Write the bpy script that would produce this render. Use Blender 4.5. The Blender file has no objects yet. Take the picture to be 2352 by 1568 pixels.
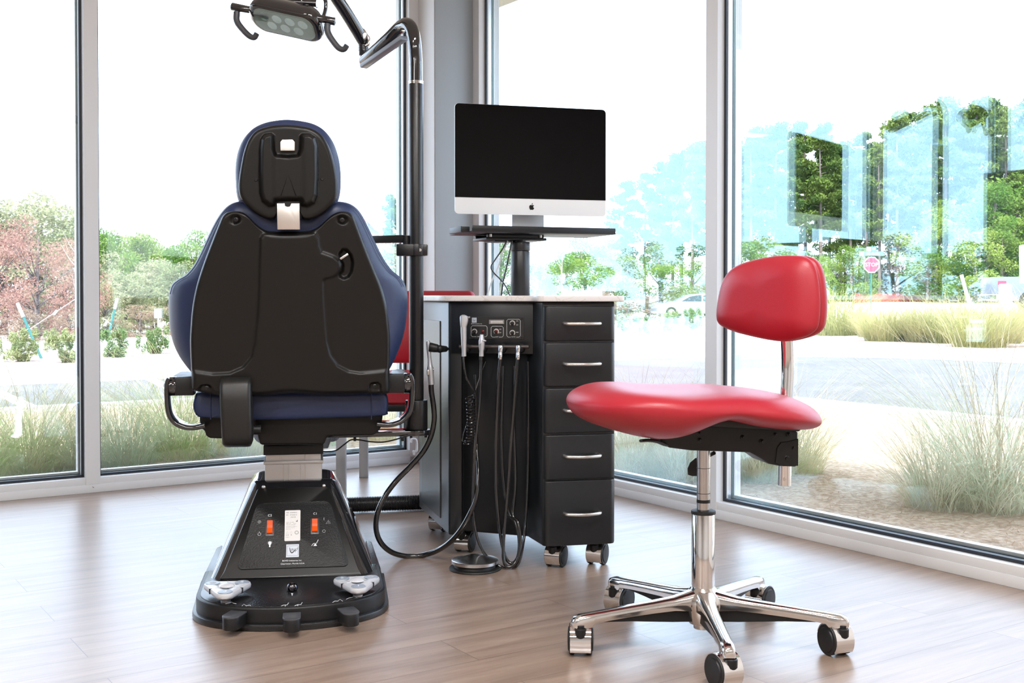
import bpy, bmesh, math, random
import numpy as np
from mathutils import Vector, Matrix

sc = bpy.context.scene
R = math.radians
random.seed(7)
rng = np.random.default_rng(7)

# ------------------------------------------------------------------ camera
IW, IH = 2352, 1568
LENS = 40.0
F = IW * LENS / 36.0
PITCH = R(1.0)
HOR = 676.0
CAMZ = 0.87
SHIFT = -((IH / 2 - HOR) - F * math.tan(PITCH)) / IW
cd = bpy.data.cameras.new('camera')
cd.lens = LENS; cd.sensor_width = 36; cd.sensor_fit = 'HORIZONTAL'
cd.shift_y = SHIFT; cd.clip_start = 0.05; cd.clip_end = 600
cd.dof.use_dof = False
cam = bpy.data.objects.new('camera', cd)
sc.collection.objects.link(cam)
cam.location = (0, 0, CAMZ)
cam.rotation_euler = (R(90) - PITCH, 0, 0)
sc.camera = cam

# ------------------------------------------------------------------ view, sky, sun
sc.view_settings.view_transform = 'Standard'
sc.view_settings.look = 'None'
sc.view_settings.gamma = 1.0
sc.view_settings.use_curve_mapping = False
sc.view_settings.exposure = 0.24
sc.cycles.use_denoising = True
sc.cycles.max_bounces = 12
sc.cycles.transparent_max_bounces = 24
sc.cycles.glossy_bounces = 6
sc.cycles.sample_clamp_indirect = 6.0
sc.cycles.caustics_reflective = False
sc.cycles.caustics_refractive = False

SKY = 5.2
w = bpy.data.worlds.new('overcast_sky'); sc.world = w
w.use_nodes = True
nt = w.node_tree; nt.nodes.clear()
wo = nt.nodes.new('ShaderNodeOutputWorld'); bg = nt.nodes.new('ShaderNodeBackground')
bg.inputs[0].default_value = (0.73, 0.88, 1.12, 1); bg.inputs[1].default_value = SKY
nt.links.new(bg.outputs[0], wo.inputs[0])
w.cycles.sampling_method = 'AUTOMATIC'

sun = bpy.data.lights.new('sun', 'SUN'); sun.energy = 13.0; sun.angle = R(3); sun.color = (1, 0.965, 0.9)
so = bpy.data.objects.new('sun', sun); sc.collection.objects.link(so)
SUN_EL = R(56)
so.rotation_euler = Vector((0.12, math.cos(SUN_EL), -math.sin(SUN_EL))).to_track_quat('-Z', 'Y').to_euler()
so.location = (0, -5, 12)

# ------------------------------------------------------------------ geometry of the picture
CP, SP = math.cos(PITCH), math.sin(PITCH)
CAM = Vector((0, 0, CAMZ))
def ray(u, v):
    x = (u - IW / 2) / F
    y = (IH / 2 - v) / F + SHIFT * IW / F
    return Vector((x, CP + y * SP, -SP + y * CP))
def at(u, v, Y):
    d = ray(u, v); return CAM + d * (Y / d.y)
def ground(u, v, z=0.0):
    d = ray(u, v); return CAM + d * ((z - CAMZ) / d.z)
def onplane(u, v, P, N):
    d = ray(u, v); P = Vector(P); N = Vector(N)
    return CAM + d * ((P - CAM).dot(N) / d.dot(N))

# room frame: corner, a runs along the left window wall, b along the right one
YAW = R(33.8)
LD = Vector((-math.cos(YAW), -math.sin(YAW), 0))
RD = Vector((math.sin(YAW), -math.cos(YAW), 0))
CORNER = Vector((-0.292, 6.018, 0))
def P(a, b, z=0.0):
    return CORNER + LD * a + RD * b + Vector((0, 0, z))
def ab(p):
    d = Vector(p) - CORNER
    return d.dot(LD), d.dot(RD)
def a_at(u, n=0.0):   # left wall: where the column u of the picture meets the plane n outside the wall
    p = onplane(u, 900, P(0, -n), RD); return ab(p)[0]
def b_at(u, n=0.0):
    p = onplane(u, 900, P(-n, 0), LD); return ab(p)[1]

class Frame:
    """a thing's own axes: origin, turn about z"""
    def __init__(s, o, yaw):
        s.o = Vector(o); s.yaw = yaw
        s.M = Matrix.Translation(s.o) @ Matrix.Rotation(yaw, 4, 'Z'); s.I = s.M.inverted()
    def loc(s, p): return s.I @ Vector(p)
    def W(s, p): return s.M @ Vector(p)
    def pix(s, u, v, y0, k=0.0, z0=0.0):
        """local point where pixel (u,v) meets the local plane y = y0 + k (z - z0)"""
        Pn = s.W((0, y0, z0)); N = s.M.to_3x3() @ Vector((0, 1, -k))
        return s.loc(onplane(u, v, Pn, N))

# ------------------------------------------------------------------ materials
MATS = {}
def mat(name, col, rough=0.5, metal=0.0, spec=0.5, coat=0.0, coat_rough=0.1, bump=None, var=None, emit=None, trans=0.0, stretch=None, aniso=0.0, rvar=0.0):
    if name in MATS: return MATS[name]
    m = bpy.data.materials.new(name); m.use_nodes = True
    n = m.node_tree.nodes; l = m.node_tree.links
    b = n['Principled BSDF']
    b.inputs['Base Color'].default_value = (*col, 1)
    b.inputs['Roughness'].default_value = rough
    b.inputs['Metallic'].default_value = metal
    b.inputs['Specular IOR Level'].default_value = spec
    b.inputs['Coat Weight'].default_value = coat
    b.inputs['Coat Roughness'].default_value = coat_rough
    b.inputs['Transmission Weight'].default_value = trans
    if aniso: b.inputs['Anisotropic'].default_value = aniso
    tc = n.new('ShaderNodeTexCoord')
    def co():
        if stretch is None: return tc.outputs['Object']
        mp = n.new('ShaderNodeMapping'); mp.inputs['Scale'].default_value = stretch
        l.new(tc.outputs['Object'], mp.inputs['Vector']); return mp.outputs[0]
    if var:      # (colour 2, scale, low, high)
        nz = n.new('ShaderNodeTexNoise'); nz.inputs['Scale'].default_value = var[1]; nz.inputs['Detail'].default_value = 5
        l.new(co(), nz.inputs['Vector'])
        mr = n.new('ShaderNodeMapRange'); mr.inputs[1].default_value = var[2]; mr.inputs[2].default_value = var[3]
        l.new(nz.outputs[0], mr.inputs[0])
        mx = n.new('ShaderNodeMix'); mx.data_type = 'RGBA'
        mx.inputs[6].default_value = (*col, 1); mx.inputs[7].default_value = (*var[0], 1)
        l.new(mr.outputs[0], mx.inputs[0]); l.new(mx.outputs[2], b.inputs['Base Color'])
    if bump:     # (scale, strength, distance)
        nz = n.new('ShaderNodeTexNoise'); nz.inputs['Scale'].default_value = bump[0]; nz.inputs['Detail'].default_value = 3
        l.new(co(), nz.inputs['Vector'])
        bp = n.new('ShaderNodeBump'); bp.inputs['Strength'].default_value = bump[1]; bp.inputs['Distance'].default_value = bump[2]
        l.new(nz.outputs[0], bp.inputs['Height']); l.new(bp.outputs[0], b.inputs['Normal'])
        if rvar:
            mr = n.new('ShaderNodeMapRange'); mr.inputs[3].default_value = max(0, rough - rvar); mr.inputs[4].default_value = rough + rvar
            l.new(nz.outputs[0], mr.inputs[0]); l.new(mr.outputs[0], b.inputs['Roughness'])
    if emit:
        b.inputs['Emission Color'].default_value = (*emit[0], 1); b.inputs['Emission Strength'].default_value = emit[1]
    MATS[name] = m
    return m

def leaf_mat(name, c1, c2, scale=0.8, tr=0.35):
    if name in MATS: return MATS[name]
    m = bpy.data.materials.new(name); m.use_nodes = True
    n = m.node_tree.nodes; l = m.node_tree.links; n.clear()
    out = n.new('ShaderNodeOutputMaterial'); mix = n.new('ShaderNodeMixShader'); mix.inputs[0].default_value = tr
    d = n.new('ShaderNodeBsdfDiffuse'); t = n.new('ShaderNodeBsdfTranslucent')
    tc = n.new('ShaderNodeTexCoord'); nz = n.new('ShaderNodeTexNoise'); nz.inputs['Scale'].default_value = scale; nz.inputs['Detail'].default_value = 4
    oi = n.new('ShaderNodeObjectInfo'); ad = n.new('ShaderNodeMath'); ad.operation = 'ADD'
    mu = n.new('ShaderNodeMath'); mu.operation = 'MULTIPLY_ADD'; mu.inputs[1].default_value = 0.35; mu.inputs[2].default_value = -0.17
    l.new(oi.outputs['Random'], mu.inputs[0])
    mr = n.new('ShaderNodeMapRange'); mr.inputs[1].default_value = 0.35; mr.inputs[2].default_value = 0.65
    l.new(tc.outputs['Object'], nz.inputs['Vector']); l.new(nz.outputs[0], ad.inputs[0]); l.new(mu.outputs[0], ad.inputs[1])
    l.new(ad.outputs[0], mr.inputs[0])
    mx = n.new('ShaderNodeMix'); mx.data_type = 'RGBA'; mx.inputs[6].default_value = (*c1, 1); mx.inputs[7].default_value = (*c2, 1)
    l.new(mr.outputs[0], mx.inputs[0])
    l.new(mx.outputs[2], d.inputs[0]); l.new(mx.outputs[2], t.inputs[0])
    l.new(d.outputs[0], mix.inputs[1]); l.new(t.outputs[0], mix.inputs[2]); l.new(mix.outputs[0], out.inputs[0])
    MATS[name] = m
    return m

# ------------------------------------------------------------------ mesh helper
def catmull(pts, n=8, closed=False):
    pts = [Vector(p) for p in pts]; out = []
    N = len(pts); rngi = range(N if closed else N - 1)
    for i in rngi:
        p0 = pts[(i - 1) % N] if (closed or i > 0) else pts[0] * 2 - pts[1]
        p1 = pts[i]; p2 = pts[(i + 1) % N]
        p3 = pts[(i + 2) % N] if (closed or i + 2 < N) else pts[-1] * 2 - pts[-2]
        for k in range(n):
            t = k / n; t2 = t * t; t3 = t2 * t
            out.append(0.5 * ((2 * p1) + (p2 - p0) * t + (2 * p0 - 5 * p1 + 4 * p2 - p3) * t2 + (3 * p1 - 3 * p2 + p3 - p0) * t3))
    if not closed: out.append(pts[-1].copy())
    return out

def resample(pts, n, closed=True):
    P_ = np.array([list(p) for p in pts], float)
    if closed: P_ = np.vstack([P_, P_[:1]])
    d = np.r_[0, np.cumsum(np.linalg.norm(np.diff(P_, axis=0), axis=1))]
    s = np.linspace(0, d[-1], n + (1 if closed else 0))
    if closed: s = s[:-1]
    return np.stack([np.interp(s, d, P_[:, k]) for k in range(P_.shape[1])], 1)

SPLIT = {'screw', 'bolt', 'wheel', 'wheel_cap', 'seam', 'pad_stem', 'pad_notch', 'cable_clip', 'slide_bolt', 'panel_screw', 'rod_band', 'position_symbol', 'pad_ridge', 'reflector', 'pole', 'pane_spacer', 'gasket_'}
class MB:
    def __init__(s): s.v = []; s.f = []
    def add(s, vs, fs):
        o = len(s.v); s.v += [tuple(v) for v in vs]; s.f += [tuple(i + o for i in f) for f in fs]; return s
    def _bm(s, bm, M=None):
        bm.verts.index_update()
        s.add([(M @ v.co) if M else v.co for v in bm.verts], [[v.index for v in f.verts] for f in bm.faces]); bm.free(); return s
    def box(s, c, size, bev=0.0, rot=None, seg=2):
        bm = bmesh.new(); bmesh.ops.create_cube(bm, size=1)
        for v in bm.verts: v.co = Vector((v.co.x * size[0], v.co.y * size[1], v.co.z * size[2]))
        if bev: bmesh.ops.bevel(bm, geom=bm.edges[:], offset=min(bev, min(size) * 0.49), segments=seg, affect='EDGES', profile=0.5)
        M = Matrix.Translation(Vector(c)) @ (rot.to_4x4() if rot else Matrix.Identity(4))
        return s._bm(bm, M)
    def bx(s, p0, p1, bev=0.0, seg=2):
        c = [(a + b) / 2 for a, b in zip(p0, p1)]; d = [abs(b - a) for a, b in zip(p0, p1)]
        return s.box(c, d, bev, None, seg)
    def cyl(s, p0, p1, r0, r1=None, n=24, bev=0.0):
        p0 = Vector(p0); p1 = Vector(p1); r1 = r0 if r1 is None else r1
        L = (p1 - p0).length
        prof = [(0, 0), (r0, 0), (r1, L), (0, L)]
        if bev:
            prof = [(0, 0), (r0 - bev, 0), (r0 - bev * .3, bev * .3), (r0, bev), (r1, L - bev), (r1 - bev * .3, L - bev * .3), (r1 - bev, L), (0, L)]
        return s.lathe(prof, p0, p1 - p0, n)
    def lathe(s, prof, o=(0, 0, 0), axis=(0, 0, 1), n=40):
        q = Vector((0, 0, 1)).rotation_difference(Vector(axis).normalized()).to_matrix(); o = Vector(o)
        vs = []; idx = []
        for (r, z) in prof:
            if abs(r) < 1e-7:
                idx.append([len(vs)]); vs.append(o + q @ Vector((0, 0, z)))
            else:
                idx.append(list(range(len(vs), len(vs) + n)))
                for k in range(n):
                    t = 2 * math.pi * k / n; vs.append(o + q @ Vector((r * math.cos(t), r * math.sin(t), z)))
        fs = []
        for A, B in zip(idx[:-1], idx[1:]):
            if len(A) == 1 and len(B) == 1: continue
            for k in range(n):
                k2 = (k + 1) % n
                if len(A) == 1: fs.append((A[0], B[k2], B[k]))
                elif len(B) == 1: fs.append((A[k], A[k2], B[0]))
                else: fs.append((A[k], A[k2], B[k2], B[k]))
        return s.add(vs, fs)
    def tube(s, pts, r, n=12, sub=6, cap=True, squash=None, closed=False):
        pts = catmull(pts, sub, closed) if sub > 1 else [Vector(p) for p in pts]
        N = len(pts)
        def rad(i):
            if callable(r): return r(i / (N - 1))
            return r
        T = []
        for i in range(N):
            a = pts[(i - 1) % N] if closed else pts[max(i - 1, 0)]; b = pts[(i + 1) % N] if closed else pts[min(i + 1, N - 1)]
            T.append((b - a).normalized() if (b - a).length > 1e-9 else Vector((0, 0, 1)))
        u = T[0].orthogonal().normalized()
        if squash: u = (Vector(squash[0]) - T[0] * Vector(squash[0]).dot(T[0])).normalized()
        rings = []; vs = []
        for i in range(N):
            u = (u - T[i] * u.dot(T[i])).normalized(); w_ = T[i].cross(u)
            ring = []
            for k in range(n):
                t = 2 * math.pi * k / n
                cu, cw = math.cos(t), math.sin(t)
                if squash: cu *= squash[1]
                ring.append(len(vs)); vs.append(pts[i] + (u * cu + w_ * cw) * rad(i))
            rings.append(ring)
        fs = []
        pairs = list(zip(rings[:-1], rings[1:])) + ([(rings[-1], rings[0])] if closed else [])
        for A, B in pairs:
            for k in range(n): fs.append((A[k], A[(k + 1) % n], B[(k + 1) % n], B[k]))
        if cap and not closed: fs.append(tuple(reversed(rings[0]))); fs.append(tuple(rings[-1]))
        return s.add(vs, fs)
    def prism(s, poly, depth, M=None, bev=0.0, seg=2, cap_bev=True):
        """poly in local xz (x, z), pushed from y=0 to y=depth; M places it"""
        bm = bmesh.new()
        a = sum(poly[i][0] * poly[(i + 1) % len(poly)][1] - poly[(i + 1) % len(poly)][0] * poly[i][1] for i in range(len(poly)))
        if a < 0: poly = list(reversed(poly))
        v0 = [bm.verts.new((p[0], 0, p[1])) for p in poly]; v1 = [bm.verts.new((p[0], depth, p[1])) for p in poly]
        n = len(poly)
        f0 = bm.faces.new(v0); f1 = bm.faces.new(list(reversed(v1)))
        for i in range(n): bm.faces.new((v0[i], v1[i], v1[(i + 1) % n], v0[(i + 1) % n]))
        bmesh.ops.recalc_face_normals(bm, faces=bm.faces[:])
        if bev:
            es = [e for e in bm.edges if (abs(e.verts[0].co.y - e.verts[1].co.y) < 1e-9) or e.calc_face_angle(0) > 0.6]
            bmesh.ops.bevel(bm, geom=es, offset=bev, segments=seg, affect='EDGES', profile=0.5, clamp_overlap=True)
        return s._bm(bm, M)
    def loft(s, rings, cap=True, closed=True):
        n = len(rings[0]); vs = [p for r_ in rings for p in r_]; fs = []
        for i in range(len(rings) - 1):
            for k in range(n if closed else n - 1):
                k2 = (k + 1) % n
                fs.append((i * n + k, i * n + k2, (i + 1) * n + k2, (i + 1) * n + k))
        if cap: fs.append(tuple(range(n - 1, -1, -1))); fs.append(tuple((len(rings) - 1) * n + k for k in range(n)))
        return s.add(vs, fs)
    def ball(s, c, r, n=20, m=12):
        r = (r, r, r) if not hasattr(r, '__len__') else r
        vs = []; fs = []
        rings = []
        for i in range(m + 1):
            ph = math.pi * i / m
            if i in (0, m): rings.append([len(vs)]); vs.append((c[0], c[1], c[2] + r[2] * math.cos(ph)))
            else:
                rings.append(list(range(len(vs), len(vs) + n)))
                for k in range(n):
                    t = 2 * math.pi * k / n
                    vs.append((c[0] + r[0] * math.sin(ph) * math.cos(t), c[1] + r[1] * math.sin(ph) * math.sin(t), c[2] + r[2] * math.cos(ph)))
        for A, B in zip(rings[:-1], rings[1:]):
            for k in range(n):
                k2 = (k + 1) % n
                if len(A) == 1: fs.append((A[0], B[k], B[k2]))
                elif len(B) == 1: fs.append((A[k], B[0], A[k2]))
                else: fs.append((A[k], B[k], B[k2], A[k2]))
        return s.add(vs, fs)
    def build(s, name, m, parent=None, smooth=40, fix=True, loc=None, rotz=0):
        if name in SPLIT and not getattr(s, 'one', False):
            par = list(range(len(s.v)))
            def find(i):
                while par[i] != i: par[i] = par[par[i]]; i = par[i]
                return i
            for f in s.f:
                r0 = find(f[0])
                for q in f[1:]: par[find(q)] = r0
            groups = {}
            for f in s.f: groups.setdefault(find(f[0]), []).append(f)
            if len(groups) > 1:
                o = None
                for fs in groups.values():
                    ids = sorted({i for f in fs for i in f}); mp = {i: k for k, i in enumerate(ids)}
                    b = MB(); b.one = True; b.v = [s.v[i] for i in ids]; b.f = [tuple(mp[i] for i in f) for f in fs]
                    o = b.build(name, m, parent, smooth, fix, loc, rotz)
                return o
        me = bpy.data.meshes.new(name); me.from_pydata(s.v, [], s.f)
        if fix:
            bm = bmesh.new(); bm.from_mesh(me); bmesh.ops.recalc_face_normals(bm, faces=bm.faces[:]); bm.to_mesh(me); bm.free()
        me.materials.append(m)
        if smooth:
            me.polygons.foreach_set('use_smooth', [True] * len(me.polygons))
            if smooth < 180: me.set_sharp_from_angle(angle=R(smooth))
        me.update()
        o = bpy.data.objects.new(name, me); sc.collection.objects.link(o)
        if parent: o.parent = parent
        if loc is not None: o.location = loc; o.rotation_euler = (0, 0, rotz)
        return o

def tag(o, label=None, cat=None, group=None, kind=None):
    if label: o['label'] = label
    if cat: o['category'] = cat
    if group: o['group'] = group
    if kind: o['kind'] = kind
    return o
def empty(name, loc=(0, 0, 0), rz=0.0):
    o = bpy.data.objects.new(name, None); sc.collection.objects.link(o)
    o.location = loc; o.rotation_euler = (0, 0, rz); o.empty_display_size = 0.1
    return o
def struct(o, label=None): return tag(o, label, None, None, 'structure')
KIDS = {}
def copy_tree(o, parent=None):
    c = o.copy(); sc.collection.objects.link(c)
    if parent: c.parent = parent; c.matrix_parent_inverse = o.matrix_parent_inverse.copy()
    for ch in [x for x in bpy.data.objects if x.parent == o]: copy_tree(ch, c)
    return c

def sdist(px, pz, poly, closed=True):
    """signed distance (positive inside) of points to a polygon, numpy"""
    poly = np.asarray(poly, float); A = poly; B = np.roll(poly, -1, 0)
    if not closed: A = A[:-1]; B = B[:-1]
    d = np.full(px.shape, 1e9); ins = np.zeros(px.shape, bool)
    for (ax, az), (bx_, bz) in zip(A, B):
        ex, ez = bx_ - ax, bz - az; L2 = ex * ex + ez * ez + 1e-15
        t = np.clip(((px - ax) * ex + (pz - az) * ez) / L2, 0, 1)
        d = np.minimum(d, np.hypot(px - ax - t * ex, pz - az - t * ez))
        c = ((az > pz) != (bz > pz)) & (px < (bx_ - ax) * (pz - az) / (bz - az + 1e-15) + ax)
        ins ^= c
    return np.where(ins, d, -d) if closed else d
def sstep(x, a, b):
    t = np.clip((x - a) / (b - a), 0, 1); return t * t * (3 - 2 * t)

def pad(outline, front, back, edge, hfun=None, base=None, N=220, rings=40, p=2.0, center=None, back_flat=False):
    """cushion or shell: outline in local (x, z); front(+) is toward -y. front/back = thickness, edge = rounding width"""
    o = resample(catmull([(q[0], q[1], 0) for q in outline], 6, True), N)[:, :2]
    c = o.mean(0) if center is None else np.array(center)
    ts = np.r_[1 - np.linspace(0, 1, rings) ** 1.7 * 1.0]
    L = np.linalg.norm(o - c, axis=1)
    rr = []
    for side in (1, -1):
        R_ = []
        for t in (ts if side == 1 else ts[1:][::-1] if False else ts):
            q = c + (o - c) * t
            d = (1 - t) * L * 0.92
            e = np.clip(d / edge, 0, 1); prof = (1 - (1 - e) ** p) ** (1 / p)
            x, z = q[:, 0], q[:, 1]
            b0 = base(x, z) if base is not None else 0 * x
            if side == 1:
                y = b0 - front * prof - ((hfun(x, z) * sstep(d, 0, edge)) if hfun is not None else 0)
            else:
                y = b0 + back * (prof if not back_flat else (t < 0.999) * np.ones_like(prof))
            R_.append(np.stack([x, y, z], 1))
        rr.append(R_)
    mb = MB(); rings_all = list(reversed(rr[0][:-1])) + rr[1][1:-1]
    vs = []; n = N
    for r_ in rings_all: vs += [tuple(x) for x in r_]
    fs = []
    for i in range(len(rings_all) - 1):
        for k in range(n):
            k2 = (k + 1) % n; fs.append((i * n + k, i * n + k2, (i + 1) * n + k2, (i + 1) * n + k))
    ci = len(vs); vs.append(tuple(rr[0][-1].mean(0))); vs.append(tuple(rr[1][-1].mean(0)))
    last = (len(rings_all) - 1) * n
    for k in range(n):
        k2 = (k + 1) % n; fs.append((ci, k2, k)); fs.append((ci + 1, last + k, last + k2))
    return mb.add(vs, fs)

def rrect(w_, h_, r_, n=6, cx=0, cz=0):
    out = []
    for (sx, sz, a0) in ((1, 1, 0), (-1, 1, 90), (-1, -1, 180), (1, -1, 270)):
        for k in range(n + 1):
            t = R(a0 + 90 * k / n); out.append((cx + sx * (w_ / 2 - r_) + r_ * math.cos(t), cz + sz * (h_ / 2 - r_) + r_ * math.sin(t)))
    return out

def text_mesh(s, size, M, m, parent, name='lettering', depth=0.0004, align='CENTER', shear=0.0, spacing=1.0):
    cu = bpy.data.curves.new('t', 'FONT'); cu.body = s; cu.size = size; cu.align_x = align; cu.align_y = 'CENTER'; cu.extrude = depth; cu.shear = shear
    cu.space_character = spacing; cu.resolution_u = 3
    t = bpy.data.objects.new('t', cu); sc.collection.objects.link(t)
    dg = bpy.context.evaluated_depsgraph_get(); dg.update()
    me = bpy.data.meshes.new_from_object(t.evaluated_get(dg)); me.name = name
    bpy.data.objects.remove(t); bpy.data.curves.remove(cu)
    me.transform(M); me.materials.clear(); me.materials.append(m)
    o = bpy.data.objects.new(name, me); sc.collection.objects.link(o); o.parent = parent
    return o
def basis(o, ux, uy):
    ux = Vector(ux).normalized(); uy = Vector(uy); uy = (uy - ux * uy.dot(ux)).normalized(); uz = ux.cross(uy)
    M = Matrix((ux, uy, uz)).transposed().to_4x4(); M.translation = Vector(o); return M

# shared materials
M_ALU = mat('white_aluminium', (0.72, 0.73, 0.74), 0.38, 0.0, 0.5, bump=(3, 0.03, 0.002))
M_GASKET = mat('black_gasket', (0.018, 0.022, 0.03), 0.45)
M_SPACER = mat('spacer_metal', (0.6, 0.62, 0.64), 0.3, 0.8)
M_BLACKP = mat('black_moulded_plastic', (0.005, 0.0046, 0.004), 0.38, 0, 0.36, bump=(900, 0.12, 0.0006))
M_BLACKG = mat('gloss_black_paint', (0.012, 0.012, 0.014), 0.06, 0, 0.6, coat=1.0, coat_rough=0.03)
M_BLACKT = mat('textured_black_paint', (0.013, 0.013, 0.014), 0.28, 0, 0.5, bump=(420, 0.35, 0.0012))
M_BLACKM = mat('matt_black_metal', (0.010, 0.0103, 0.0112), 0.42, 0, 0.38, bump=(260, 0.06, 0.0006))
M_RUBBER = mat('black_rubber', (0.012, 0.012, 0.012), 0.55)
M_CHROME = mat('chrome', (0.82, 0.82, 0.83), 0.055, 1.0)
M_POLISH = mat('polished_aluminium', (0.80, 0.79, 0.78), 0.13, 1.0)
M_STEEL = mat('brushed_steel', (0.72, 0.69, 0.66), 0.3, 1.0, stretch=(1, 1, 40), bump=(60, 0.05, 0.0005))
M_SATIN = mat('satin_silver', (0.62, 0.64, 0.68), 0.32, 0.85)
M_NAVY = mat('navy_vinyl', (0.017, 0.030, 0.088), 0.42, 0, 0.5, bump=(700, 0.25, 0.0006))
M_RED = mat('red_vinyl', (0.41, 0.014, 0.028), 0.40, 0, 0.6, bump=(480, 0.3, 0.0008))
M_LIGHTG = mat('light_grey_plastic', (0.62, 0.63, 0.66), 0.35)
M_WHITEPRINT = mat('white_print', (0.75, 0.77, 0.8), 0.5)
M_HOSE = mat('black_hose', (0.012, 0.012, 0.013), 0.16, 0, 0.6, coat=0.6, coat_rough=0.05)

# ================================================================== room shell
CEIL = 3.0; HEAD = 2.56
ROOM_A, ROOM_B = 10.2, 10.4
ROOMROT = math.atan2(-LD.y, -LD.x)          # +x local runs from the far left to the corner

def floor_material():
    m = bpy.data.materials.new('wood_plank_vinyl'); m.use_nodes = True
    n = m.node_tree.nodes; l = m.node_tree.links; b = n['Principled BSDF']
    tc = n.new('ShaderNodeTexCoord')
    def mapping(sx, sy, sz=1):
        mp = n.new('ShaderNodeMapping'); mp.inputs['Scale'].default_value = (sx, sy, sz); l.new(tc.outputs['Object'], mp.inputs['Vector']); return mp.outputs[0]
    br = n.new('ShaderNodeTexBrick'); br.offset = 0.37; br.inputs['Scale'].default_value = 1.0
    br.inputs['Brick Width'].default_value = 1.22; br.inputs['Row Height'].default_value = 0.18
    br.inputs['Mortar Size'].default_value = 0.0012; br.inputs['Mortar Smooth'].default_value = 0.3; br.inputs['Bias'].default_value = 0
    br.inputs['Color1'].default_value = (0.25, 0.25, 0.25, 1); br.inputs['Color2'].default_value = (0.75, 0.75, 0.75, 1); br.inputs['Mortar'].default_value = (0, 0, 0, 1)
    l.new(tc.outputs['Object'], br.inputs['Vector'])
    # long grain, shifted plank by plank
    cx = n.new('ShaderNodeVectorMath'); cx.operation = 'MULTIPLY_ADD'
    l.new(br.outputs['Color'], cx.inputs[0]); cx.inputs[1].default_value = (13, 7, 3); l.new(tc.outputs['Object'], cx.inputs[2])
    mp = n.new('ShaderNodeMapping'); mp.inputs['Scale'].default_value = (2.2, 26, 1); l.new(cx.outputs[0], mp.inputs['Vector'])
    g = n.new('ShaderNodeTexNoise'); g.inputs['Scale'].default_value = 1.0; g.inputs['Detail'].default_value = 9; g.inputs['Roughness'].default_value = 0.68; g.inputs['Distortion'].default_value = 0.6
    l.new(mp.outputs[0], g.inputs['Vector'])
    mp2 = n.new('ShaderNodeMapping'); mp2.inputs['Scale'].default_value = (6, 110, 1); l.new(cx.outputs[0], mp2.inputs['Vector'])
    g2 = n.new('ShaderNodeTexNoise'); g2.inputs['Scale'].default_value = 1.0; g2.inputs['Detail'].default_value = 4; l.new(mp2.outputs[0], g2.inputs['Vector'])
    cr = n.new('ShaderNodeValToRGB'); e = cr.color_ramp.elements
    e[0].position = 0.30; e[0].color = (0.225, 0.155, 0.115, 1); e[1].position = 0.72; e[1].color = (0.385, 0.285, 0.22, 1)
    x = cr.color_ramp.elements.new(0.5); x.color = (0.30, 0.213, 0.163, 1)
    l.new(g.outputs[0], cr.inputs[0])
    hs = n.new('ShaderNodeMix'); hs.data_type = 'RGBA'; hs.blend_type = 'MULTIPLY'; hs.inputs[0].default_value = 1
    mr = n.new('ShaderNodeMapRange'); mr.inputs[1].default_value = 0.0; mr.inputs[2].default_value = 1; mr.inputs[3].default_value = 0.92; mr.inputs[4].default_value = 1.06
    l.new(br.outputs['Color'], mr.inputs[0]); l.new(cr.outputs[0], hs.inputs[6]); l.new(mr.outputs[0], hs.inputs[7])
    mx = n.new('ShaderNodeMix'); mx.data_type = 'RGBA'; mx.inputs[7].default_value = (0.14, 0.095, 0.07, 1)
    l.new(br.outputs['Fac'], mx.inputs[0]); l.new(hs.outputs[2], mx.inputs[6]); l.new(mx.outputs[2], b.inputs['Base Color'])
    bp = n.new('ShaderNodeBump'); bp.inputs['Strength'].default_value = 0.25; bp.inputs['Distance'].default_value = 0.0015
    l.new(g2.outputs[0], bp.inputs['Height']); l.new(bp.outputs[0], b.inputs['Normal'])
    b.inputs['Roughness'].default_value = 0.32; b.inputs['Specular IOR Level'].default_value = 1.0; b.inputs['Coat Weight'].default_value = 0.15; b.inputs['Coat Roughness'].default_value = 0.3
    return m

def local_room(o):      # turn an object so its own x runs along the left window wall
    return o
fr = Frame(CORNER, ROOMROT)          # local x = -a, local y = -b
m_ = MB(); m_.bx((-ROOM_A, -ROOM_B, -0.10), (0.0, 0.0, 0.0))
fl = m_.build('floor', floor_material(), None, 0, loc=CORNER, rotz=ROOMROT); struct(fl)
M_CEIL = mat('white_ceiling_paint', (0.78, 0.77, 0.75), 0.8)
M_WALL = mat('warm_white_wall_paint', (0.78, 0.77, 0.75), 0.7, bump=(40, 0.05, 0.001))
M_SOFFIT = mat('tan_soffit_panel', (0.42, 0.40, 0.30), 0.6)
m_ = MB(); m_.bx((-ROOM_A, -ROOM_B, CEIL), (0, 0, CEIL + 0.1))
struct(m_.build('ceiling', M_CEIL, None, 0, loc=CORNER, rotz=ROOMROT))
m_ = MB(); m_.bx((-ROOM_A - 0.15, -ROOM_B, -0.1), (-ROOM_A, 0.0, CEIL + 0.1))
struct(m_.build('wall_left', M_WALL, None, 0, loc=CORNER, rotz=ROOMROT))
m_ = MB(); m_.bx((-ROOM_A, -ROOM_B - 0.15, -0.1), (0, -ROOM_B, CEIL + 0.1))
struct(m_.build('wall_back', M_WALL, None, 0, loc=CORNER, rotz=ROOMROT))
m_ = MB(); m_.bx((-ROOM_A, 0, -0.1), (-7.76, 0.16, CEIL + 0.1)).bx((-7.76, 0, HEAD), (0.16, 0.16, CEIL + 0.1)).bx((-7.76, 0.0, -0.16), (0.16, 0.16, -0.001))
struct(m_.build('wall_front', M_WALL, None, 0, loc=CORNER, rotz=ROOMROT))
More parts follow.
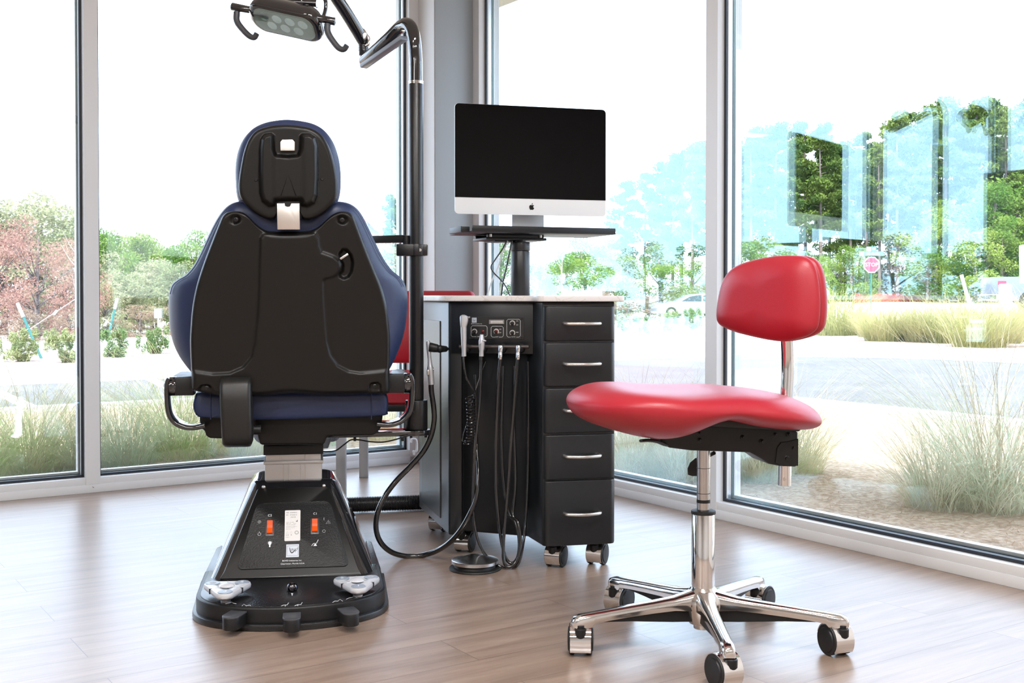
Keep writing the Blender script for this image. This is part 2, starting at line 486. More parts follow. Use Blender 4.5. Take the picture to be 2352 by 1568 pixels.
m_ = MB(); m_.bx((0, -ROOM_B, -0.1), (0.16, -3.93, CEIL + 0.1)).bx((0, -3.93, HEAD), (0.16, 0, CEIL + 0.1)).bx((0, -3.93, -0.16), (0.16, 0, -0.001))
struct(m_.build('wall_right', M_WALL, None, 0, loc=CORNER, rotz=ROOMROT))
# roof slab with a narrow eave outside the glass
m_ = MB(); m_.bx((-ROOM_A - 0.6, 0.165, 2.62), (0.72, 0.72, 2.86), 0.01).bx((0.165, -ROOM_B - 0.6, 2.62), (0.72, 0.165, 2.86), 0.01)
m_.bx((-ROOM_A - 0.6, 0.16, 2.66), (0.75, 0.75, 2.88), 0.004).bx((0.16, -ROOM_B - 0.6, 2.66), (0.75, 0.16, 2.88), 0.004)
m_.bx((-ROOM_A - 0.6, -ROOM_B - 0.6, CEIL + 0.1), (0.2, 0.2, CEIL + 0.42), 0.01)
struct(m_.build('ceiling_roof_slab', M_SOFFIT, None, 0, loc=CORNER, rotz=ROOMROT))

# window glass: every surface of the double pane reflects and tints a little
def glass_material():
    m = bpy.data.materials.new('coated_window_glass'); m.use_nodes = True
    n = m.node_tree.nodes; l = m.node_tree.links; n.clear()
    out = n.new('ShaderNodeOutputMaterial'); mix = n.new('ShaderNodeMixShader')
    t = n.new('ShaderNodeBsdfTransparent'); t.inputs[0].default_value = (0.935, 0.935, 0.925, 1)
    g = n.new('ShaderNodeBsdfGlossy'); g.inputs['Roughness'].default_value = 0.0; g.inputs[0].default_value = (0.66, 0.93, 1.0, 1)
    lw = n.new('ShaderNodeLayerWeight'); lw.inputs[0].default_value = 0.5
    pw = n.new('ShaderNodeMath'); pw.operation = 'POWER'; pw.inputs[1].default_value = 3.0; l.new(lw.outputs['Facing'], pw.inputs[0])
    ma = n.new('ShaderNodeMath'); ma.operation = 'MULTIPLY_ADD'; ma.inputs[1].default_value = 0.75; ma.inputs[2].default_value = 0.175
    l.new(pw.outputs[0], ma.inputs[0]); l.new(ma.outputs[0], mix.inputs[0])
    l.new(t.outputs[0], mix.inputs[1]); l.new(g.outputs[0], mix.inputs[2]); l.new(mix.outputs[0], out.inputs[0])
    return m
M_GLASS = glass_material()

SILL = 0.066
def lbox(side, s0, s1, n0, n1, z0, z1):
    """corner boxes in the room object's local axes; s along the wall from the corner, n outwards"""
    s0, s1 = sorted((s0, s1))
    return ((-s1, n0, z0), (-s0, n1, z1)) if side == 'L' else ((n0, -s1, z0), (n1, -s0, z1))

def window_wall(side, bays, mulls, idx0):
    """bays: (s0, s1) clear opening between faces; mulls: (s0, s1) of the mullion faces"""
    end = mulls[-1][1]
    # sill and head rails
    m_ = MB()
    m_.bx(*lbox(side, 0.0, end, 0.0, 0.045, 0, SILL * 0.55), 0.0015)
    m_.bx(*lbox(side, 0.0, end, 0.003, 0.045, SILL * 0.55, SILL), 0.0015)
    m_.bx(*lbox(side, 0.0, end, 0.045, 0.115, -0.02, SILL + 0.002), 0.001)
    m_.bx(*lbox(side, 0.0, end, 0.082, 0.115, SILL, SILL + 0.02), 0.001)
    m_.bx(*lbox(side, 0.0, end, 0.0, 0.115, HEAD - 0.06, HEAD))
    struct(m_.build('trim_%s' % ('1' if side == 'L' else '2'), M_ALU, None, 30, loc=CORNER, rotz=ROOMROT))
    k = idx0
    for i, (s0, s1) in enumerate(bays):
        root = empty('window_%d' % k, CORNER, ROOMROT); struct(root)
        # frame: jambs left and right of the pane
        m_ = MB()
        lo = mulls[i - 1] if i > 0 else None
        m_.bx(*lbox(side, s0 - 0.0, s0 + 0.012, 0.045, 0.05, SILL, HEAD - 0.06))
        m_.bx(*lbox(side, s0, s0 + 0.016, 0.082, 0.115, SILL, HEAD - 0.06))
        m_.bx(*lbox(side, s1 - 0.016, s1, 0.082, 0.115, SILL, HEAD - 0.06))
        m_.build('window_frame', M_ALU, root, 0)
        m_ = MB()
        for (q0, q1) in ((s0 - 0.001, s0 + 0.011), (s1 - 0.011, s1 + 0.001)):
            m_.bx(*lbox(side, q0, q1, 0.036, 0.051, SILL, HEAD - 0.06))
            m_.bx(*lbox(side, q0, q1, 0.073, 0.083, SILL, HEAD - 0.06))
        m_.bx(*lbox(side, s0, s1, 0.036, 0.051, SILL - 0.001, SILL + 0.011))
        m_.bx(*lbox(side, s0, s1, 0.073, 0.083, SILL - 0.001, SILL + 0.011))
        m_.build('gasket', M_GASKET, root, 0)
        m_ = MB()
        for (q0, q1) in ((s0 + 0.001, s0 + 0.009), (s1 - 0.009, s1 - 0.001)):
            m_.bx(*lbox(side, q0, q1, 0.053, 0.071, SILL + 0.006, HEAD - 0.06))
        m_.bx(*lbox(side, s0, s1, 0.053, 0.071, SILL, SILL + 0.008))
        m_.build('pane_spacer', M_SPACER, root, 0)
        m_ = MB(); m_.bx(*lbox(side, s0 - 0.005, s1 + 0.005, 0.051, 0.073, SILL, HEAD - 0.05))
        m_.build('pane', M_GLASS, root, 0)
        k += 1
    for (s0, s1) in mulls:
        m_ = MB(); m_.bx(*lbox(side, s0, s1, 0.0, 0.115, SILL - 0.03, HEAD), 0.0012)
        struct(m_.build('trim_%d' % (10 + k), M_ALU, None, 0, loc=CORNER, rotz=ROOMROT)); k += 1
    return k

la0, la1 = a_at(229.5), a_at(196.5)
rb0, rb1 = b_at(1619), b_at(1645.5)
mw = 0.075
print('left mullion a', la0, la1, 'right mullion b', rb0, rb1)
L0 = a_at(941, 0.0); R0 = b_at(1100, 0.0)
print('first jambs', L0, R0)
def series(m0, m1, n, step=1.92):
    out = [(m0, m1)]
    for i in range(1, n): out.append((m0 + i * step, m1 + i * step))
    return out
lm = series(la0, la1, 5, 1.47); rm = series(rb0, rb1, 2)
lb = [(L0, lm[0][0])] + [(lm[i][1], lm[i + 1][0]) for i in range(4)]
rb = [(R0, rm[0][0])] + [(rm[i][1], rm[i + 1][0]) for i in range(1)]
kk = window_wall('L', lb, lm, 1)
window_wall('R', rb, rm, kk)
# corner jambs, white on both sides of the column
m_ = MB(); m_.bx(*lbox('L', 0.0, L0, 0.0, 0.115, 0, HEAD), 0.001)
struct(m_.build('trim_31', M_ALU, None, 0, loc=CORNER, rotz=ROOMROT))
m_ = MB(); m_.bx(*lbox('R', 0.0, R0, 0.0, 0.115, 0, HEAD), 0.001)
struct(m_.build('trim_32', M_ALU, None, 0, loc=CORNER, rotz=ROOMROT))
# painted column in the corner: white face toward the left glass, grey face toward the room
M_COLG = mat('grey_column_paint', (0.36, 0.40, 0.43), 0.55, bump=(30, 0.12, 0.002))
ca = ab(onplane(1000, 900, P(0, 0.0), RD))
q = onplane(1087, 900, P(0, 0), LD); qa, qb = ab(q)
e = None
pb = qb
# grey face lies in plane b = pb, from a=0 to where column 1000 meets it
pe = ab(onplane(1000, 900, P(0, pb), RD))[0]
print('column', pb, pe)
m_ = MB(); m_.bx((-pe, -pb, 0), (-0.001, -0.001, CEIL), 0.003)
struct(m_.build('wall_corner_column', M_COLG, None, 30, loc=CORNER, rotz=ROOMROT))
m_ = MB(); m_.bx((-pe - 0.004, -pb + 0.004, 0), (-pe - 0.0005, -0.002, CEIL))
struct(m_.build('trim_33', M_ALU, None, 0, loc=CORNER, rotz=ROOMROT))
# small screw heads in the sill under the mullion
m_ = MB(); p0 = Vector((-(la0 + la1) / 2 - 0.0, 0, 0.026))
m_.ball((p0.x, -0.001, p0.z), (0.004, 0.003, 0.004), 12, 8)
tag(m_.build('screw', M_STEEL, None, 60, loc=CORNER, rotz=ROOMROT), 'small round screw head in the white sill below the left mullion', 'screw')

# ceiling light panels behind and above the camera
M_LAMPW = mat('lit_diffuser', (0.9, 0.9, 0.9), 0.5, emit=((1.0, 0.95, 0.88), 4.0))
for i, (a_, b_) in enumerate(((2.2, 4.3), (4.6, 4.3), (2.2, 7.0), (4.6, 7.0), (7.4, 5.5))):
    r_ = empty('ceiling_light', P(a_, b_, CEIL), ROOMROT)
    tag(r_, 'white recessed ceiling light panel above the room, ' + ['over the dental chair', 'behind the chair on the left', 'over the stool side near the camera', 'above the camera', 'farthest from the windows'][i], 'ceiling light', 'recessed ceiling light panels')
    MB().bx((-0.62, -0.17, -0.02), (0.62, 0.17, 0.0), 0.004).build('frame', M_ALU, r_, 0)
    MB().bx((-0.6, -0.15, -0.024), (0.6, 0.15, -0.018)).build('diffuser', M_LAMPW, r_, 0)
    al = bpy.data.lights.new('panel_light', 'AREA'); al.shape = 'RECTANGLE'; al.size = 1.2; al.size_y = 0.3; al.energy = 62; al.color = (1.0, 0.985, 0.97)
    ao = bpy.data.objects.new('panel_light', al); sc.collection.objects.link(ao); ao.location = (0, 0, -0.03); ao.parent = r_

# tall dark cabinet by the left windows, outside the picture, seen only as a mirror image in the right glass
ck = P(4.15, 0.25); cb = empty('storage_cabinet', ck, ROOMROT); tag(cb, 'tall dark cabinet mirrored at the right edge of the right window', 'cabinet')
m_ = MB(); m_.bx((-1.5, -0.5, 0.0), (0.0, 0.0, 1.74), 0.006); m_.build('body', mat('charcoal_laminate', (0.05, 0.05, 0.055), 0.4), cb, 30)
for k_ in range(3):
    d_ = MB().bx((-1.49 + k_ * .497, -0.518, 0.08), (-1.0 + k_ * .497, -0.5, 1.72), 0.002).build('door', MATS['charcoal_laminate'], cb, 0)
    MB().cyl((-1.05 + k_ * .497, -0.54, 0.8), (-1.05 + k_ * .497, -0.54, 0.95), 0.006, n=10).build('handle', M_STEEL, d_, 40)

# small white clamp hanging on the corner post
q = at(950, 1014, 5.72); o = MB()
pts = [at(u, v, 5.72) - q for u, v in ((944, 1016), (946, 1009), (953, 1008), (957, 1014), (957, 1034), (952, 1037))] + [at(947, 1037, 5.72) - q]
o.tube(pts, 0.0055, 8, 4); o.cyl(at(951, 1034, 5.72) - q, at(951, 1044, 5.72) - q, 0.006, n=10)
o = o.build('clamp', mat('white_clamp_plastic', (0.8, 0.82, 0.82), 0.4), None, 50, loc=q); tag(o, 'small white C shaped clamp on the corner jamb behind the lamp post', 'clamp')

# ================================================================== dental chair, seen from behind
g0 = ground(668, 1447)
CF = Frame((g0.x, g0.y, 0), R(10))
chair = empty('dental_chair', g0 * 1.0, R(10)); chair.location = (g0.x, g0.y, 0)
tag(chair, 'navy blue dental chair with black moulded back seen from behind, on its black base', 'dental chair')

# ---- base plate, skirt and deck
def dshape(hw, y1, yb, off=0.0, hb=None, n=28):
    """front half ellipse (toward the camera) then sides running back to yb"""
    hb = hw if hb is None else hb
    pts = []
    for k in range(n + 1):
        t = math.pi * k / n
        pts.append((-(hw + off) * math.cos(t), y1 - (y1 + off) * math.sin(t) ** 0.9))
    pts += [((hb + off), yb), (-(hb + off), yb)]
    return pts
def flat(mb, poly, z0, z1, bev=0.0, seg=2):
    """prism of an xy outline between two heights"""
    M = Matrix(((1, 0, 0, 0), (0, 0, 1, 0), (0, 1, 0, 0), (0, 0, 0, 1)))   # (x, y, z) -> (x, z, y)
    M = Matrix.Translation((0, 0, z0)) @ M
    return mb.prism(poly, z1 - z0, M, bev, seg)
m_ = MB()
flat(m_, dshape(0.255, 0.19, 0.50, 0.010, 0.262), 0.0, 0.018, 0.004)
m_.build('base_plate', M_BLACKT, chair, 30)
m_ = MB(); flat(m_, [(-0.258, 0.435), (0.258, 0.435), (0.250, 0.80), (0.225, 0.86), (-0.225, 0.86), (-0.250, 0.80)], 0.0, 0.050, 0.004)
m_.build('rear_plate', mat('speckled_black_powder', (0.014, 0.014, 0.016), 0.22, 0, 0.5, bump=(260, 0.45, 0.0016)), chair, 30)
m_ = MB()
sk = dshape(0.255, 0.19, 0.44)
flat(m_, sk, 0.014, 0.060, 0.006, 3)
m_.build('foot_skirt', M_BLACKM, chair, 30)
m_ = MB(); flat(m_, dshape(0.247, 0.184, 0.43, -0.004), 0.055, 0.0625, 0.0015)
m_.build('deck', mat('speckled_black_powder', (0.014, 0.014, 0.016), 0.22, 0, 0.5, bump=(260, 0.45, 0.0016)), chair, 30)

# ---- pedestal: tapering tower
def rring(cx, cy, hw, hy, r_, z, n=7, yk=0.0):
    return [(x, y, z) for x, y in [(p[0] + cx, p[1] + cy) for p in rrect(hw * 2, hy * 2, r_, n)]]
zt = 0.297
def ped_ring(t, inset=0.0):
    z = 0.058 + (zt - 0.058) * t
    hw = 0.232 * (1 - t) + 0.128 * t; y0 = 0.305 * (1 - t) + 0.50 * t; y1 = 0.86 * (1 - t) + 0.745 * t
    return rring(0, (y0 + y1) / 2, hw - inset, (y1 - y0) / 2 - inset, 0.045 * (1 - t) + 0.055 * t - inset * .5, z)
m_ = MB()
rings = [ped_ring(t / 12) for t in range(13)]
top = []
for inset, dz in ((0.006, 0.006), (0.016, 0.010), (0.04, 0.011), (0.1, 0.011)):
    rr_ = ped_ring(1.0, inset); rings.append([(x, y, z + dz) for x, y, z in rr_])
m_.loft(rings)
m_.build('pedestal', M_BLACKG, chair, 60)
# front cover of the pedestal: inclined textured panel
NF = Vector((0, -(zt - 0.058), (0.50 - 0.305))).normalized()
kF = (0.50 - 0.305) / (zt - 0.058)
def PF(u, v, off=0.0):
    p = CF.pix(u, v, 0.305, kF, 0.058); return p + NF * off
def quadpanel(mb, uvs, off, th, bevr=0.0):
    """a slab lying on the inclined front: outline given by picture points"""
    top = [PF(u, v, off) for u, v in uvs]; bot = [p - NF * th for p in top]
    n = len(top)
    if bevr:
        c = sum(top, Vector()) / n
        inn = [p + (c - p).normalized() * bevr for p in top]
        mid = [p - NF * bevr * 0.8 for p in top]
        mb.loft([inn, mid, bot], cap=True)
    else: mb.loft([top, bot])
    return mb
def rounded_uv(c, r_, n=6):
    """round the corners of a picture polygon"""
    out = []; N = len(c)
    for i in range(N):
        p0, p1, p2 = Vector(c[i - 1]), Vector(c[i]), Vector(c[(i + 1) % N])
        a = p1 + (p0 - p1).normalized() * r_; b_ = p1 + (p2 - p1).normalized() * r_
        for k in range(n + 1):
            t = k / n; out.append(tuple((a * (1 - t) ** 2 + p1 * 2 * t * (1 - t) + b_ * t * t)))
    return out
m_ = MB()
quadpanel(m_, rounded_uv([(592, 1121), (757, 1117), (826, 1312), (834, 1322), (502, 1331), (512, 1318)], 8), 0.0035, 0.012, 0.003)
m_.build('front_cover', mat('satin_black_plastic', (0.008, 0.0078, 0.0075), 0.36, 0, 0.4), chair, 40)
m_ = MB()
quadpanel(m_, rounded_uv([(590, 1158), (758, 1151), (803, 1302), (543, 1310)], 16), 0.0065, 0.006, 0.0015)
m_.build('control_panel', mat('leather_grain_black', (0.012, 0.012, 0.012), 0.45, 0, 0.4, bump=(240, 0.8, 0.0016)), chair, 40)
cpn = bpy.data.objects['control_panel']
def PB(u, v, off, du=(1, -0.03), dv=(0.03, -1)):
    """basis on the inclined front at a picture point"""
    o = PF(u, v, off); ux = PF(u + du[0] * 20, v + du[1] * 20, off) - o; uy = PF(u + dv[0] * 20, v + dv[1] * 20, off) - o
    return basis(o, ux, uy)
PXM = (PF(680, 1230) - PF(660, 1230)).length / 20       # metres per picture pixel across
PYM = (PF(670, 1220) - PF(670, 1240)).length / 20
print('panel scale', PXM, PYM)
M_BEZEL = mat('switch_bezel', (0.05, 0.05, 0.055), 0.35)
M_ORANGE = mat('lit_orange_rocker', (0.72, 0.06, 0.004), 0.35, 0, 0.3, emit=((1.0, 0.14, 0.01), 0.22))
for (u, v) in ((620, 1215), (723, 1211)):
    M = PB(u, v, 0.007)
    z_ = Matrix.Rotation(R(90), 4, 'X')
    sw = MB().prism(rrect(0.026, 0.052, 0.003, 3), 0.006, M @ Matrix.Rotation(R(90), 4, 'X') @ Matrix.Translation((0, -0.005, 0)), 0.0012).build('rocker_switch', M_BEZEL, chair, 40)
    m_ = MB()
    hw, hh = 0.0078, 0.019
    prof = [(-hh, 0.0085), (-0.002, 0.0055), (0.006, 0.007), (hh, 0.012)]
    top = [[M @ Vector((sx * hw, y, z)) for (y, z) in prof] for sx in (-1, 1)]
    vs = top[0] + top[1] + [M @ Vector((sx * hw, y, 0.002)) for sx in (-1, 1) for (y, z) in prof]
    fs = [(0, 1, 5, 4), (1, 2, 6, 5), (2, 3, 7, 6), (8, 12, 13, 9), (9, 13, 14, 10), (10, 14, 15, 11), (0, 4, 12, 8), (3, 11, 15, 7),
          (0, 8, 9, 1), (1, 9, 10, 2), (2, 10, 11, 3), (4, 5, 13, 12), (5, 6, 14, 13), (6, 7, 15, 14)]
    m_.add(vs, fs).build('rocker', M_ORANGE, sw, 0)
# data label
Mz = Matrix(((1, 0, 0, 0), (0, 0, 1, 0), (0, 1, 0, 0), (0, 0, 0, 1)))
M = PB(672, 1209, 0.0069)
lab = MB().prism(rrect(36 * PXM, 71 * PYM, 0.003, 4), 0.0006, M @ Mz, 0).build('data_label', mat('white_label', (0.72, 0.70, 0.69), 0.45), chair, 0)
M_INK = mat('label_ink', (0.03, 0.03, 0.035), 0.6)
def lab_text(s, x, y, size, name='lettering', m=M_INK, al='LEFT'):
    return text_mesh(s, size, M @ Matrix.Translation((x, y, 0.0005)), m, lab, name, 0.0002, al)
LW, LH = 36 * PXM, 71 * PYM
rows = [('REF  M3000LC', .42, .0052), ('SN   3T3662-5', .345, .0052), ('         292/18', .27, .0052)]
for s_, fy, sz in rows: lab_text(s_, -LW * .42, LH * fy, sz)
lab_text('VOLTS  110-120V~', -LW * .42, LH * .10, .0030)
lab_text('AMPS  10A         60 Hz', -LW * .42, LH * .06, .0030)
lab_text('1 MIN ON / 20 MIN OFF', -LW * .42, LH * .02, .0026)
lab_text('CONFORMS TO UL STD', -LW * .42, -LH * .03, .0024)
lab_text('CERTIFIED TO CSA STD', -LW * .42, -LH * .075, .0024)
lab_text('Made in U.S.A.', -LW * .42, -LH * .12, .0024)
lab_text('C E    R', -LW * .42, -LH * .31, .0055)
lab_text('EC REP 1  1', -LW * .42, -LH * .38, .0026)
m_ = MB()
for cx, cy, r_ in ((LW * .27, -LH * .235, .0056), (LW * .27, -LH * .235, .0040)):
    m_.tube([M @ Vector((cx + r_ * math.cos(t), cy + r_ * math.sin(t), 0.0006)) for t in np.linspace(0, 2 * math.pi, 16)[:-1]], 0.0003, 5, 2, closed=True)
for cx in (-LW * .33, -LW * .08):
    m_.tube([M @ Vector((cx + x * .0036, -LH * .225 + y * .0036, 0.0006)) for x, y in ((-1, -.7), (1, -.7), (0, 1))], 0.0002, 5, 1, closed=True)
m_.prism([(0, 0), (.0048, 0), (.0048, .0055), (.0036, .0055), (.0036, .0028), (0, .002)], 0.0003, M @ Matrix.Translation((LW * .22, LH * .12, 0.0009)) @ Mz)
m_.box(M @ Vector((LW * .18, -LH * .035, 0.0006)), (.009, .0003, .0002), rot=M.to_3x3())
m_.build('label_symbols', M_INK, lab, 0)
# swoosh mark used on the base and on the cart
def swoosh(mb, M, s, m2=None):
    o = [(-.62, .72), (-.52, .45), (-.5, .1), (-.4, -.25), (-.18, -.52), (.1, -.5), (.34, -.2), (.5, 0), (.72, -.02), (.9, -.12),
         (.7, .12), (.48, .16), (.28, .02), (.05, -.28), (-.12, -.3), (-.28, -.12), (-.36, .25), (-.42, .55)]
    o = [(p[0] * s, p[1] * s) for p in o]
    n = len(o)
    mb.prism(o, 0.0004, M @ Matrix.Translation((-0.04 * s, 0, 0.0006)) @ Mz)
    mb.cyl(M @ Vector((.5 * s, -.2 * s, 0)), M @ Vector((.5 * s, -.2 * s, 0.0007)), 0.09 * s, n=12)
    return mb
M = PB(672, 1267, 0.0069)
S_ = 29 * PXM
lg = MB().prism(rrect(S_, 29 * PYM, 0.0005, 2), 0.0006, M @ Mz).build('maker_plate', mat('silver_plate', (0.5, 0.54, 0.6), 0.4, 0.4), chair, 0)
m_ = MB(); swoosh(m_, M, S_ * .42)
for a_, b_, c_, d_ in ((0, .43, .86, .02), (0, -.43, .86, .02), (.43, 0, .02, .86), (-.43, 0, .02, .86)):
    m_.box(M @ Vector((a_ * S_, b_ * S_, 0.0004)), (c_ * S_, d_ * S_, 0.0006), rot=M.to_3x3())
m_.build('swoosh_mark', M_INK, lg, 0)
text_mesh('Boyd', S_ * .27, M @ Matrix.Translation((S_ * .13, S_ * .12, 0.0006)) @ Matrix.Rotation(R(12), 4, 'Z'), M_INK, lg, 'lettering', 0.0002, shear=0.4)
for s_, u, v, h in (('BOYD Industries Inc.', 671, 1289.5, 8.6), ('Clearwater, Florida U.S.A', 672, 1296.5, 8.6)):
    text_mesh(s_, h * PXM * 0.60, PB(u, v, 0.0069), M_WHITEPRINT, cpn, 'lettering', 0.0002)
for s_, u, v in (('C2', 620, 1186), ('C1', 724, 1182)):
    text_mesh(s_, 8 * PXM, PB(u, v, 0.0069), M_WHITEPRINT, cpn, 'lettering', 0.0002)
def strokes(name, segs, M, parent, r_=0.0005, m=M_WHITEPRINT, closed=()):
    m_ = MB()
    for i, s_ in enumerate(segs):
        m_.tube([M @ Vector((x, y, 0.0004)) for x, y in s_], r_, 5, 1, closed=(i in closed))
    return m_.build(name, m, parent, 0)
def circ(cx, cy, r_, n=18): return [(cx + r_ * math.cos(2 * math.pi * k / n), cy + r_ * math.sin(2 * math.pi * k / n)) for k in range(n)]
u1 = PXM
M = PB(596, 1201, 0.0069); strokes('switch_symbol', [circ(0, 0, 3.3 * u1), circ(0, 0, .8 * u1, 6)], M, cpn, 0.0004, closed=(0, 1))
M = PB(596, 1229, 0.0069); strokes('switch_symbol', [circ(0, 0, 3.6 * u1), circ(0, 5.5 * u1, .8 * u1, 6)], M, cpn, 0.0004, closed=(0, 1))
M = PB(744, 1222, 0.0069); strokes('switch_symbol', [circ(0, 0, 3.4 * u1)], M, cpn, 0.0004, closed=(0,))
M = PB(744, 1194, 0.0069); strokes('switch_symbol', [[(0, -3 * u1), (0, 3 * u1)]], M, cpn, 0.0006)
M = PB(754, 1201, 0.0069); strokes('switch_symbol', [[(-5 * u1, -4 * u1), (5 * u1, -4 * u1), (0, 5 * u1)], [(0, 2 * u1), (0, -2 * u1)]], M, cpn, 0.0004, closed=(0,))
M = PB(620, 1251, 0.0069)
m_ = MB(); m_.prism([(-1.6, -9), (1.6, -9), (1.6, -4), (3.2, -1), (4, 2), (3.2, 4.6), (0, 6), (-3.2, 4.6), (-4, 2), (-3.2, -1), (-1.6, -4)], 0.0004 / u1, M @ Matrix.Scale(u1, 4) @ Matrix.Translation((0, 0, 1)) @ Mz)
for t in (0, 45, 90, 135, 180):
    c_, s_ = math.cos(R(t)), math.sin(R(t)); m_.tube([M @ Vector((5 * u1 * c_, (2 + 5 * s_) * u1, .0004)), M @ Vector((7 * u1 * c_, (2 + 7 * s_) * u1, .0004))], 0.0003, 4, 1)
m_.build('lamp_symbol', M_WHITEPRINT, cpn, 0)
M = PB(724, 1250, 0.0069)
m_ = MB(); m_.tube([M @ Vector((x * u1, y * u1, .0004)) for x, y in ((-8, -6), (-4, 0), (3, 0), (7, 9))], 0.0009, 5, 1)
m_.prism([(-4, -7), (4, -7), (1.5, -2), (-1.5, -2)], 0.4, M @ Matrix.Scale(u1, 4) @ Matrix.Translation((0, 0, 1)) @ Mz)
m_.build('chair_symbol', M_WHITEPRINT, cpn, 0)
for u, v in ((606, 1120), (744, 1117)):
    p = PF(u, v, 0.004); MB().ball(p, (0.006, 0.005, 0.006), 14, 8).build('screw', M_STEEL, chair, 60)

# ---- deck furniture: grey touch pads, dome button, toe paddles
def deck(u, v, z=0.0625):
    return CF.loc(ground(u, v, z))
M_PADG = mat('pearl_grey_plastic', (0.56, 0.57, 0.60), 0.3)
M_BTN = mat('slate_button', (0.27, 0.31, 0.37), 0.35)
def touchpad(corners, glyphs):
    zt_ = 0.094
    cs = [CF.loc(ground(u, v, zt_)) for u, v in corners]
    c2 = [(p.x, p.y) for p in cs]
    cx = sum(p[0] for p in c2) / 3; cy = sum(p[1] for p in c2) / 3
    # rounded triangle: hull of three discs
    rc = []
    for k in range(60):
        t = 2 * math.pi * k / 60; d_ = (math.cos(t), math.sin(t))
        best = max(c2, key=lambda p: p[0] * d_[0] + p[1] * d_[1]); rc.append((best[0] + d_[0] * 0.024, best[1] + d_[1] * 0.024))
    rc = [tuple(p) for p in resample([(x, y, 0) for x, y in rc], 72)[:, :2]]
    root_p = MB()
    rr_ = []
    for f_, z in ((0.90, zt_ - 0.017), (0.985, zt_ - 0.013), (1.0, zt_ - 0.006), (0.97, zt_ - 0.001), (0.8, zt_ + 0.001), (0.5, zt_ + 0.0), (0.3, zt_ - 0.004), (0.12, zt_ - 0.006)):
        rr_.append([(cx + (x - cx) * f_, cy + (y - cy) * f_, z) for x, y in rc])
    root_p.loft(rr_)
    o = root_p.build('touch_pad', M_PADG, chair, 50)
    m_ = MB(); m_.lathe([(0.0, 0), (0.016, 0), (0.017, 0.003), (0.012, 0.006), (0.010, 0.02), (0, 0.02)], (cx, cy, 0.0625), n=24)
    fx, fy = c2[2]
    m_.lathe([(0.0, 0), (0.013, 0), (0.0135, 0.004), (0.008, 0.006), (0.0075, 0.016), (0, 0.016)], (cx + (fx - cx) * .62, cy + (fy - cy) * .62, 0.0625), n=24)
    m_.build('pad_stem', M_SATIN, o, 40)
    for (x, y), gph in zip(c2, glyphs):
        bx_, by_ = x, y
        b = MB().lathe([(0, 0), (0.0195, 0), (0.0185, 0.0016), (0, 0.0022)], (bx_, by_, zt_), n=28).build('pad_button', M_BTN, o, 30)
        if gph == 'home':
            strokes('home_symbol', [[(-.008, 0), (0, .008), (.008, 0), (.0055, 0), (.0055, -.006), (-.0055, -.006), (-.0055, 0)]], Matrix.Translation((bx_, by_, zt_ + .002)), b, 0.0006, M_PADG, closed=(0,))
        else:
            text_mesh(gph, 0.022, Matrix.Translation((bx_, by_, zt_ + .0021)), M_WHITEPRINT, b, 'lettering', 0.0003)
    MB().lathe([(0, 0.001), (0.021, 0.001), (0.019, 0.004), (0.012, 0.0075), (0, 0.009)], (cx, cy, zt_ - 0.001), n=32).build('pad_dome', M_PADG, o, 60)
    m_ = MB()
    for i in (0, 1, 2):
        a3 = (c2[i][0] + c2[(i + 1) % 3][0]) / 2; b3 = (c2[i][1] + c2[(i + 1) % 3][1]) / 2
        m_.tube([(cx + (a3 - cx) * .3, cy + (b3 - cy) * .3, zt_), (cx + (a3 - cx) * 1.5, cy + (b3 - cy) * 1.5, zt_)], 0.0016, 6, 1)
    m_.build('pad_ridge', M_PADG, o, 60)
    # dividing grooves seen as dark notches on the rim
    m_ = MB()
    for i in (0, 1):
        a_ = Vector(c2[2]); b_ = Vector(c2[i]); p = a_ * 0.5 + b_ * 0.5
        e_ = (b_ - a_).normalized(); nrm = Vector((-e_.y, e_.x))
        if nrm.dot(p - Vector((cx, cy))) < 0: nrm = -nrm
        p = p + nrm * 0.0225
        m_.box((p.x, p.y, zt_ - 0.007), (0.003, 0.008, 0.014), rot=Matrix.Rotation(math.atan2(nrm.y, nrm.x) - math.pi / 2, 3, 'Z'))
    m_.build('pad_notch', M_GASKET, o, 0)
    return o
touchpad([(489, 1339), (556, 1337), (517, 1359)], ['home', 'S', '3'])
touchpad([(786, 1328), (852, 1325), (823, 1346)], ['2', 'home', '1'])
p = deck(671, 1356)
MB().lathe([(0, 0), (0.012, 0), (0.0145, 0.004), (0.0155, 0.010), (0.0135, 0.017), (0.009, 0.0205), (0, 0.0215)], p, n=32).build('dome_button', M_CHROME if False else mat('dark_chrome', (0.12, 0.12, 0.13), 0.07, 1.0), chair, 60)
M_ = M_WHITEPRINT
dk = bpy.data.objects['deck']
def deck_strokes(name, segs, r_=0.0007):
    m_ = MB()
    for s_ in segs: m_.tube([deck(u, v, 0.0628) for u, v in s_], r_, 5, 1)
    return m_.build(name, M_WHITEPRINT, dk, 0)
deck_strokes('position_symbol', [[(518, 1386), (528, 1384), (532, 1382), (536, 1385), (543, 1386)], [(556, 1391), (560, 1387), (566, 1391), (573, 1389), (576, 1391)]])
deck_strokes('position_symbol', [[(646, 1391), (652, 1389), (659, 1389), (663, 1384)], [(655, 1389), (655, 1392)], [(677, 1391), (684, 1388), (691, 1388), (694, 1383)], [(684, 1388), (684, 1391)]])
deck_strokes('position_symbol', [[(764, 1383), (769, 1380), (776, 1380), (781, 1376), (787, 1380)], [(795, 1376), (801, 1373), (808, 1372), (812, 1369), (820, 1372)]])
deck_strokes('lamp_symbol', [[(669, 1363), (673, 1363)], [(671, 1363), (671, 1367)]], 0.0012)
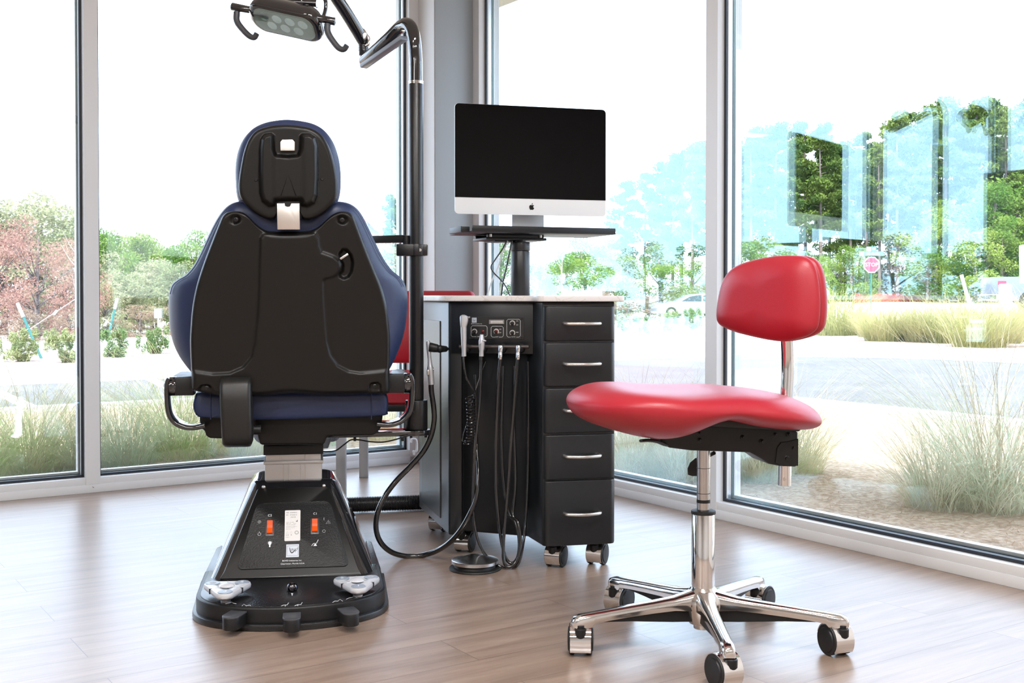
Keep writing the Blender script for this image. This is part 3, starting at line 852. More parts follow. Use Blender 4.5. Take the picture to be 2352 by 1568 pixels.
for (u, v, ang) in ((530, 1414, -22), (670, 1418, 0), (806, 1405, 16)):
    # toe paddle sticking out of the skirt, flat top
    zc = 0.052
    p = CF.loc(ground(u, v, zc)); 
    q = Matrix.Rotation(R(ang), 3, 'Z')
    base = Vector((p.x, p.y, 0)); 
    out = []
    hw = 0.0215
    poly = [(-hw, 0.045), (-hw, 0.002)] + [(-hw * math.cos(R(t)), 0.002 - 0.021 * math.sin(R(t))) for t in range(12, 180, 12)] + [(hw, 0.002), (hw, 0.045)]
    m_ = MB(); pr = [tuple((q @ Vector((x, y, 0)) + base)[:2]) for x, y in poly]
    flat(m_, pr, 0.018, 0.049, 0.002)
    o = m_.build('toe_paddle', M_BLACKM, chair, 40)
    m_ = MB(); pr = [tuple((q @ Vector((x * 1.06, y * 1.03, 0)) + base)[:2]) for x, y in poly]
    flat(m_, pr, 0.048, 0.053, 0.0015)
    m_.build('paddle_cap', mat('paddle_cap_grey', (0.06, 0.063, 0.07), 0.32), o, 40)

# ---- lift column
yc0, yc1 = 0.53, 0.69
m_ = MB(); 
def colbox(mb, hw, z0, z1, y0=yc0, y1=yc1, bev=0.003): mb.bx((-hw, y0, z0), (hw, y1, z1), bev)
colbox(m_, 0.0855, 0.28, 0.362)
for gx in (-0.028, -0.014, 0.022, 0.036): m_.bx((gx - 0.0012, yc0 - 0.0022, 0.28), (gx + 0.0012, yc0 + 0.002, 0.357), 0.0005)
colbox(m_, 0.0895, 0.354, 0.3635, yc0 - 0.004, yc1 + 0.004, 0.002)
m_.build('lift_column', mat('anodised_grey', (0.56, 0.54, 0.53), 0.36, 0.35), chair, 40)
m_ = MB(); colbox(m_, 0.0825, 0.36, 0.393, yc0 + 0.006, yc1 - 0.006)
for gx in (-0.038, 0.036): m_.bx((gx - 0.0022, yc0 + 0.002, 0.366), (gx + 0.0022, yc0 + 0.012, 0.386), 0.001)
m_.build('column_stage', mat('anodised_light', (0.66, 0.65, 0.64), 0.3, 0.4), chair, 40)
m_ = MB(); colbox(m_, 0.0895, 0.383, 0.412, yc0 - 0.006, yc1 + 0.006, 0.002)
m_.build('column_collar', M_BLACKM, chair, 40)

# ---- underside housing
def poly_pix(uvs, y0, k=0.0, z0=0.0):
    return [(p.x, p.z) for p in (CF.pix(u, v, y0, k, z0) for u, v in uvs)]
def yprism(mb, poly, y0, y1, bev=0.0, seg=2):
    return mb.prism(poly, y1 - y0, Matrix.Translation((0, y0, 0)), bev, seg)
m_ = MB()
hp = poly_pix([(585, 958), (588, 985), (592, 1005), (597, 1022), (744, 1022), (752, 1002), (858, 1000), (868, 992), (876, 981), (880, 950)], 0.42)
yprism(m_, hp, 0.42, 0.84, 0.008, 3)
hp = poly_pix([(457, 950), (459, 984), (469, 988), (472, 1000), (480, 1007), (516, 1008), (530, 1000), (600, 985), (600, 950)], 0.42)
yprism(m_, hp, 0.425, 0.84, 0.008, 3)
m_.build('seat_housing', M_BLACKP, chair, 35)

# ---- seat cushion, running away from the camera
sc_pts = poly_pix([(441, 930), (446, 910), (460, 901), (560, 899), (760, 899), (875, 899), (889, 905), (894, 925), (892, 945), (884, 956), (790, 961), (600, 966), (500, 962), (460, 961), (446, 952)], 0.37)
m_ = MB()
cxm = sum(p[0] for p in sc_pts) / len(sc_pts); czm = sum(p[1] for p in sc_pts) / len(sc_pts)
prof = [(0.370, 0.55), (0.371, 0.86), (0.378, 0.95), (0.392, 0.99), (0.42, 1.0), (0.80, 1.0), (0.95, 0.98), (1.05, 0.94), (1.08, 0.6)]
oo = resample(catmull([(q[0], q[1], 0) for q in sc_pts], 4, True), 120)[:, :2]
rr_ = [[(cxm + (x - cxm) * (1 - (1 - f_) * 0.25), y, czm + (z - czm) * f_) for x, z in oo] for y, f_ in prof]
m_.loft(rr_)
seat = m_.build('seat_cushion', M_NAVY, chair, 60)
m_ = MB()
for u in (484, 853):   # raised seams at both ends of the rear facing panel
    m_.tube([CF.pix(u, v, 0.3695) for v in (900, 908, 925, 945, 958, 963)], 0.0016, 6, 3)
m_.build('seam', M_NAVY, seat, 60)
# leg rest farther on
m_ = MB()
lr = [[(hw_ * sx, y, z) for sx, z in ()] for hw_, y in ()]
rr_ = []
for y, zc, hw_, th in ((1.05, 0.53, 0.20, 0.04), (1.12, 0.52, 0.20, 0.045), (1.35, 0.42, 0.185, 0.045), (1.55, 0.33, 0.17, 0.042), (1.62, 0.30, 0.14, 0.02)):
    rr_.append([(x, y, zc + z) for x, z in rrect(hw_ * 2, th * 2, th * 0.9, 6)])
m_.loft(rr_).build('leg_rest', M_NAVY, chair, 60)
m_ = MB()
rr_ = [[(x, y, zc + z) for x, z in rrect(hw_ * 2, th * 2, th * 0.5, 4)] for y, zc, hw_, th in ((0.80, 0.475, 0.15, 0.03), (1.1, 0.465, 0.15, 0.025), (1.35, 0.365, 0.14, 0.015), (1.55, 0.275, 0.12, 0.012))]
m_.loft(rr_).build('leg_rest_shell', M_BLACKP, chair, 40)

# ---- backrest
KB = -0.14; YB = 0.335; ZB = 0.58
def back_local(uvs, yo=0.0): return [(p.x, p.z) for p in (CF.pix(u, v, YB + yo, KB, ZB) for u, v in uvs)]
base_b = lambda yo: (lambda x, z: YB + yo + KB * (z - ZB))
shell_uv = [(441, 893), (440, 860), (438, 820), (437, 780), (439, 740), (443, 700), (452, 655), (468, 605), (487, 555), (503, 515), (512, 496), (524, 487), (540, 485), (556, 487),
            (568, 494), (584, 510), (600, 523), (616, 530), (640, 532), (668, 532), (700, 531), (716, 528), (732, 520), (748, 506), (762, 494), (776, 487), (792, 486), (805, 490),
            (814, 500), (824, 525), (841, 570), (860, 617), (876, 657), (887, 698), (893, 740), (896, 780), (895, 820), (894, 858), (894, 895), (886, 904), (860, 903), (790, 906), (735, 907),
            (690, 904), (668, 903), (640, 905), (600, 909), (540, 910), (505, 908), (470, 901), (450, 897)]
center_uv = [(600, 549), (606, 540), (618, 536), (660, 534), (712, 534), (724, 538), (731, 548), (733, 568), (738, 580), (750, 584), (766, 590), (778, 600), (781, 613), (777, 627), (766, 636), (750, 639), (742, 644),
             (742, 680), (746, 740), (750, 785), (758, 815), (775, 838), (800, 851), (825, 855), (860, 852), (905, 846), (905, 930), (430, 930), (430, 850), (450, 851), (490, 857), (530, 855), (560, 842), (580, 818), (587, 785), (592, 740), (596, 680), (598, 600)]
hole_uv = [(793, 585), (788, 572), (794, 572), (806, 582), (811, 600), (809, 620), (802, 636), (790, 641), (780, 634), (779, 626), (788, 622), (783, 605), (776, 596), (779, 580), (787, 574)]
slot_uv = [(786, 572), (797, 574), (807, 586), (811, 603), (808, 624), (800, 637), (789, 641), (779, 636), (777, 628), (785, 621), (786, 606), (781, 595), (777, 584)]
cpoly = back_local(center_uv); spoly = back_local(slot_uv)
scr = [back_local([q_])[0] for q_ in ((542, 504), (786, 505))]
low = [back_local([q_])[0] for q_ in ((475, 891), (860, 886))]
def hshell(x, z):
    h = 0.0075 * sstep(sdist(x, z, cpoly), -0.006, 0.006) - 0.004
    h = h - 0.016 * sstep(sdist(x, z, spoly), -0.004, 0.007)
    for (sx, sz) in scr:
        d = np.hypot(x - sx, z - sz); h = h - 0.007 * (1 - sstep(d, 0.010, 0.017))
    for (sx, sz) in low:
        d = np.maximum(np.abs(x - sx) - 0.004, 0); dz = np.maximum(np.where(z > sz, z - sz, 0), 0); d = np.hypot(d, dz)
        h = h - 0.010 * (1 - sstep(d, 0.010, 0.015))
    return h
sp = back_local(shell_uv)
m_ = pad(sp, 0.034, 0.02, 0.022, hshell, base_b(0.0), N=420, rings=110, p=2.6)
bs = m_.build('back_shell', M_BLACKP, chair, 180)
m_ = MB()
for (u, v) in ((542, 504), (786, 505), (475, 890), (861, 886), (668, 887)):
    p = CF.pix(u, v, YB - 0.029, KB, ZB)
    m_.lathe([(0, 0), (0.0062, 0), (0.0062, 0.004), (0.0025, 0.0058), (0.0025, 0.003), (0, 0.003)], p + Vector((0, 0.002, 0)), (0, -1, 0), 16)
m_.build('screw', M_BLACKM, chair, 40)
# headrest release in the slot
pa = CF.pix(781, 595, YB - 0.032, KB, ZB); pb_ = CF.pix(800, 583, YB - 0.045, KB, ZB)
MB().box((pa + pb_) / 2, (0.026, 0.014, 0.006), 0.001, Matrix.Rotation(R(-33), 3, 'Y')).build('release_lever', M_STEEL, chair, 40)
# cushion behind the shell with wings
cush_uv = [(442, 870), (425, 850), (405, 826), (388, 796), (379, 765), (375, 730), (374, 695), (376, 672), (383, 652), (398, 640), (420, 628), (440, 606), (455, 580), (470, 550), (486, 518), (502, 492), (520, 473), (540, 463), (566, 461), (600, 468), (620, 480),
           (668, 482), (720, 480), (740, 468), (765, 462), (793, 463), (815, 472), (832, 490), (850, 524), (866, 556), (884, 590), (905, 618), (928, 636), (940, 654), (946, 680), (945, 715), (941, 750), (932, 785), (918, 820), (905, 845), (893, 866), (885, 890), (760, 898), (668, 900), (560, 900), (452, 893)]
cu = back_local(cush_uv, 0.03)
cen = np.array(cu).mean(0)
def cbase(x, z):
    return YB + 0.045 + KB * (z - ZB) + 0.9 * np.maximum(np.abs(x - cen[0]) - 0.13, 0) ** 1.6 * 1.6
m_ = pad(cu, 0.045, 0.055, 0.05, None, cbase, N=300, rings=40, p=2.2)
cbk = m_.build('back_cushion', M_NAVY, chair, 180)
m_ = MB()
for side in (cush_uv[7:19], cush_uv[24:34]):
    pts = []
    for (u, v) in side:
        p = CF.pix(u + (6 if u < 668 else -6), v + 3, YB + 0.03, KB, ZB)
        pts.append((p.x, cbase(np.array(p.x), np.array(p.z)).item() - 0.034, p.z))
    m_.tube(pts, 0.0013, 5, 5)
m_.build('seam', mat('navy_thread', (0.05, 0.07, 0.16), 0.5), cbk, 60)

# ---- headrest
KH = -0.05; YH = 0.245; ZH = 1.1
def head_local(uvs, yo=0.0): return [(p.x, p.z) for p in (CF.pix(u, v, YH + yo, KH, ZH) for u, v in uvs)]
hc = [(660, 273), (690, 276), (720, 283), (744, 297), (764, 322), (776, 352), (782, 385), (783, 425), (779, 455), (768, 476), (748, 496), (722, 510), (690, 518), (660, 520), (628, 518), (600, 508), (572, 492), (553, 472), (543, 448), (540, 415), (540, 380), (545, 348), (558, 318), (580, 294), (606, 281), (634, 275)]
m_ = pad(head_local(hc, 0.04), 0.05, 0.055, 0.05, None, lambda x, z: YH + 0.06 + KH * (z - ZH), N=200, rings=30, p=2.3)
m_.build('headrest_cushion', M_NAVY, chair, 180)
hs = [(657, 287), (690, 290), (716, 296), (740, 312), (757, 340), (768, 375), (774, 410), (775, 440), (771, 460), (757, 478), (738, 494), (718, 503), (702, 505), (694, 500), (693, 490), (635, 490), (633, 500), (622, 504), (606, 500), (584, 488), (562, 468), (551, 450), (548, 425), (552, 390), (560, 350), (572, 320), (590, 300), (620, 290)]
ring_uv = [(597, 345), (600, 322), (608, 311), (624, 309), (630, 314), (631, 345), (636, 357), (662, 359), (683, 357), (688, 345), (689, 315), (694, 310), (712, 310), (724, 318), (730, 338), (731, 400), (729, 450), (722, 468), (706, 476), (694, 474), (690, 462), (662, 462), (634, 463), (630, 474), (618, 475), (604, 464), (598, 445), (596, 400)]
rp = head_local(ring_uv)
mid_l, mid_r = head_local([(624, 400)])[0][0], head_local([(703, 400)])[0][0]
def hhead(x, z):
    h = 0.017 * sstep(sdist(x, z, rp), -0.004, 0.012)
    cxh = (mid_l + mid_r) / 2
    h = h + 0.006 * (1 - sstep(np.abs(x - cxh) * 1.0, 0.02, (mid_r - mid_l) / 2 + 0.02)) * 0 + 0.005 * sstep(np.abs(x - cxh), 0.03, 0.05) * (sdist(x, z, rp) > 0)
    return h
m_ = pad(head_local(hs), 0.018, 0.05, 0.014, hhead, lambda x, z: YH + KH * (z - ZH), N=360, rings=80, p=2.4)
m_.build('headrest_shell', M_BLACKP, chair, 180)
pm = CF.pix(663, 499, YB - 0.060, KB, ZB)
def plate(name, uvs, y0, th, m, k=0.0, z0=0.0, bev=0.0012, par=None):
    pl_ = [(p.x, p.z) for p in (CF.pix(u, v, y0, k, z0) for u, v in uvs)]
    m2 = MB(); yprism(m2, pl_, 0, th, bev)
    S = Matrix.Identity(4); S[1][2] = k; 
    m2.v = [(x, y + y0 + k * (z - z0), z) for x, y, z in m2.v]
    return m2.build(name, m, par or chair, 30)
M_BRK = mat('satin_steel_beige_reflection', (0.70, 0.66, 0.62), 0.38, 0.9)  # satin stainless; beige of the reflected room put into the base colour
hb = plate('headrest_bracket', [(636, 467), (654, 467), (655, 473), (660, 475), (666, 474), (669, 467), (688, 467), (689, 527), (637, 527)], YH - 0.03, 0.006, M_BRK, KH, ZH)
plate('bracket_tab', [(644, 326), (648, 320), (672, 320), (677, 326), (677, 346), (644, 346)], YH - 0.035, 0.004, M_BRK, 0.15, 1.28, par=hb)
m_ = MB()
for u, v in ((588, 413), (740, 411)):
    p = CF.pix(u, v, YH - 0.02, KH, ZH); m_.lathe([(0, 0), (0.005, 0), (0.005, 0.003), (0.002, 0.005), (0, 0.004)], p + Vector((0, .004, 0)), (0, -1, 0), 14)
m_.build('screw', M_BLACKM, chair, 40)
# stay that joins bracket and back
m_ = MB(); p0 = CF.pix(640, 527, YB + 0.0, KB, ZB); p1 = CF.pix(686, 400, YH + 0.05, KH, ZH)
m_.bx((p0.x, YH - 0.02, p0.z + 0.004), (p1.x, YH + 0.03, p1.z)); m_.build('headrest_stay', M_BLACKM, chair, 0)

# ---- black strap shaped cover arm hanging below the back
m_ = MB()
sec = []
for (ul, ur, v, yy) in ((508, 572, 868, 0.285), (504, 576, 872, 0.262), (503, 577, 885, 0.250), (504, 577, 920, 0.245), (506, 578, 960, 0.245), (508, 579, 1000, 0.250), (509, 578, 1022, 0.260), (513, 574, 1031, 0.285)):
    pl_ = CF.pix(ul, v, 0.25); pr_ = CF.pix(ur, v, 0.25); c_ = (pl_.x + pr_.x) / 2; hw_ = (pr_.x - pl_.x) / 2
    yb_ = 0.36
    sec.append([(c_ + x, (yy + yb_) / 2 + y, pl_.z) for x, y in rrect(hw_ * 2, (yb_ - yy), min(0.014, (yb_ - yy) / 2 - 0.002), 5)])
m_.loft(sec); m_.build('recline_arm', mat('soft_black_moulding', (0.009, 0.0085, 0.008), 0.42, 0, 0.5, bump=(500, 0.1, 0.0008)), chair, 50)
m_ = MB(); p = CF.pix(583, 987, 0.37); m_.cyl(p + Vector((-0.03, 0, 0)), p + Vector((0.02, 0, 0)), 0.014).build('pivot_pin', M_BLACKM, chair, 40)

# ---- armrests: pivot block plus looped arm
for side, blk, disc, loop in ((-1, ((401, 866), (446, 908)), ((386, 866), (402, 911)), [(388, 869), (383, 880), (382, 905), (384, 935), (390, 958), (404, 974), (424, 982), (446, 983), (470, 978)]),
                              (1, ((887, 860), (930, 902)), ((929, 858), (944, 905)), [(942, 861), (947, 872), (948, 900), (946, 932), (940, 951), (926, 966), (908, 974), (890, 977), (866, 975)])):
    y0 = 0.36
    a_ = CF.pix(*blk[0], y0); b_ = CF.pix(*blk[1], y0)
    ar = empty('armrest', (0, 0, 0)); ar.parent = chair
    m_ = MB(); m_.bx((a_.x, y0, b_.z), (b_.x, y0 + 0.06, a_.z), 0.004); m_.build('pivot_block', M_BLACKM, ar, 40)
    a_ = CF.pix(*disc[0], y0); b_ = CF.pix(*disc[1], y0); zc = (a_.z + b_.z) / 2; r_ = (a_.z - b_.z) / 2
    m_ = MB(); m_.cyl((a_.x, y0 + r_, zc), (b_.x + 0.004, y0 + r_, zc), r_, bev=0.003); m_.build('pivot_disc', M_BLACKG, ar, 40)
    pts = [CF.pix(u, v, y0) for u, v in loop]
    pts = catmull(pts, 5); th = 0.0065
    inner, outer = [], []
    for i, q_ in enumerate(pts):
        t = (pts[min(i + 1, len(pts) - 1)] - pts[max(i - 1, 0)]).normalized(); nrm = Vector((t.z, 0, -t.x))
        inner.append(q_ + nrm * th); outer.append(q_ - nrm * th)
    m_ = MB(); rr_ = []
    for i in range(len(pts)):
        q0, q1 = inner[i], outer[i]; e_ = 0.003
        d_ = (q1 - q0).normalized() * e_
        y1 = 0.085
        rr_.append([q0 + Vector((0, e_, 0)), q0 + d_, q1 - d_, q1 + Vector((0, e_, 0)), q1 + Vector((0, y1 - e_, 0)), q1 - d_ + Vector((0, y1, 0)), q0 + d_ + Vector((0, y1, 0)), q0 + Vector((0, y1 - e_, 0))])
    m_.loft(rr_); m_.build('arm_loop', M_BLACKG, ar, 50)
    # arm pad running forward from the pivot
    m_ = MB(); xm = (a_.x + b_.x) / 2 + side * 0.0
    rr_ = [[(xm + x, y, zc + z) for x, z in rrect(0.055, 0.04 * f_, 0.018 * f_, 5)] for y, f_ in ((0.41, 0.6), (0.425, 1), (0.72, 1), (0.745, 0.6))]
    m_.loft(rr_).build('arm_pad', M_BLACKM, ar, 50)

# ---- arm that carries the lamp post, with its socket and cable
p0 = CF.pix(757, 1001, 0.60); 
PD = 3.70
PW = at(956.5, 900, PD); PL = CF.loc(PW)         # post axis
z_t = CF.loc(at(956, 920, PD - .03)).z; z_b = CF.loc(at(956, 988, PD - .03)).z; z_b2 = CF.loc(at(956, 1002, PD - .05)).z
m_ = MB(); yy = PL.y
m_.bx((0.10, yy - 0.045, z_b2), (PL.x + 0.02, yy + 0.04, z_b), 0.004)
m_.cyl((PL.x, yy, z_b2), (PL.x, yy, z_b), 0.046, n=40, bev=0.002)
m_.build('post_arm', M_BLACKG, chair, 40)
m_ = MB(); m_.cyl((PL.x, yy, z_b), (PL.x, yy, z_t), 0.0362, n=40, bev=0.002)
m_.build('post_socket', M_BLACKT, chair, 40)
m_ = MB()
for u in (944, 978): 
    q_ = CF.loc(at(u, 1000, PD)); m_.cyl((q_.x, yy, z_b2 - 0.010), (q_.x, yy, z_b2), 0.0045, n=10)
for u, v in ((950, 945), (950, 976)):
    q_ = CF.loc(at(u, v, PD - .036)); m_.cyl((q_.x, q_.y + 0.006, q_.z), (q_.x, q_.y - 0.002, q_.z), 0.0035, n=10)
m_.build('bolt', M_BLACKM, chair, 40)
m_ = MB(); m_.tube([CF.loc(at(u, v, PD - .06)) for u, v in ((738, 1036), (752, 1037), (772, 1034), (790, 1021), (806, 1010), (825, 1010), (850, 1014), (880, 1015), (905, 1010), (925, 1004), (940, 1000))], 0.0023, 8, 5)
m_.build('cable', M_HOSE, chair, 60)
m_ = MB()
for u in (815, 924):
    q_ = CF.loc(at(u, 1008, PD - .06)); m_.box(q_, (0.009, 0.012, 0.012), 0.001)
m_.build('cable_clip', M_BLACKM, chair, 30)

# ================================================================== examination lamp on its post
lamp = empty('examination_lamp', (PW.x, PW.y, z_t - 0.0)); lamp.location = (PW.x, PW.y, 0)
tag(lamp, 'black examination lamp with two handles on a tall curved post beside the chair', 'lamp')
LO = Vector((PW.x, PW.y, 0))
def LP(u, v, Y): return at(u, v, Y) - LO
Yp = PW.y
zc_ = at(956, 191, Yp).z
m_ = MB(); m_.cyl((0, 0, z_t), (0, 0, zc_ - 0.002), 0.0236, n=40, bev=0.001); m_.build('lower_post', M_BLACKT, lamp, 40)
m_ = MB(); m_.lathe([(0, -0.004), (0.0235, -0.004), (0.0235, 0.002), (0.0245, 0.003), (0.0245, 0.006), (0.0215, 0.007), (0, 0.007)], (0, 0, zc_)); m_.build('post_collar', M_CHROME, lamp, 40)
ye = 3.95
pts = [(0, 0, zc_ + 0.004), (0, 0, zc_ + 0.05), LP(955, 135, Yp), LP(952, 95, Yp), LP(946, 68, Yp + 0.01), LP(935, 56, Yp + 0.03), LP(920, 62, Yp + 0.07), LP(895, 87, 3.81), LP(862, 118, 3.88), LP(838, 139, ye)]
m_ = MB(); m_.tube(pts, 0.0216, 24, 8)
e_ = Vector(pts[-1]); m_.ball(e_, 0.0216, 20, 12)
m_.build('curved_post', M_BLACKG, lamp, 60)
# grey strip below the slanting tube
a_ = LP(928, 84, 3.74); b_ = LP(834, 150, 3.92)
dv = (b_ - a_); M = basis((a_ + b_) / 2, dv, Vector((0, 0, 1)).cross(dv))
m_ = MB(); m_.box(M.translation + Vector((0, 0, -0.004)), (dv.length, 0.030, 0.016), 0.004, M.to_3x3())
m_.build('cable_cover', mat('blue_grey_cover', (0.25, 0.28, 0.33), 0.3), lamp, 40)
j0 = LP(835, 128, ye); j1 = LP(835, 92, ye)
m_ = MB(); m_.cyl((j0.x, j0.y, j0.z), (j0.x, j0.y, j1.z), 0.0165, n=24, bev=0.001)
for zz in (0.3, 0.45, 0.6): m_.cyl((j0.x, j0.y, j0.z + (j1.z - j0.z) * zz), (j0.x, j0.y, j0.z + (j1.z - j0.z) * zz + 0.004), 0.0178, n=24)
m_.build('swivel_joint', M_CHROME if False else mat('dark_joint', (0.05, 0.05, 0.055), 0.15, 0.6), lamp, 40)
top = Vector((j0.x, j0.y, j1.z))
far = LP(757, -30, 3.78)
m_ = MB(); m_.tube([top + Vector((0, 0, -0.005)), top + (far - top) * 0.5, far, LP(700, -140, 3.6)], 0.0215, 24, 5)
m_.build('spring_arm', M_BLACKG, lamp, 60)
m_ = MB(); dn = (far - top).normalized()
m_.lathe([(0.0225, -0.01), (0.0235, -0.008), (0.0235, 0.012), (0.0225, 0.014)], top + dn * 0.02, dn, 28)
q_ = LP(842, 92, ye - 0.02)
m_.tube([q_ + Vector((-0.006, 0, 0.02)), q_ + Vector((0.006, 0, 0.008)), q_ + Vector((0.008, 0, -0.012)), q_ + Vector((-0.004, 0, -0.02))], 0.006, 10, 4)
m_.build('joint_cap', M_CHROME, lamp, 50)
# head
Yh = 3.55
hc0 = LP(655, 52, Yh)
U = (LP(738, 66, Yh - 0.03) - LP(566, 40, Yh + 0.03)).normalized()
N_ = Vector((-0.08, -0.52, -0.85)).normalized()          # glass looks down and toward the room
U = (LP(738, 72, Yh - 0.03) - LP(566, 34, Yh + 0.02)).normalized(); N_ = (N_ - U * U.dot(N_)).normalized(); V = N_.cross(U); 
if V.z < 0: V = -V
def HM(x, y, z): return hc0 + U * x + V * y - N_ * z      # z = away from the glass, up the housing
hw_, hh_ = 0.121, 0.060
m_ = MB(); rr_ = []
for z, f_, g_ in ((-0.006, 0.90, 0.88), (-0.004, 0.97, 0.95), (0.004, 1.0, 1.0), (0.016, 1.0, 1.02), (0.028, 0.97, 1.0), (0.045, 0.88, 0.86), (0.058, 0.70, 0.62), (0.064, 0.40, 0.30)):
    rr_.append([HM(x * f_, y * g_, z) for x, y in rrect(hw_ * 2, hh_ * 2, 0.046, 8)])
m_.loft(rr_); m_.build('lamp_housing', M_BLACKG, lamp, 60)
m_ = MB(); m_.loft([[HM(x, y, z) for x, y in rrect(hw_ * 1.66, hh_ * 1.52, 0.034, 8)] for z in (-0.0125, -0.012)])
def simple_glass():
    m = bpy.data.materials.new('lamp_glass'); m.use_nodes = True
    n = m.node_tree.nodes; l = m.node_tree.links; n.clear()
    out = n.new('ShaderNodeOutputMaterial'); mix = n.new('ShaderNodeMixShader'); mix.inputs[0].default_value = 0.14
    t = n.new('ShaderNodeBsdfTransparent'); t.inputs[0].default_value = (0.9, 0.95, 0.92, 1)
    g = n.new('ShaderNodeBsdfGlossy'); g.inputs['Roughness'].default_value = 0.02
    l.new(t.outputs[0], mix.inputs[1]); l.new(g.outputs[0], mix.inputs[2]); l.new(mix.outputs[0], out.inputs[0]); return m
MG = simple_glass()
m_.build('lamp_lens', MG, lamp, 30)
m_ = MB(); m_.loft([[HM(x, y, z) for x, y in rrect(hw_ * 1.68, hh_ * 1.56, 0.034, 8)] for z in (-0.0068, -0.0062)])
m_.build('lens_tray', mat('grey_green_tray', (0.42, 0.45, 0.41), 0.2, 0.7), lamp, 30)
m_ = MB()
for (x, y) in ((-0.066, 0.015), (-0.022, 0.015), (0.022, 0.015), (0.066, 0.015), (-0.045, -0.018), (0.0, -0.018), (0.045, -0.018)):
    m_.lathe([(0.0, 0.010), (0.006, 0.0092), (0.012, 0.006), (0.0155, 0.0), (0.0165, -0.001), (0.0, -0.001)], HM(x, y, -0.0065), -N_, 20)
m_.build('reflector', mat('silvered_reflector', (0.85, 0.86, 0.86), 0.12, 1.0), lamp, 60)
for side, (hu, hv), pts_uv in ((-1, (546, 20), [(544, 28), (544, 48), (556, 66), (572, 82), (584, 86), (590, 77)]), (1, (748, 47), [(752, 56), (753, 74), (763, 92), (778, 110), (790, 113), (797, 104)])):
    h_ = MB(); s_ = -1 if side < 0 else 1
    Yq = Yh + (0.04 if side < 0 else -0.04)
    ax0 = LP(533 if side < 0 else 770, 15 if side < 0 else 50, Yq); ax1 = LP(575 if side < 0 else 715, 23 if side < 0 else 38, Yq + (-.01 if side < 0 else 0.0))
    h_.cyl(ax0, ax1, 0.0125, 0.011, 20, 0.001)
    ho = h_.build('handle_mount', M_BLACKG, lamp, 40)
    h_ = MB(); h_.tube([LP(u, v, Yq - 0.015 * i * 0.3) for i, (u, v) in enumerate(pts_uv)], lambda t: 0.0105 - 0.002 * t, 14, 6)
    h_.build('handle', mat('charcoal_handle', (0.05, 0.052, 0.06), 0.4), lamp, 60)
# yoke and cable above the head
m_ = MB()
m_.tube([LP(742, 42, Yh + 0.02), LP(748, 20, Yh + 0.03), LP(747, 0, Yh + 0.03), LP(735, -25, Yh + 0.02), LP(705, -60, Yh + 0.03), LP(690, -100, 3.58)], 0.0065, 12, 5)
m_.tube([LP(728, 18, Yh + 0.05), LP(722, 2, Yh + 0.05), LP(716, -20, Yh + 0.04), LP(700, -70, 3.56)], 0.0035, 10, 5)
m_.cyl(LP(690, 6, Yh + 0.04), LP(698, -60, Yh + 0.05), 0.02, 0.016)
m_.cyl(LP(660, 4, Yh + 0.04), LP(728, 8, Yh + 0.03), 0.012, 0.012)
m_.build('yoke', M_BLACKG, lamp, 50)
# clamp on the post with a side bar
zc0 = at(956, 588, Yp).z; zc1 = at(956, 561, Yp).z
cl = MB(); cl.cyl((0, 0, zc0), (0, 0, zc1), 0.031, n=30, bev=0.002)
cl.bx((-0.062, -0.03, zc0), (0.0, 0.005, zc1), 0.003); cl.bx((0, -0.022, zc0 + 0.001), (0.038, 0.012, zc1 - 0.001), 0.003)
co_ = cl.build('post_clamp', M_BLACKT, lamp, 30)
q_ = LP(965, 574, Yp - 0.025); MB().cyl(q_ + Vector((0, 0.004, 0)), q_ + Vector((0, -0.003, 0)), 0.005, n=14).build('clamp_screw', M_STEEL, co_, 40)
a_ = LP(930, 549, Yp + 0.0); b_ = LP(855, 549.5, Yp + 0.06)
zb0 = at(930, 558, Yp).z; zb1 = at(930, 541, Yp).z
m_ = MB(); 
dv = Vector((b_.x - a_.x, b_.y - a_.y, 0)); M = basis((a_ + b_) / 2, dv, Vector((-dv.y, dv.x, 0)))
m_.box(M.translation, (dv.length, 0.034, zb1 - zb0), 0.003, M.to_3x3())
m_.cyl((a_.x + 0.004, a_.y, zc0 + 0.02), (a_.x + 0.004, a_.y, zb1), 0.012)
m_.build('side_bar', M_BLACKT, lamp, 30)

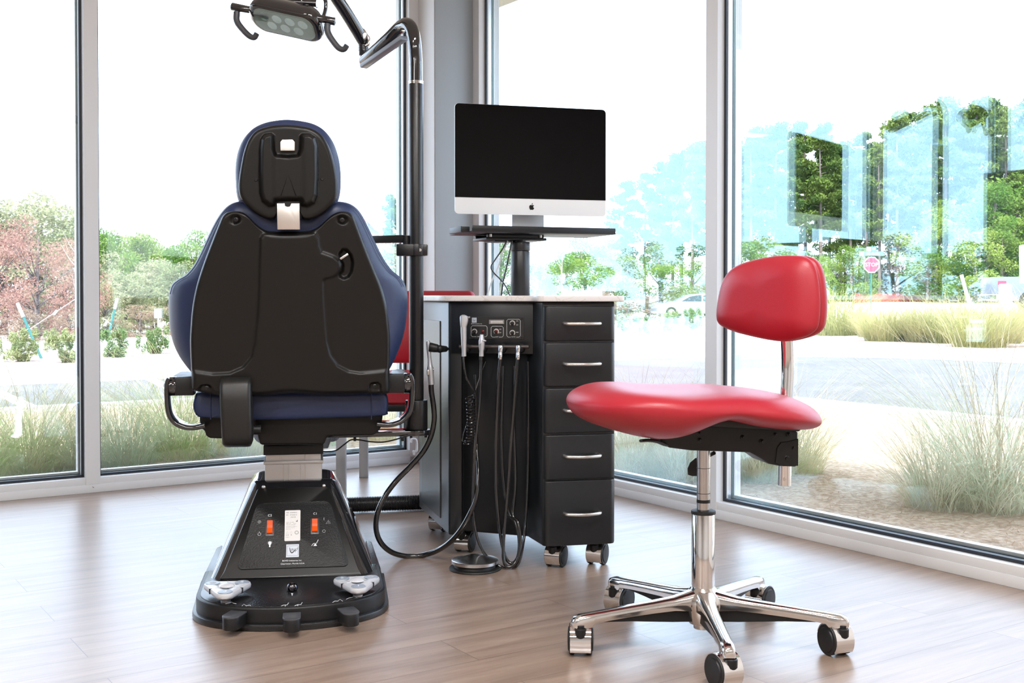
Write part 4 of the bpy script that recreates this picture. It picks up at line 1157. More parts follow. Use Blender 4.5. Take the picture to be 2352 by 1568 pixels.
# ================================================================== casters (used by cart and stool)
def caster(parent, x, y, ang, rw=0.036, hood=M_CHROME, top=0.08, name='caster', side=M_BLACKM):
    """twin wheel caster, wheel axle along local x after turning by ang"""
    r_ = empty(name, (x, y, 0), ang); r_.parent = parent
    m_ = MB()
    for s_ in (-1, 1):
        m_.lathe([(0, 0), (rw * .72, 0), (rw * .78, 0.002), (rw * .95, 0.002), (rw, 0.005), (rw, 0.013), (rw * .97, 0.015), (0, 0.015)], (s_ * 0.0125, 0.016, rw), (s_, 0, 0), 32)
    m_.build('wheel', M_RUBBER, r_, 40)
    m_ = MB()      # side caps
    for s_ in (-1, 1): m_.lathe([(0, 0), (rw * .80, 0), (rw * .76, 0.003), (rw * .3, 0.0045), (0, 0.005)], (s_ * 0.0272, 0.016, rw), (s_, 0, 0), 32)
    m_.build('wheel_cap', side, r_, 40)
    # hood: band over the top and front of the wheels
    pts_o, ring = [], []
    m_ = MB(); R0_, R1_ = rw * 1.03, rw * 1.10
    for k in range(19):
        t = R(-38 + k * 11.2)
        c_, s_ = math.cos(t), math.sin(t); e = 0.025
        ring.append([(-e, 0.016 - c_ * R0_, rw + s_ * R0_), (-e, 0.016 - c_ * R1_, rw + s_ * R1_), (e, 0.016 - c_ * R1_, rw + s_ * R1_), (e, 0.016 - c_ * R0_, rw + s_ * R0_)])
    m_.loft(ring).build('hood', hood, r_, 40)
    m_ = MB(); m_.cyl((0, -0.012, rw * 1.2), (0, -0.012, top), 0.0095, n=16); m_.lathe([(0.004, 0), (0.014, 0.012), (0.0145, 0.03), (0.012, 0.032)], (0, -0.012, rw * 1.05), n=16)
    m_.build('stem', M_BLACKM, r_, 40)
    return r_

# ================================================================== rolling delivery cart
CT = Frame((0.097, 3.568, 0), R(11))
cart = empty('dental_cart', (0.097, 3.568, 0), R(11))
tag(cart, 'black rolling dental cart with five drawers and a white stone top', 'cart')
lc = lambda X, Y: tuple(CT.loc((X, Y, 0)))[:2]
M_LAM = mat('black_brushed_laminate', (0.0075, 0.0088, 0.0108), 0.36, 0, 0.42, stretch=(30, 30, 1.2), bump=(26, 0.12, 0.0008), coat=0.25, coat_rough=0.25)
ZT, ZU, ZL = 0.866, 0.8475, 0.077
u2 = lambda u, Y: ((u - 1176) / F * Y, Y)
LFC = lc(*u2(1030, 3.74)); LBC = lc(-0.347, 4.237)
RBC = (0.237 - 0.06, 0.70)
REC_L = lc(*u2(1062, 3.80)); REC_R = lc(*u2(1211, 3.715))
PIL_R = lc(*u2(1062, 3.735))
# carcass: left pilaster, recess, drawer housing in one footprint
foot = [LFC, PIL_R, REC_L, REC_R, (0.0, 0.008), (0.237, 0.008), RBC, LBC]
m_ = MB(); flat(m_, foot, ZL, ZU, 0.006, 3)
m_.build('body', M_LAM, cart, 35)
# left side door panel with its cut lower corner
def side_pt(t, z, off=0.002):
    a_ = Vector((*LFC, 0)); b_ = Vector((*LBC, 0)); d_ = (b_ - a_).normalized(); n_ = Vector((-d_.y, d_.x, 0))
    if n_.x > 0: n_ = -n_
    q_ = a_ + (b_ - a_) * t + n_ * off; return Vector((q_.x, q_.y, z))
z1 = at(1000, 738, 3.82).z; 
out = [(0.20, z1), (0.93, z1), (0.93, 0.20), (0.62, 0.105), (0.20, 0.105)]
out = [(0.16, z1), (0.985, z1), (0.985, 0.105), (0.16, 0.105)]
m_ = MB()
top = [side_pt(t, z, 0.0035) for t, z in ((0.24, z1), (0.86, z1), (0.86, 0.11), (0.24, 0.11))]
bot = [side_pt(t, z, -0.004) for t, z in ((0.238, z1 + .0015), (0.862, z1 + .0015), (0.862, 0.1085), (0.238, 0.1085))]
m_.loft([top, bot]).build('side_door', M_LAM, cart, 0)
# stone top
def rpoly(poly, rads, n=8):
    out = []; N = len(poly)
    for i in range(N):
        p0, p1, p2 = Vector(poly[i - 1]), Vector(poly[i]), Vector(poly[(i + 1) % N]); r_ = rads[i]
        a_ = p1 + (p0 - p1).normalized() * min(r_, (p0 - p1).length * .49); b_ = p1 + (p2 - p1).normalized() * min(r_, (p2 - p1).length * .49)
        for k in range(n + 1):
            t = k / n; out.append(tuple(a_ * (1 - t) ** 2 + p1 * 2 * t * (1 - t) + b_ * t * t))
    return out
tp = [lc(*u2(1012, 3.715)), lc(*u2(1222, 3.635)), lc(*u2(1236, 3.545)), lc(*u2(1438, 3.60)), (0.237 - 0.03, 0.73), (LBC[0] - 0.03, LBC[1] + 0.02)]
m_ = MB(); flat(m_, rpoly(tp, [0.05, 0.03, 0.03, 0.02, 0.04, 0.03]), ZU, ZT, 0.003, 3)
mstone = mat('white_quartz', (0.74, 0.72, 0.71), 0.28, 0, 0.5)
n = mstone.node_tree.nodes; l = mstone.node_tree.links
tc = n.new('ShaderNodeTexCoord'); nz = n.new('ShaderNodeTexNoise'); nz.inputs['Scale'].default_value = 9; nz.inputs['Detail'].default_value = 6; nz.inputs['Distortion'].default_value = 1.5
mr = n.new('ShaderNodeValToRGB'); e = mr.color_ramp.elements
e[0].position = 0.485; e[0].color = (0.74, 0.72, 0.71, 1); e[1].position = 0.515; e[1].color = (0.74, 0.72, 0.71, 1); q_ = e.new(0.5); q_.color = (0.60, 0.57, 0.55, 1)
l.new(tc.outputs['Object'], nz.inputs['Vector']); l.new(nz.outputs[0], mr.inputs[0]); l.new(mr.outputs[0], n['Principled BSDF'].inputs['Base Color'])
m_.build('stone_top', mstone, cart, 40)
# drawers
for (v0, v1, vh) in ((703, 782, 743), (787, 886, 836), (891, 993, 943), (998, 1099, 1048), (1103, 1251.5, 1180)):
    za, zb = CT.pix(1330, v0, 0).z, CT.pix(1330, v1, 0).z
    m_ = MB(); x0, x1 = 0.001, 0.2365
    prof = []
    for k in range(9):
        t = R(180 - k * 90 / 8); prof.append((x0 + 0.022 + 0.022 * math.cos(t), 0.006 - 0.0 + (0.012 - 0.022 * math.sin(t)) * 1.0))
    for k in range(9):
        t = R(90 - k * 90 / 8); prof.append((x1 - 0.018 + 0.018 * math.cos(t), 0.008 + (0.010 - 0.018 * math.sin(t))))
    # gently convex front between the rounded edges
    front = [(x, y) for x, y in prof]
    poly = front + [(x1, 0.03), (x0, 0.03)]
    flat(m_, poly, zb, za, 0.0032, 3)
    dr = m_.build('drawer', M_LAM, cart, 40)
    hl, hr = CT.pix(1297, vh, -0.012), CT.pix(1379, vh, -0.012)
    m_ = MB(); z_ = hl.z
    pts = [(hl.x, 0.0, z_), (hl.x + 0.001, -0.014, z_), (hl.x + 0.012, -0.026, z_), ((hl.x + hr.x) / 2, -0.038, z_), (hr.x - 0.012, -0.026, z_), (hr.x - 0.001, -0.014, z_), (hr.x, 0.0, z_)]
    m_.tube(pts, 0.0056, 12, 6, squash=((0, 0, 1), 1.0))
    m_.build('handle', M_STEEL, dr, 60)
# casters
for (u, v, ang) in ((1273, 1304, -35), (1368, 1299, -35), (1064, 1270, -30), (1004, 1222, -30), (1330, 1262, 20)):
    g = ground(u, v - 2); q_ = CT.loc(g)
    if u == 1330: q_ = Vector((0.20, 0.55, 0))
    caster(cart, q_.x, q_.y, R(ang), top=0.082)

# fascia with the control panel
FA = Frame((*u2(1035, 3.735), 0), R(-14.8))
fas = Vector((*u2(1035, 3.735), 0))
def fpix(u, v, y0=0.0): return CT.loc(FA.W(FA.pix(u, v, y0)))
def fmat(): return CT.I @ FA.M            # fascia axes -> cart axes
m_ = MB(); a_ = FA.pix(1036, 700, 0); b_ = FA.pix(1233, 813, 0)
m_.bx((a_.x, -0.002, b_.z), (b_.x, 0.05, ZU), 0.002)
m_.v = [tuple(fmat() @ Vector(v)) for v in m_.v]
m_.build('fascia', M_LAM, cart, 30)
def fprism(mb, uvs, y0, th, bev=0.0):
    pl_ = [(FA.pix(u, v, y0).x, FA.pix(u, v, y0).z) for u, v in uvs]
    return mb.prism(pl_, th, fmat() @ Matrix.Translation((0, y0, 0)), bev)
m_ = MB(); fprism(m_, [(1077, 727), (1203, 728), (1203, 779), (1077, 778)], -0.0045, 0.003, 0.0005)
pan = m_.build('control_panel', mat('panel_black', (0.012, 0.012, 0.012), 0.4), cart, 0)
PXF = (FA.pix(1150, 750, 0) - FA.pix(1130, 750, 0)).length / 20
def FB(u, v, y=-0.0047):
    return CT.I @ FA.M @ Matrix.Translation(FA.pix(u, v, y)) @ Matrix.Rotation(R(90), 4, 'X')
def loopstroke(uvs, name='panel_outline'):
    m_ = MB(); m_.tube([fpix(u, v, -0.0048) for u, v in uvs], 0.0006, 5, 1); return m_.build(name, M_WHITEPRINT, pan, 0)
def rrline(u0, v0, u1, v1, gap):
    c = rounded_uv([(u0, v0), (u1, v0), (u1, v1), (u0, v1)], 3, 4)
    # start after the gap on the bottom edge
    k = [i for i, p in enumerate(c)]
    return c
for (u0, v0, u1, v1, g0_, g1_) in ((1082, 748, 1119, 773, 1094, 1108), (1128, 749, 1156, 774, 1137, 1146), (1164, 733, 1195, 774, 1173, 1186)):
    loopstroke([(g0_, v1), (u0 + 3, v1), (u0, v1 - 3), (u0, v0 + 3), (u0 + 3, v0), (u1 - 3, v0), (u1, v0 + 3), (u1, v1 - 3), (u1 - 3, v1), (g1_, v1)])
M_DIALW = mat('dial_scale', (0.62, 0.6, 0.58), 0.35, 0.3); M_REDRING = mat('red_dial_ring', (0.45, 0.03, 0.02), 0.3)
for (u, v, kind) in ((1090, 761, 0), (1140, 761, 1), (1177, 742, 0), (1177, 764, 0)):
    B = FB(u, v)
    ar = [(6.3 * PXF * math.cos(R(t)), 6.3 * PXF * math.sin(R(t))) for t in range(-50, 231, 20)]
    ai = [(4.2 * PXF * math.cos(R(t)), 4.2 * PXF * math.sin(R(t))) for t in range(-50, 231, 20)]
    m_ = MB(); n_ = len(ar); m_.add([B @ Vector((*p, 0.0004)) for p in ar + ai], [(i, i + 1, n_ + i + 1, n_ + i) for i in range(n_ - 1)])
    dl = m_.build('dial_scale', M_DIALW, pan, 0)
    m_ = MB(); m_.lathe([(0, 0), (4.2 * PXF, 0), (4.0 * PXF, 0.004), (0, 0.0045)], B.translation, B.to_3x3() @ Vector((0, 0, 1)), 20)
    m_.build('dial_ring', M_REDRING if kind else M_BLACKM, dl, 40)
    m_ = MB(); m_.lathe([(0, 0.004), (3.2 * PXF, 0.004), (2.9 * PXF, 0.015), (0, 0.016)], B.translation, B.to_3x3() @ Vector((0, 0, 1)), 18)
    m_.build('knob', M_BLACKM, dl, 40)
B = FB(1109, 761); MB().lathe([(0, 0), (3.6 * PXF, 0), (3.4 * PXF, .002), (2 * PXF, .003), (1.5 * PXF, .006), (0, .007)], B.translation, B.to_3x3() @ Vector((0, 0, 1)), 18).build('indicator', mat('red_indicator', (0.16, 0.03, 0.03), 0.2, 0.3), pan, 40)
m_ = MB(); fprism(m_, [(1123, 734), (1158, 734), (1158, 744), (1123, 744)], -0.008, 0.004, 0.0006)
gg = m_.build('pressure_gauge', mat('gauge_frame', (0.3, 0.3, 0.31), 0.2, 0.5), pan, 0)
m_ = MB(); fprism(m_, [(1127, 736.5), (1155, 736.5), (1155, 742.5), (1127, 742.5)], -0.0084, 0.0006)
m_.build('gauge_face', M_DIALW, gg, 0)
m_ = MB()
for k in range(9): fprism(m_, [(1130 + k * 2.8, 739), (1130.6 + k * 2.8, 739), (1130.6 + k * 2.8, 742), (1130 + k * 2.8, 742)], -0.0087, 0.0003)
m_.build('gauge_marks', M_INK, gg, 0)
S2 = 11 * PXF; B = FB(1089.5, 735)
lg2 = MB().prism(rrect(S2, S2, 0.0004, 2), 0.0006, B @ Matrix.Translation((0, 0, 0.0006)) @ Mz).build('maker_plate', bpy.data.materials['silver_plate'], pan, 0)
swoosh(MB(), B @ Matrix.Translation((0, 0, 0.0004)), S2 * .42).build('swoosh_mark', M_INK, lg2, 0)
for s_, u, v, sz in (('BOYD Industries, Inc.', 1095, 743.4, 2.4), ('WATER', 1101, 773, 2.2), ('LIGHT', 1141, 773.5, 2.2), ('MASTER', 1179, 773.5, 2.2), ('ON', 1188, 737, 2.4), ('OFF', 1188, 746, 2.4), ('MED', 1188, 763, 2.4), ('ON', 1149, 756, 2.4), ('OFF', 1149, 764, 2.4)):
    text_mesh(s_, sz * PXF * 1.2, FB(u, v), M_WHITEPRINT, pan, 'lettering', 0.0001)
m_ = MB()
for u, v in ((1198, 732), (1198, 775), (1078, 772)):
    B = FB(u, v); m_.lathe([(0, 0), (0.0028, 0), (0.0022, 0.0015), (0, 0.0016)], B.translation, B.to_3x3() @ Vector((0, 0, 1)), 12)
m_.build('panel_screw', M_BLACKM, pan, 40)
# holder bar with four round cradles
m_ = MB(); a_ = fpix(1055, 796, -0.035); b_ = fpix(1215, 796, -0.035)
m_.tube([a_, b_], 0.006, 12, 1); 
for u in (1075, 1200): p_ = fpix(u, 796, -0.035); q_ = fpix(u, 796, 0.0); m_.tube([p_, q_], 0.0045, 10, 1)
bar = m_.build('holder_bar', mat('bronze_bar', (0.10, 0.085, 0.08), 0.35, 0.6), cart, 40)
for u in (1068, 1107, 1151, 1193):
    m_ = MB(); p_ = fpix(u + 3, 800, -0.030)
    m_.ball(p_, (0.0150, 0.012, 0.0160), 18, 12); m_.build('cradle', M_BLACKM, bar, 60)

# side holder knuckle on the left face for the big suction handle
KY = 3.70
m_ = MB(); 
m_.cyl(at(1034, 801, 3.77), at(1008, 800, KY), 0.0045, n=12); m_.ball(at(1010, 801, KY), 0.013, 16, 10)
m_.cyl(at(986, 797, KY), at(1006, 800, KY), 0.016, 0.013, 20, 0.002); m_.cyl(at(1016, 801, KY), at(1023, 801, KY + .02), 0.011, 0.010, 16)
m_.v = [tuple(CT.loc(v)) for v in m_.v]
m_.build('side_holder', M_BLACKM, cart, 50)

# ---- instruments with their hoses, each its own thing
def world_build(mb, name, m, root, sm=50):
    inv = Matrix.Translation(-Vector(root.location))
    mb.v = [tuple(inv @ Vector(v)) for v in mb.v]
    return mb.build(name, m, root, sm)
def axis_lathe(mb, p0, p1, prof, n=24):
    """prof: (t along p0->p1, radius)"""
    p0 = Vector(p0); p1 = Vector(p1); L = (p1 - p0).length
    return mb.lathe([(0, prof[0][0] * L)] + [(r_, t * L) for t, r_ in prof] + [(0, prof[-1][0] * L)], p0, p1 - p0, n)
M_SILV = mat('pearl_silver', (0.60, 0.62, 0.66), 0.33, 0.6)
YI = 3.645
# 1 air water syringe
s1 = empty('air_water_syringe', at(1066, 832, YI)); tag(s1, 'silver syringe with wide head, leftmost tool on the black cart front', 'dental tool')
m_ = MB(); axis_lathe(m_, at(1066, 818, YI), at(1065, 750, YI), [(0, .0075), (.15, .0073), (.5, .009), (.85, .0098), (1.0, .0098)])
world_build(m_, 'grip', M_SILV, s1)
m_ = MB(); c0 = at(1065, 750, YI)
rr_ = []
for v, w_, dx in ((750.5, .0096, 0), (745, .0115, .0005), (736, .0135, .0015), (729, .0140, .0015), (725, .0105, 0.0), (722.5, .004, -0.001)):
    p_ = at(1065, v, YI); rr_.append([(p_.x + dx + x, p_.y + y, p_.z) for x, y in rrect(w_ * 2, min(w_ * 2, .021), w_ * .6, 5)])
m_.loft(rr_); m_.cyl(at(1072, 730, YI - .004), at(1079, 728, YI - .01), 0.004, 0.0025)
world_build(m_, 'head', M_SILV, s1)
m_ = MB(); m_.tube([at(u, v, Y) for u, v, Y in ((1066, 816, YI), (1066, 835, YI), (1071, 866, YI), (1084, 890, YI + .01), (1092, 902, YI + .02), (1090, 915, YI + .02))], 0.0034, 10, 6)
# coiled part
pts = []
for k in range(0, 15 * 12 + 1):
    t = k / (15 * 12); a_ = k / 12 * 2 * math.pi
    cu_ = 1079 + 3.5 * math.sin(t * 3); cv = 908 + 112 * t ** 0.9
    if t > .78: cu_ -= (t - .78) * 25
    r_ = 0.0135; dx, dy = math.cos(a_) * r_, math.sin(a_) * r_
    c_ = at(cu_, cv, YI + .01); pts.append(c_ + Vector((dx, dy, dx * .18)))
m_.tube([at(1090, 915, YI + .02)] + pts + [at(1062, 1012, YI + .015), at(1072, 975, YI + .02), at(1080, 945, YI + .03), at(1090, 905, YI + .04), at(1104, 860, YI + .055), at(1116, 830, YI + 0.06)], 0.0021, 7, 2)
world_build(m_, 'coiled_hose', M_HOSE, s1)
# 2 saliva ejector valve
s2 = empty('saliva_ejector', at(1106, 832, YI - .012)); tag(s2, 'silver suction valve with small lever, second tool from left on cart', 'dental tool')
Y2 = YI - .012
m_ = MB(); axis_lathe(m_, at(1106, 818, Y2), at(1107, 768, Y2), [(0, .0076), (.25, .0072), (.45, .0100), (.7, .0105), (.86, .0075), (1.0, .0058)])
world_build(m_, 'valve_body', M_SILV, s2)
m_ = MB(); m_.box(at(1112, 782, Y2 - .008), (0.014, 0.008, 0.0045), 0.0015, Matrix.Rotation(R(10), 3, 'Y')); m_.cyl(at(1103, 787, Y2 - .008), at(1102, 787, Y2 - .0125), 0.004, n=14)
world_build(m_, 'valve_lever', M_SILV, s2)
m_ = MB(); m_.tube([at(u, v, Y) for u, v, Y in ((1105, 819, Y2), (1105, 850, Y2), (1101, 930, Y2 - .005), (1093, 1010, Y2 - .01), (1089, 1090, Y2 - .01), (1087, 1150, Y2 - .01), (1088, 1190, Y2 - .01), (1096, 1235, Y2 - .015), (1112, 1270, Y2 - .02), (1135, 1292, Y2 - .025), (1157, 1304, Y2 - .03), (1176, 1306, 3.61), (1192, 1290, 3.62), (1201, 1252, 3.64), (1207, 1200, 3.67), (1212, 1100, 3.69), (1214, 950, 3.70), (1213, 830, 3.705))], 0.0048, 12, 6)
world_build(m_, 'hose', M_HOSE, s2)
m_ = MB(); m_.cyl(at(1105, 818, Y2), at(1105, 827, Y2), 0.0062, n=18); world_build(m_, 'hose_collar', M_RUBBER, s2)
# 3, 4 handpiece hoses
def handhose(u, path, lab, Y_, r_):
    Y_ -= 0.026; path = [(a, b, c - 0.026) for a, b, c in path]
    s3 = empty('handpiece_hose', at(u, 832, Y_)); tag(s3, lab, 'dental tool')
    m_ = MB(); axis_lathe(m_, at(u - 1.5, 825, Y_), at(u, 793, Y_), [(0, .0068), (.03, .0072), (.48, .0074), (.50, .0066), (.54, .0066), (.56, .0078), (.97, .008), (1.0, .0072)])
    world_build(m_, 'connector', M_CHROME, s3)
    m_ = MB(); m_.tube([at(a, b, c) for a, b, c in path], r_, 12, 6); m_.tube([at(a + 3, b, c + .006) for a, b, c in path[:5]], r_ * .55, 8, 6)
    world_build(m_, 'hose', M_HOSE, s3)
handhose(1150.5, [(1149, 824, 3.642), (1145, 870, 3.64), (1141, 950, 3.64), (1139, 1050, 3.64), (1140, 1130, 3.64), (1146, 1200, 3.635), (1153, 1250, 3.63), (1164, 1285, 3.622), (1178, 1293, 3.618), (1190, 1275, 3.625), (1192, 1235, 3.635), (1182, 1195, 3.65), (1170, 1180, 3.665), (1158, 1120, 3.68), (1152, 1000, 3.69), (1156, 840, 3.70)], 'handpiece hose with chrome connector, third tool from left on cart', 3.642, 0.0052)
handhose(1191, [(1189, 824, 3.63), (1184, 880, 3.63), (1178, 960, 3.63), (1172, 1040, 3.63), (1166, 1130, 3.63), (1160, 1200, 3.625), (1156, 1250, 3.618), (1158, 1290, 3.608), (1170, 1302, 3.604), (1187, 1285, 3.612), (1195, 1240, 3.625), (1190, 1200, 3.64), (1178, 1180, 3.66), (1184, 1100, 3.68), (1180, 960, 3.69), (1182, 840, 3.695)], 'handpiece hose with chrome connector, rightmost tool on the cart front', 3.63, 0.0056)
# big suction handle on the left with its thick hose
s5 = empty('suction_handle', at(989, 880, KY)); tag(s5, 'silver suction handle with thick black hose looping to the floor left of the cart', 'dental tool')
m_ = MB(); axis_lathe(m_, at(991, 883, KY), at(983, 782, KY), [(0, .0098), (.28, .0105), (.36, .0118), (.44, .0085), (.6, .0066), (.8, .0072), (.93, .0075), (.99, .006), (1.0, .003)])
world_build(m_, 'handle', M_SILV, s5)
m_ = MB(); m_.box(at(983, 855, KY - .01), (0.008, 0.006, 0.018), 0.002); m_.box(at(996, 848, KY - .004), (0.006, 0.008, 0.004), 0.001); world_build(m_, 'valve', M_STEEL, s5)
m_ = MB(); m_.tube([at(u, v, Y) for u, v, Y in ((990, 880, KY), (991, 900, KY), (996, 935, KY), (997, 965, KY), (990, 1000, KY), (973, 1035, KY), (945, 1068, KY), (912, 1102, KY), (885, 1138, KY - .01), (867, 1178, KY - .02), (864, 1215, KY - .02), (875, 1246, KY - .01), (900, 1268, 3.715), (935, 1277, 3.74), (970, 1275, 3.745), (1004, 1264, 3.72), (1035, 1243, 3.67), (1060, 1214, 3.64), (1080, 1178, 3.62), (1094, 1140, 3.62), (1098, 1080, 3.64), (1094, 1000, 3.68), (1092, 860, 3.70))], lambda t: 0.0088 if t < .80 else 0.0088 - .003 * min(1, (t - .8) / .1), 16, 7)
world_build(m_, 'hose', M_HOSE, s5)
m_ = MB()
m_.tube([at(u, v, Y) for u, v, Y in ((1099, 850, 3.70), (1094, 900, 3.69), (1091, 960, 3.69))], 0.002, 6, 3)

# ---- monitor pole on the cart and tray
PY_ = 4.10; pc = at(1195, 700, PY_)
stand = empty('monitor_stand', (pc.x, PY_, ZT)); tag(stand, 'black tray on a thick round pole rising from the white cart top', 'stand')
z5, z6 = at(1195, 556, PY_).z - ZT, at(1195, 577, PY_).z - ZT
m_ = MB(); m_.cyl((0, 0, 0), (0, 0, z6), 0.0345, n=40, bev=0.001); m_.cyl((0, 0, z6 + .001), (0, 0, z5), 0.0353, n=40, bev=0.003); m_.build('pole', M_BLACKT, stand, 40)
TR = Frame((*u2(1085, 3.93), 0), R(20))
zt1, zt0 = at(1085, 517, 3.93).z - ZT, at(1085, 532, 3.93).z - ZT
TI = Matrix.Translation((-pc.x, -PY_, 0)) @ TR.M
def tbx(mb, p0, p1, bev=0.0):
    k = len(mb.v); mb.bx(p0, p1, bev); mb.v[k:] = [tuple(TI @ Vector(v)) for v in mb.v[k:]]; return mb
m_ = MB(); tbx(m_, (0, 0, zt0), (0.545, 0.008, zt1), 0.003); tbx(m_, (0.0, 0.0, zt0), (0.545, 0.27, zt0 + 0.004), 0.001)
tbx(m_, (-0.030, 0.03, zt0 - .001), (0.0, 0.17, zt0 + 0.003), 0.001); tbx(m_, (-0.032, 0.03, zt0), (-0.026, 0.17, zt1 - .002), 0.002); tbx(m_, (-0.030, 0.027, zt0), (0.0, 0.033, zt1 - .003), 0.002)
m_.build('tray', mat('tray_black', (0.010, 0.010, 0.011), 0.42, 0, 0.35), stand, 35)
m_ = MB(); tbx(m_, (0.085, 0.085, zt0 - 0.013), (0.30, 0.10, zt0 - 0.001), 0.002); tbx(m_, (0.085, 0.22, zt0 - 0.013), (0.30, 0.235, zt0 - 0.001), 0.002)
tbx(m_, (0.08, 0.085, zt0 - 0.022), (0.31, 0.24, zt0 - 0.013), 0.002); tbx(m_, (0.12, 0.11, zt0 - 0.027), (0.24, 0.22, zt0 - 0.022), 0.002)
m_.build('slide_bracket', M_BLACKM, stand, 30)
m_ = MB(); m_.cyl((0, 0, z5 - 0.001), (0, 0, zt0 - .02), 0.02, n=24); m_.build('pole_neck', M_BLACKM, stand, 40)
m_ = MB()
for x in (0.095, 0.285):
    k = len(m_.v); m_.cyl((x, 0.083, zt0 - 0.012), (x, 0.083, zt0 - 0.002), 0.005, n=12); m_.v[k:] = [tuple(TI @ Vector(v)) for v in m_.v[k:]]
m_.build('slide_bolt', M_STEEL, stand, 40)

# ---- all in one computer
IC = Frame((0.0669 + 0.0, 3.84, 0), R(15.5))
xl = at(1043, 237, 3.77); cxw = (at(1045, 400, 4.11) + at(1391, 400, 4.264)) / 2
KI = 4.187 / 3.84
IC = Frame((cxw.x, cxw.y, 0), R(15.5))
comp = empty('desktop_computer', (cxw.x, cxw.y, ZT + zt0 + 0.004), R(15.5)); tag(comp, 'silver all-in-one desktop computer with a dark screen standing on the black tray', 'computer')
Hc, Wc = 0.365 * KI, 0.530 * KI; chin = 0.055 * KI; zb_ = at(1047, 490.5, 4.11).z - (ZT + zt0 + 0.004)
zc_ = zb_ + Hc / 2
m_ = MB(); rr_ = []
for y, f_ in ((0.0, 0.0), (0.005, 0.0), (0.009, 0.004), (0.022, 0.05), (0.032, 0.11), (0.037, 0.16)):
    rr_.append([(x, y, zc_ + z) for x, z in rrect(Wc - 2 * f_, Hc - 2 * f_, max(0.0145 - f_ * .0, 0.006), 8)])
m_.loft(rr_); m_.build('case', mat('silver_case', (0.82, 0.84, 0.85), 0.36, 0.1), comp, 30)
m_ = MB()
c_ = [(x, z) for x, z in rrect(Wc - .001, Hc - .001, 0.0145, 8)]
zs = -Hc / 2 + chin
poly = [p for p in c_ if p[1] > zs]; poly = [(Wc / 2 - .0005, zs)] + [p for p in poly if p[0] > 0] + [p for p in poly if p[0] <= 0] + [(-Wc / 2 + .0005, zs)]
M0 = Matrix.Translation((0, -0.0016, zc_))
m_.prism(poly, 0.0016, M0, 0)
m_.build('screen', mat('dark_screen_glass', (0.002, 0.002, 0.0025), 0.05, 0, 0.22), comp, 0)
# apple shaped mark on the chin
half = [(0.0, 0.30), (0.12, 0.36), (0.27, 0.40), (0.42, 0.33), (0.50, 0.22)]
ap = [(0.0, 0.32), (0.10, 0.37), (0.25, 0.42), (0.40, 0.36), (0.48, 0.27), (0.38, 0.17), (0.335, 0.04), (0.37, -0.10), (0.47, -0.19), (0.52, -0.22), (0.44, -0.42), (0.33, -0.57), (0.22, -0.62), (0.10, -0.58), (0.0, -0.56), (-0.10, -0.58), (-0.20, -0.62), (-0.31, -0.57), (-0.42, -0.42), (-0.50, -0.20), (-0.53, 0.0), (-0.48, 0.22), (-0.38, 0.35), (-0.25, 0.41), (-0.10, 0.37)]
leaf = [(0.01, 0.45), (0.02, 0.60), (0.10, 0.72), (0.22, 0.79), (0.21, 0.65), (0.13, 0.52)]
S3 = 0.0178; zz = zb_ + chin / 2
m_ = MB()
for poly in (ap, leaf):
    pl_ = [(q_[0] * S3, q_[1] * S3) for q_ in (catmull([(a, b, 0) for a, b in poly], 3, True))]
    m_.prism(pl_, 0.0006, Matrix.Translation((0, -0.0008, zz)))
m_.build('apple_mark', mat('gloss_black_mark', (0.006, 0.006, 0.006), 0.1), comp, 0)
m_ = MB(); m_.bx((-0.062, 0.045, 0.004), (0.062, 0.055, zb_ + 0.12), 0.004); m_.bx((-0.10, -0.02, 0.0), (0.10, 0.16, 0.005), 0.002)
m_.build('stand_foot', mat('silver_stand', (0.5, 0.52, 0.54), 0.35, 0.5), comp, 30)

# ---- cables hanging from the tray
def cable(path, r_, m, lab, cat='cable', name='cable', grp=None):
    p0 = at(*path[0]); o_ = empty(name, p0) if False else None
    mb = MB(); mb.tube([at(a, b, c) - p0 for a, b, c in path], r_, 8, 6)
    o = mb.build(name, m, None, 60, loc=p0); tag(o, lab, cat, grp); return o
M_WC = mat('white_cable', (0.62, 0.63, 0.63), 0.4)
cable([(1164, 553, 4.000), (1152, 575, 4.010), (1138, 595, 4.020), (1128, 612, 4.020), (1134, 626, 4.020), (1150, 642, 4.020), (1163, 660, 4.020), (1172, 682, 4.025)], 0.0026, M_HOSE, 'black cable bulging left from below the monitor tray down to the white top')
cable([(1176, 553, 4.040), (1168, 590, 4.040), (1163, 615, 4.040), (1156, 645, 4.040), (1151, 682, 4.040)], 0.0030, M_HOSE, 'straight black cable just left of the monitor pole')
cable([(1166, 553, 4.060), (1155, 580, 4.060), (1145, 610, 4.070), (1130, 645, 4.070), (1121, 672, 4.080), (1119, 683, 4.090)], 0.0028, M_WC, 'white cable hanging diagonally left of the monitor pole')
cable([(1280, 550, 4.000), (1281, 558, 4.000), (1277, 563, 4.000), (1250, 565, 4.010), (1222, 564, 4.020), (1215, 560, 4.030)], 0.0009, M_WC, 'thin pale wire looping under the right of the monitor tray')
cable([(1279, 497, 4.040), (1278, 506, 4.040), (1277, 520, 4.040)], 0.0009, M_WC, 'thin pale wire below the right half of the computer')

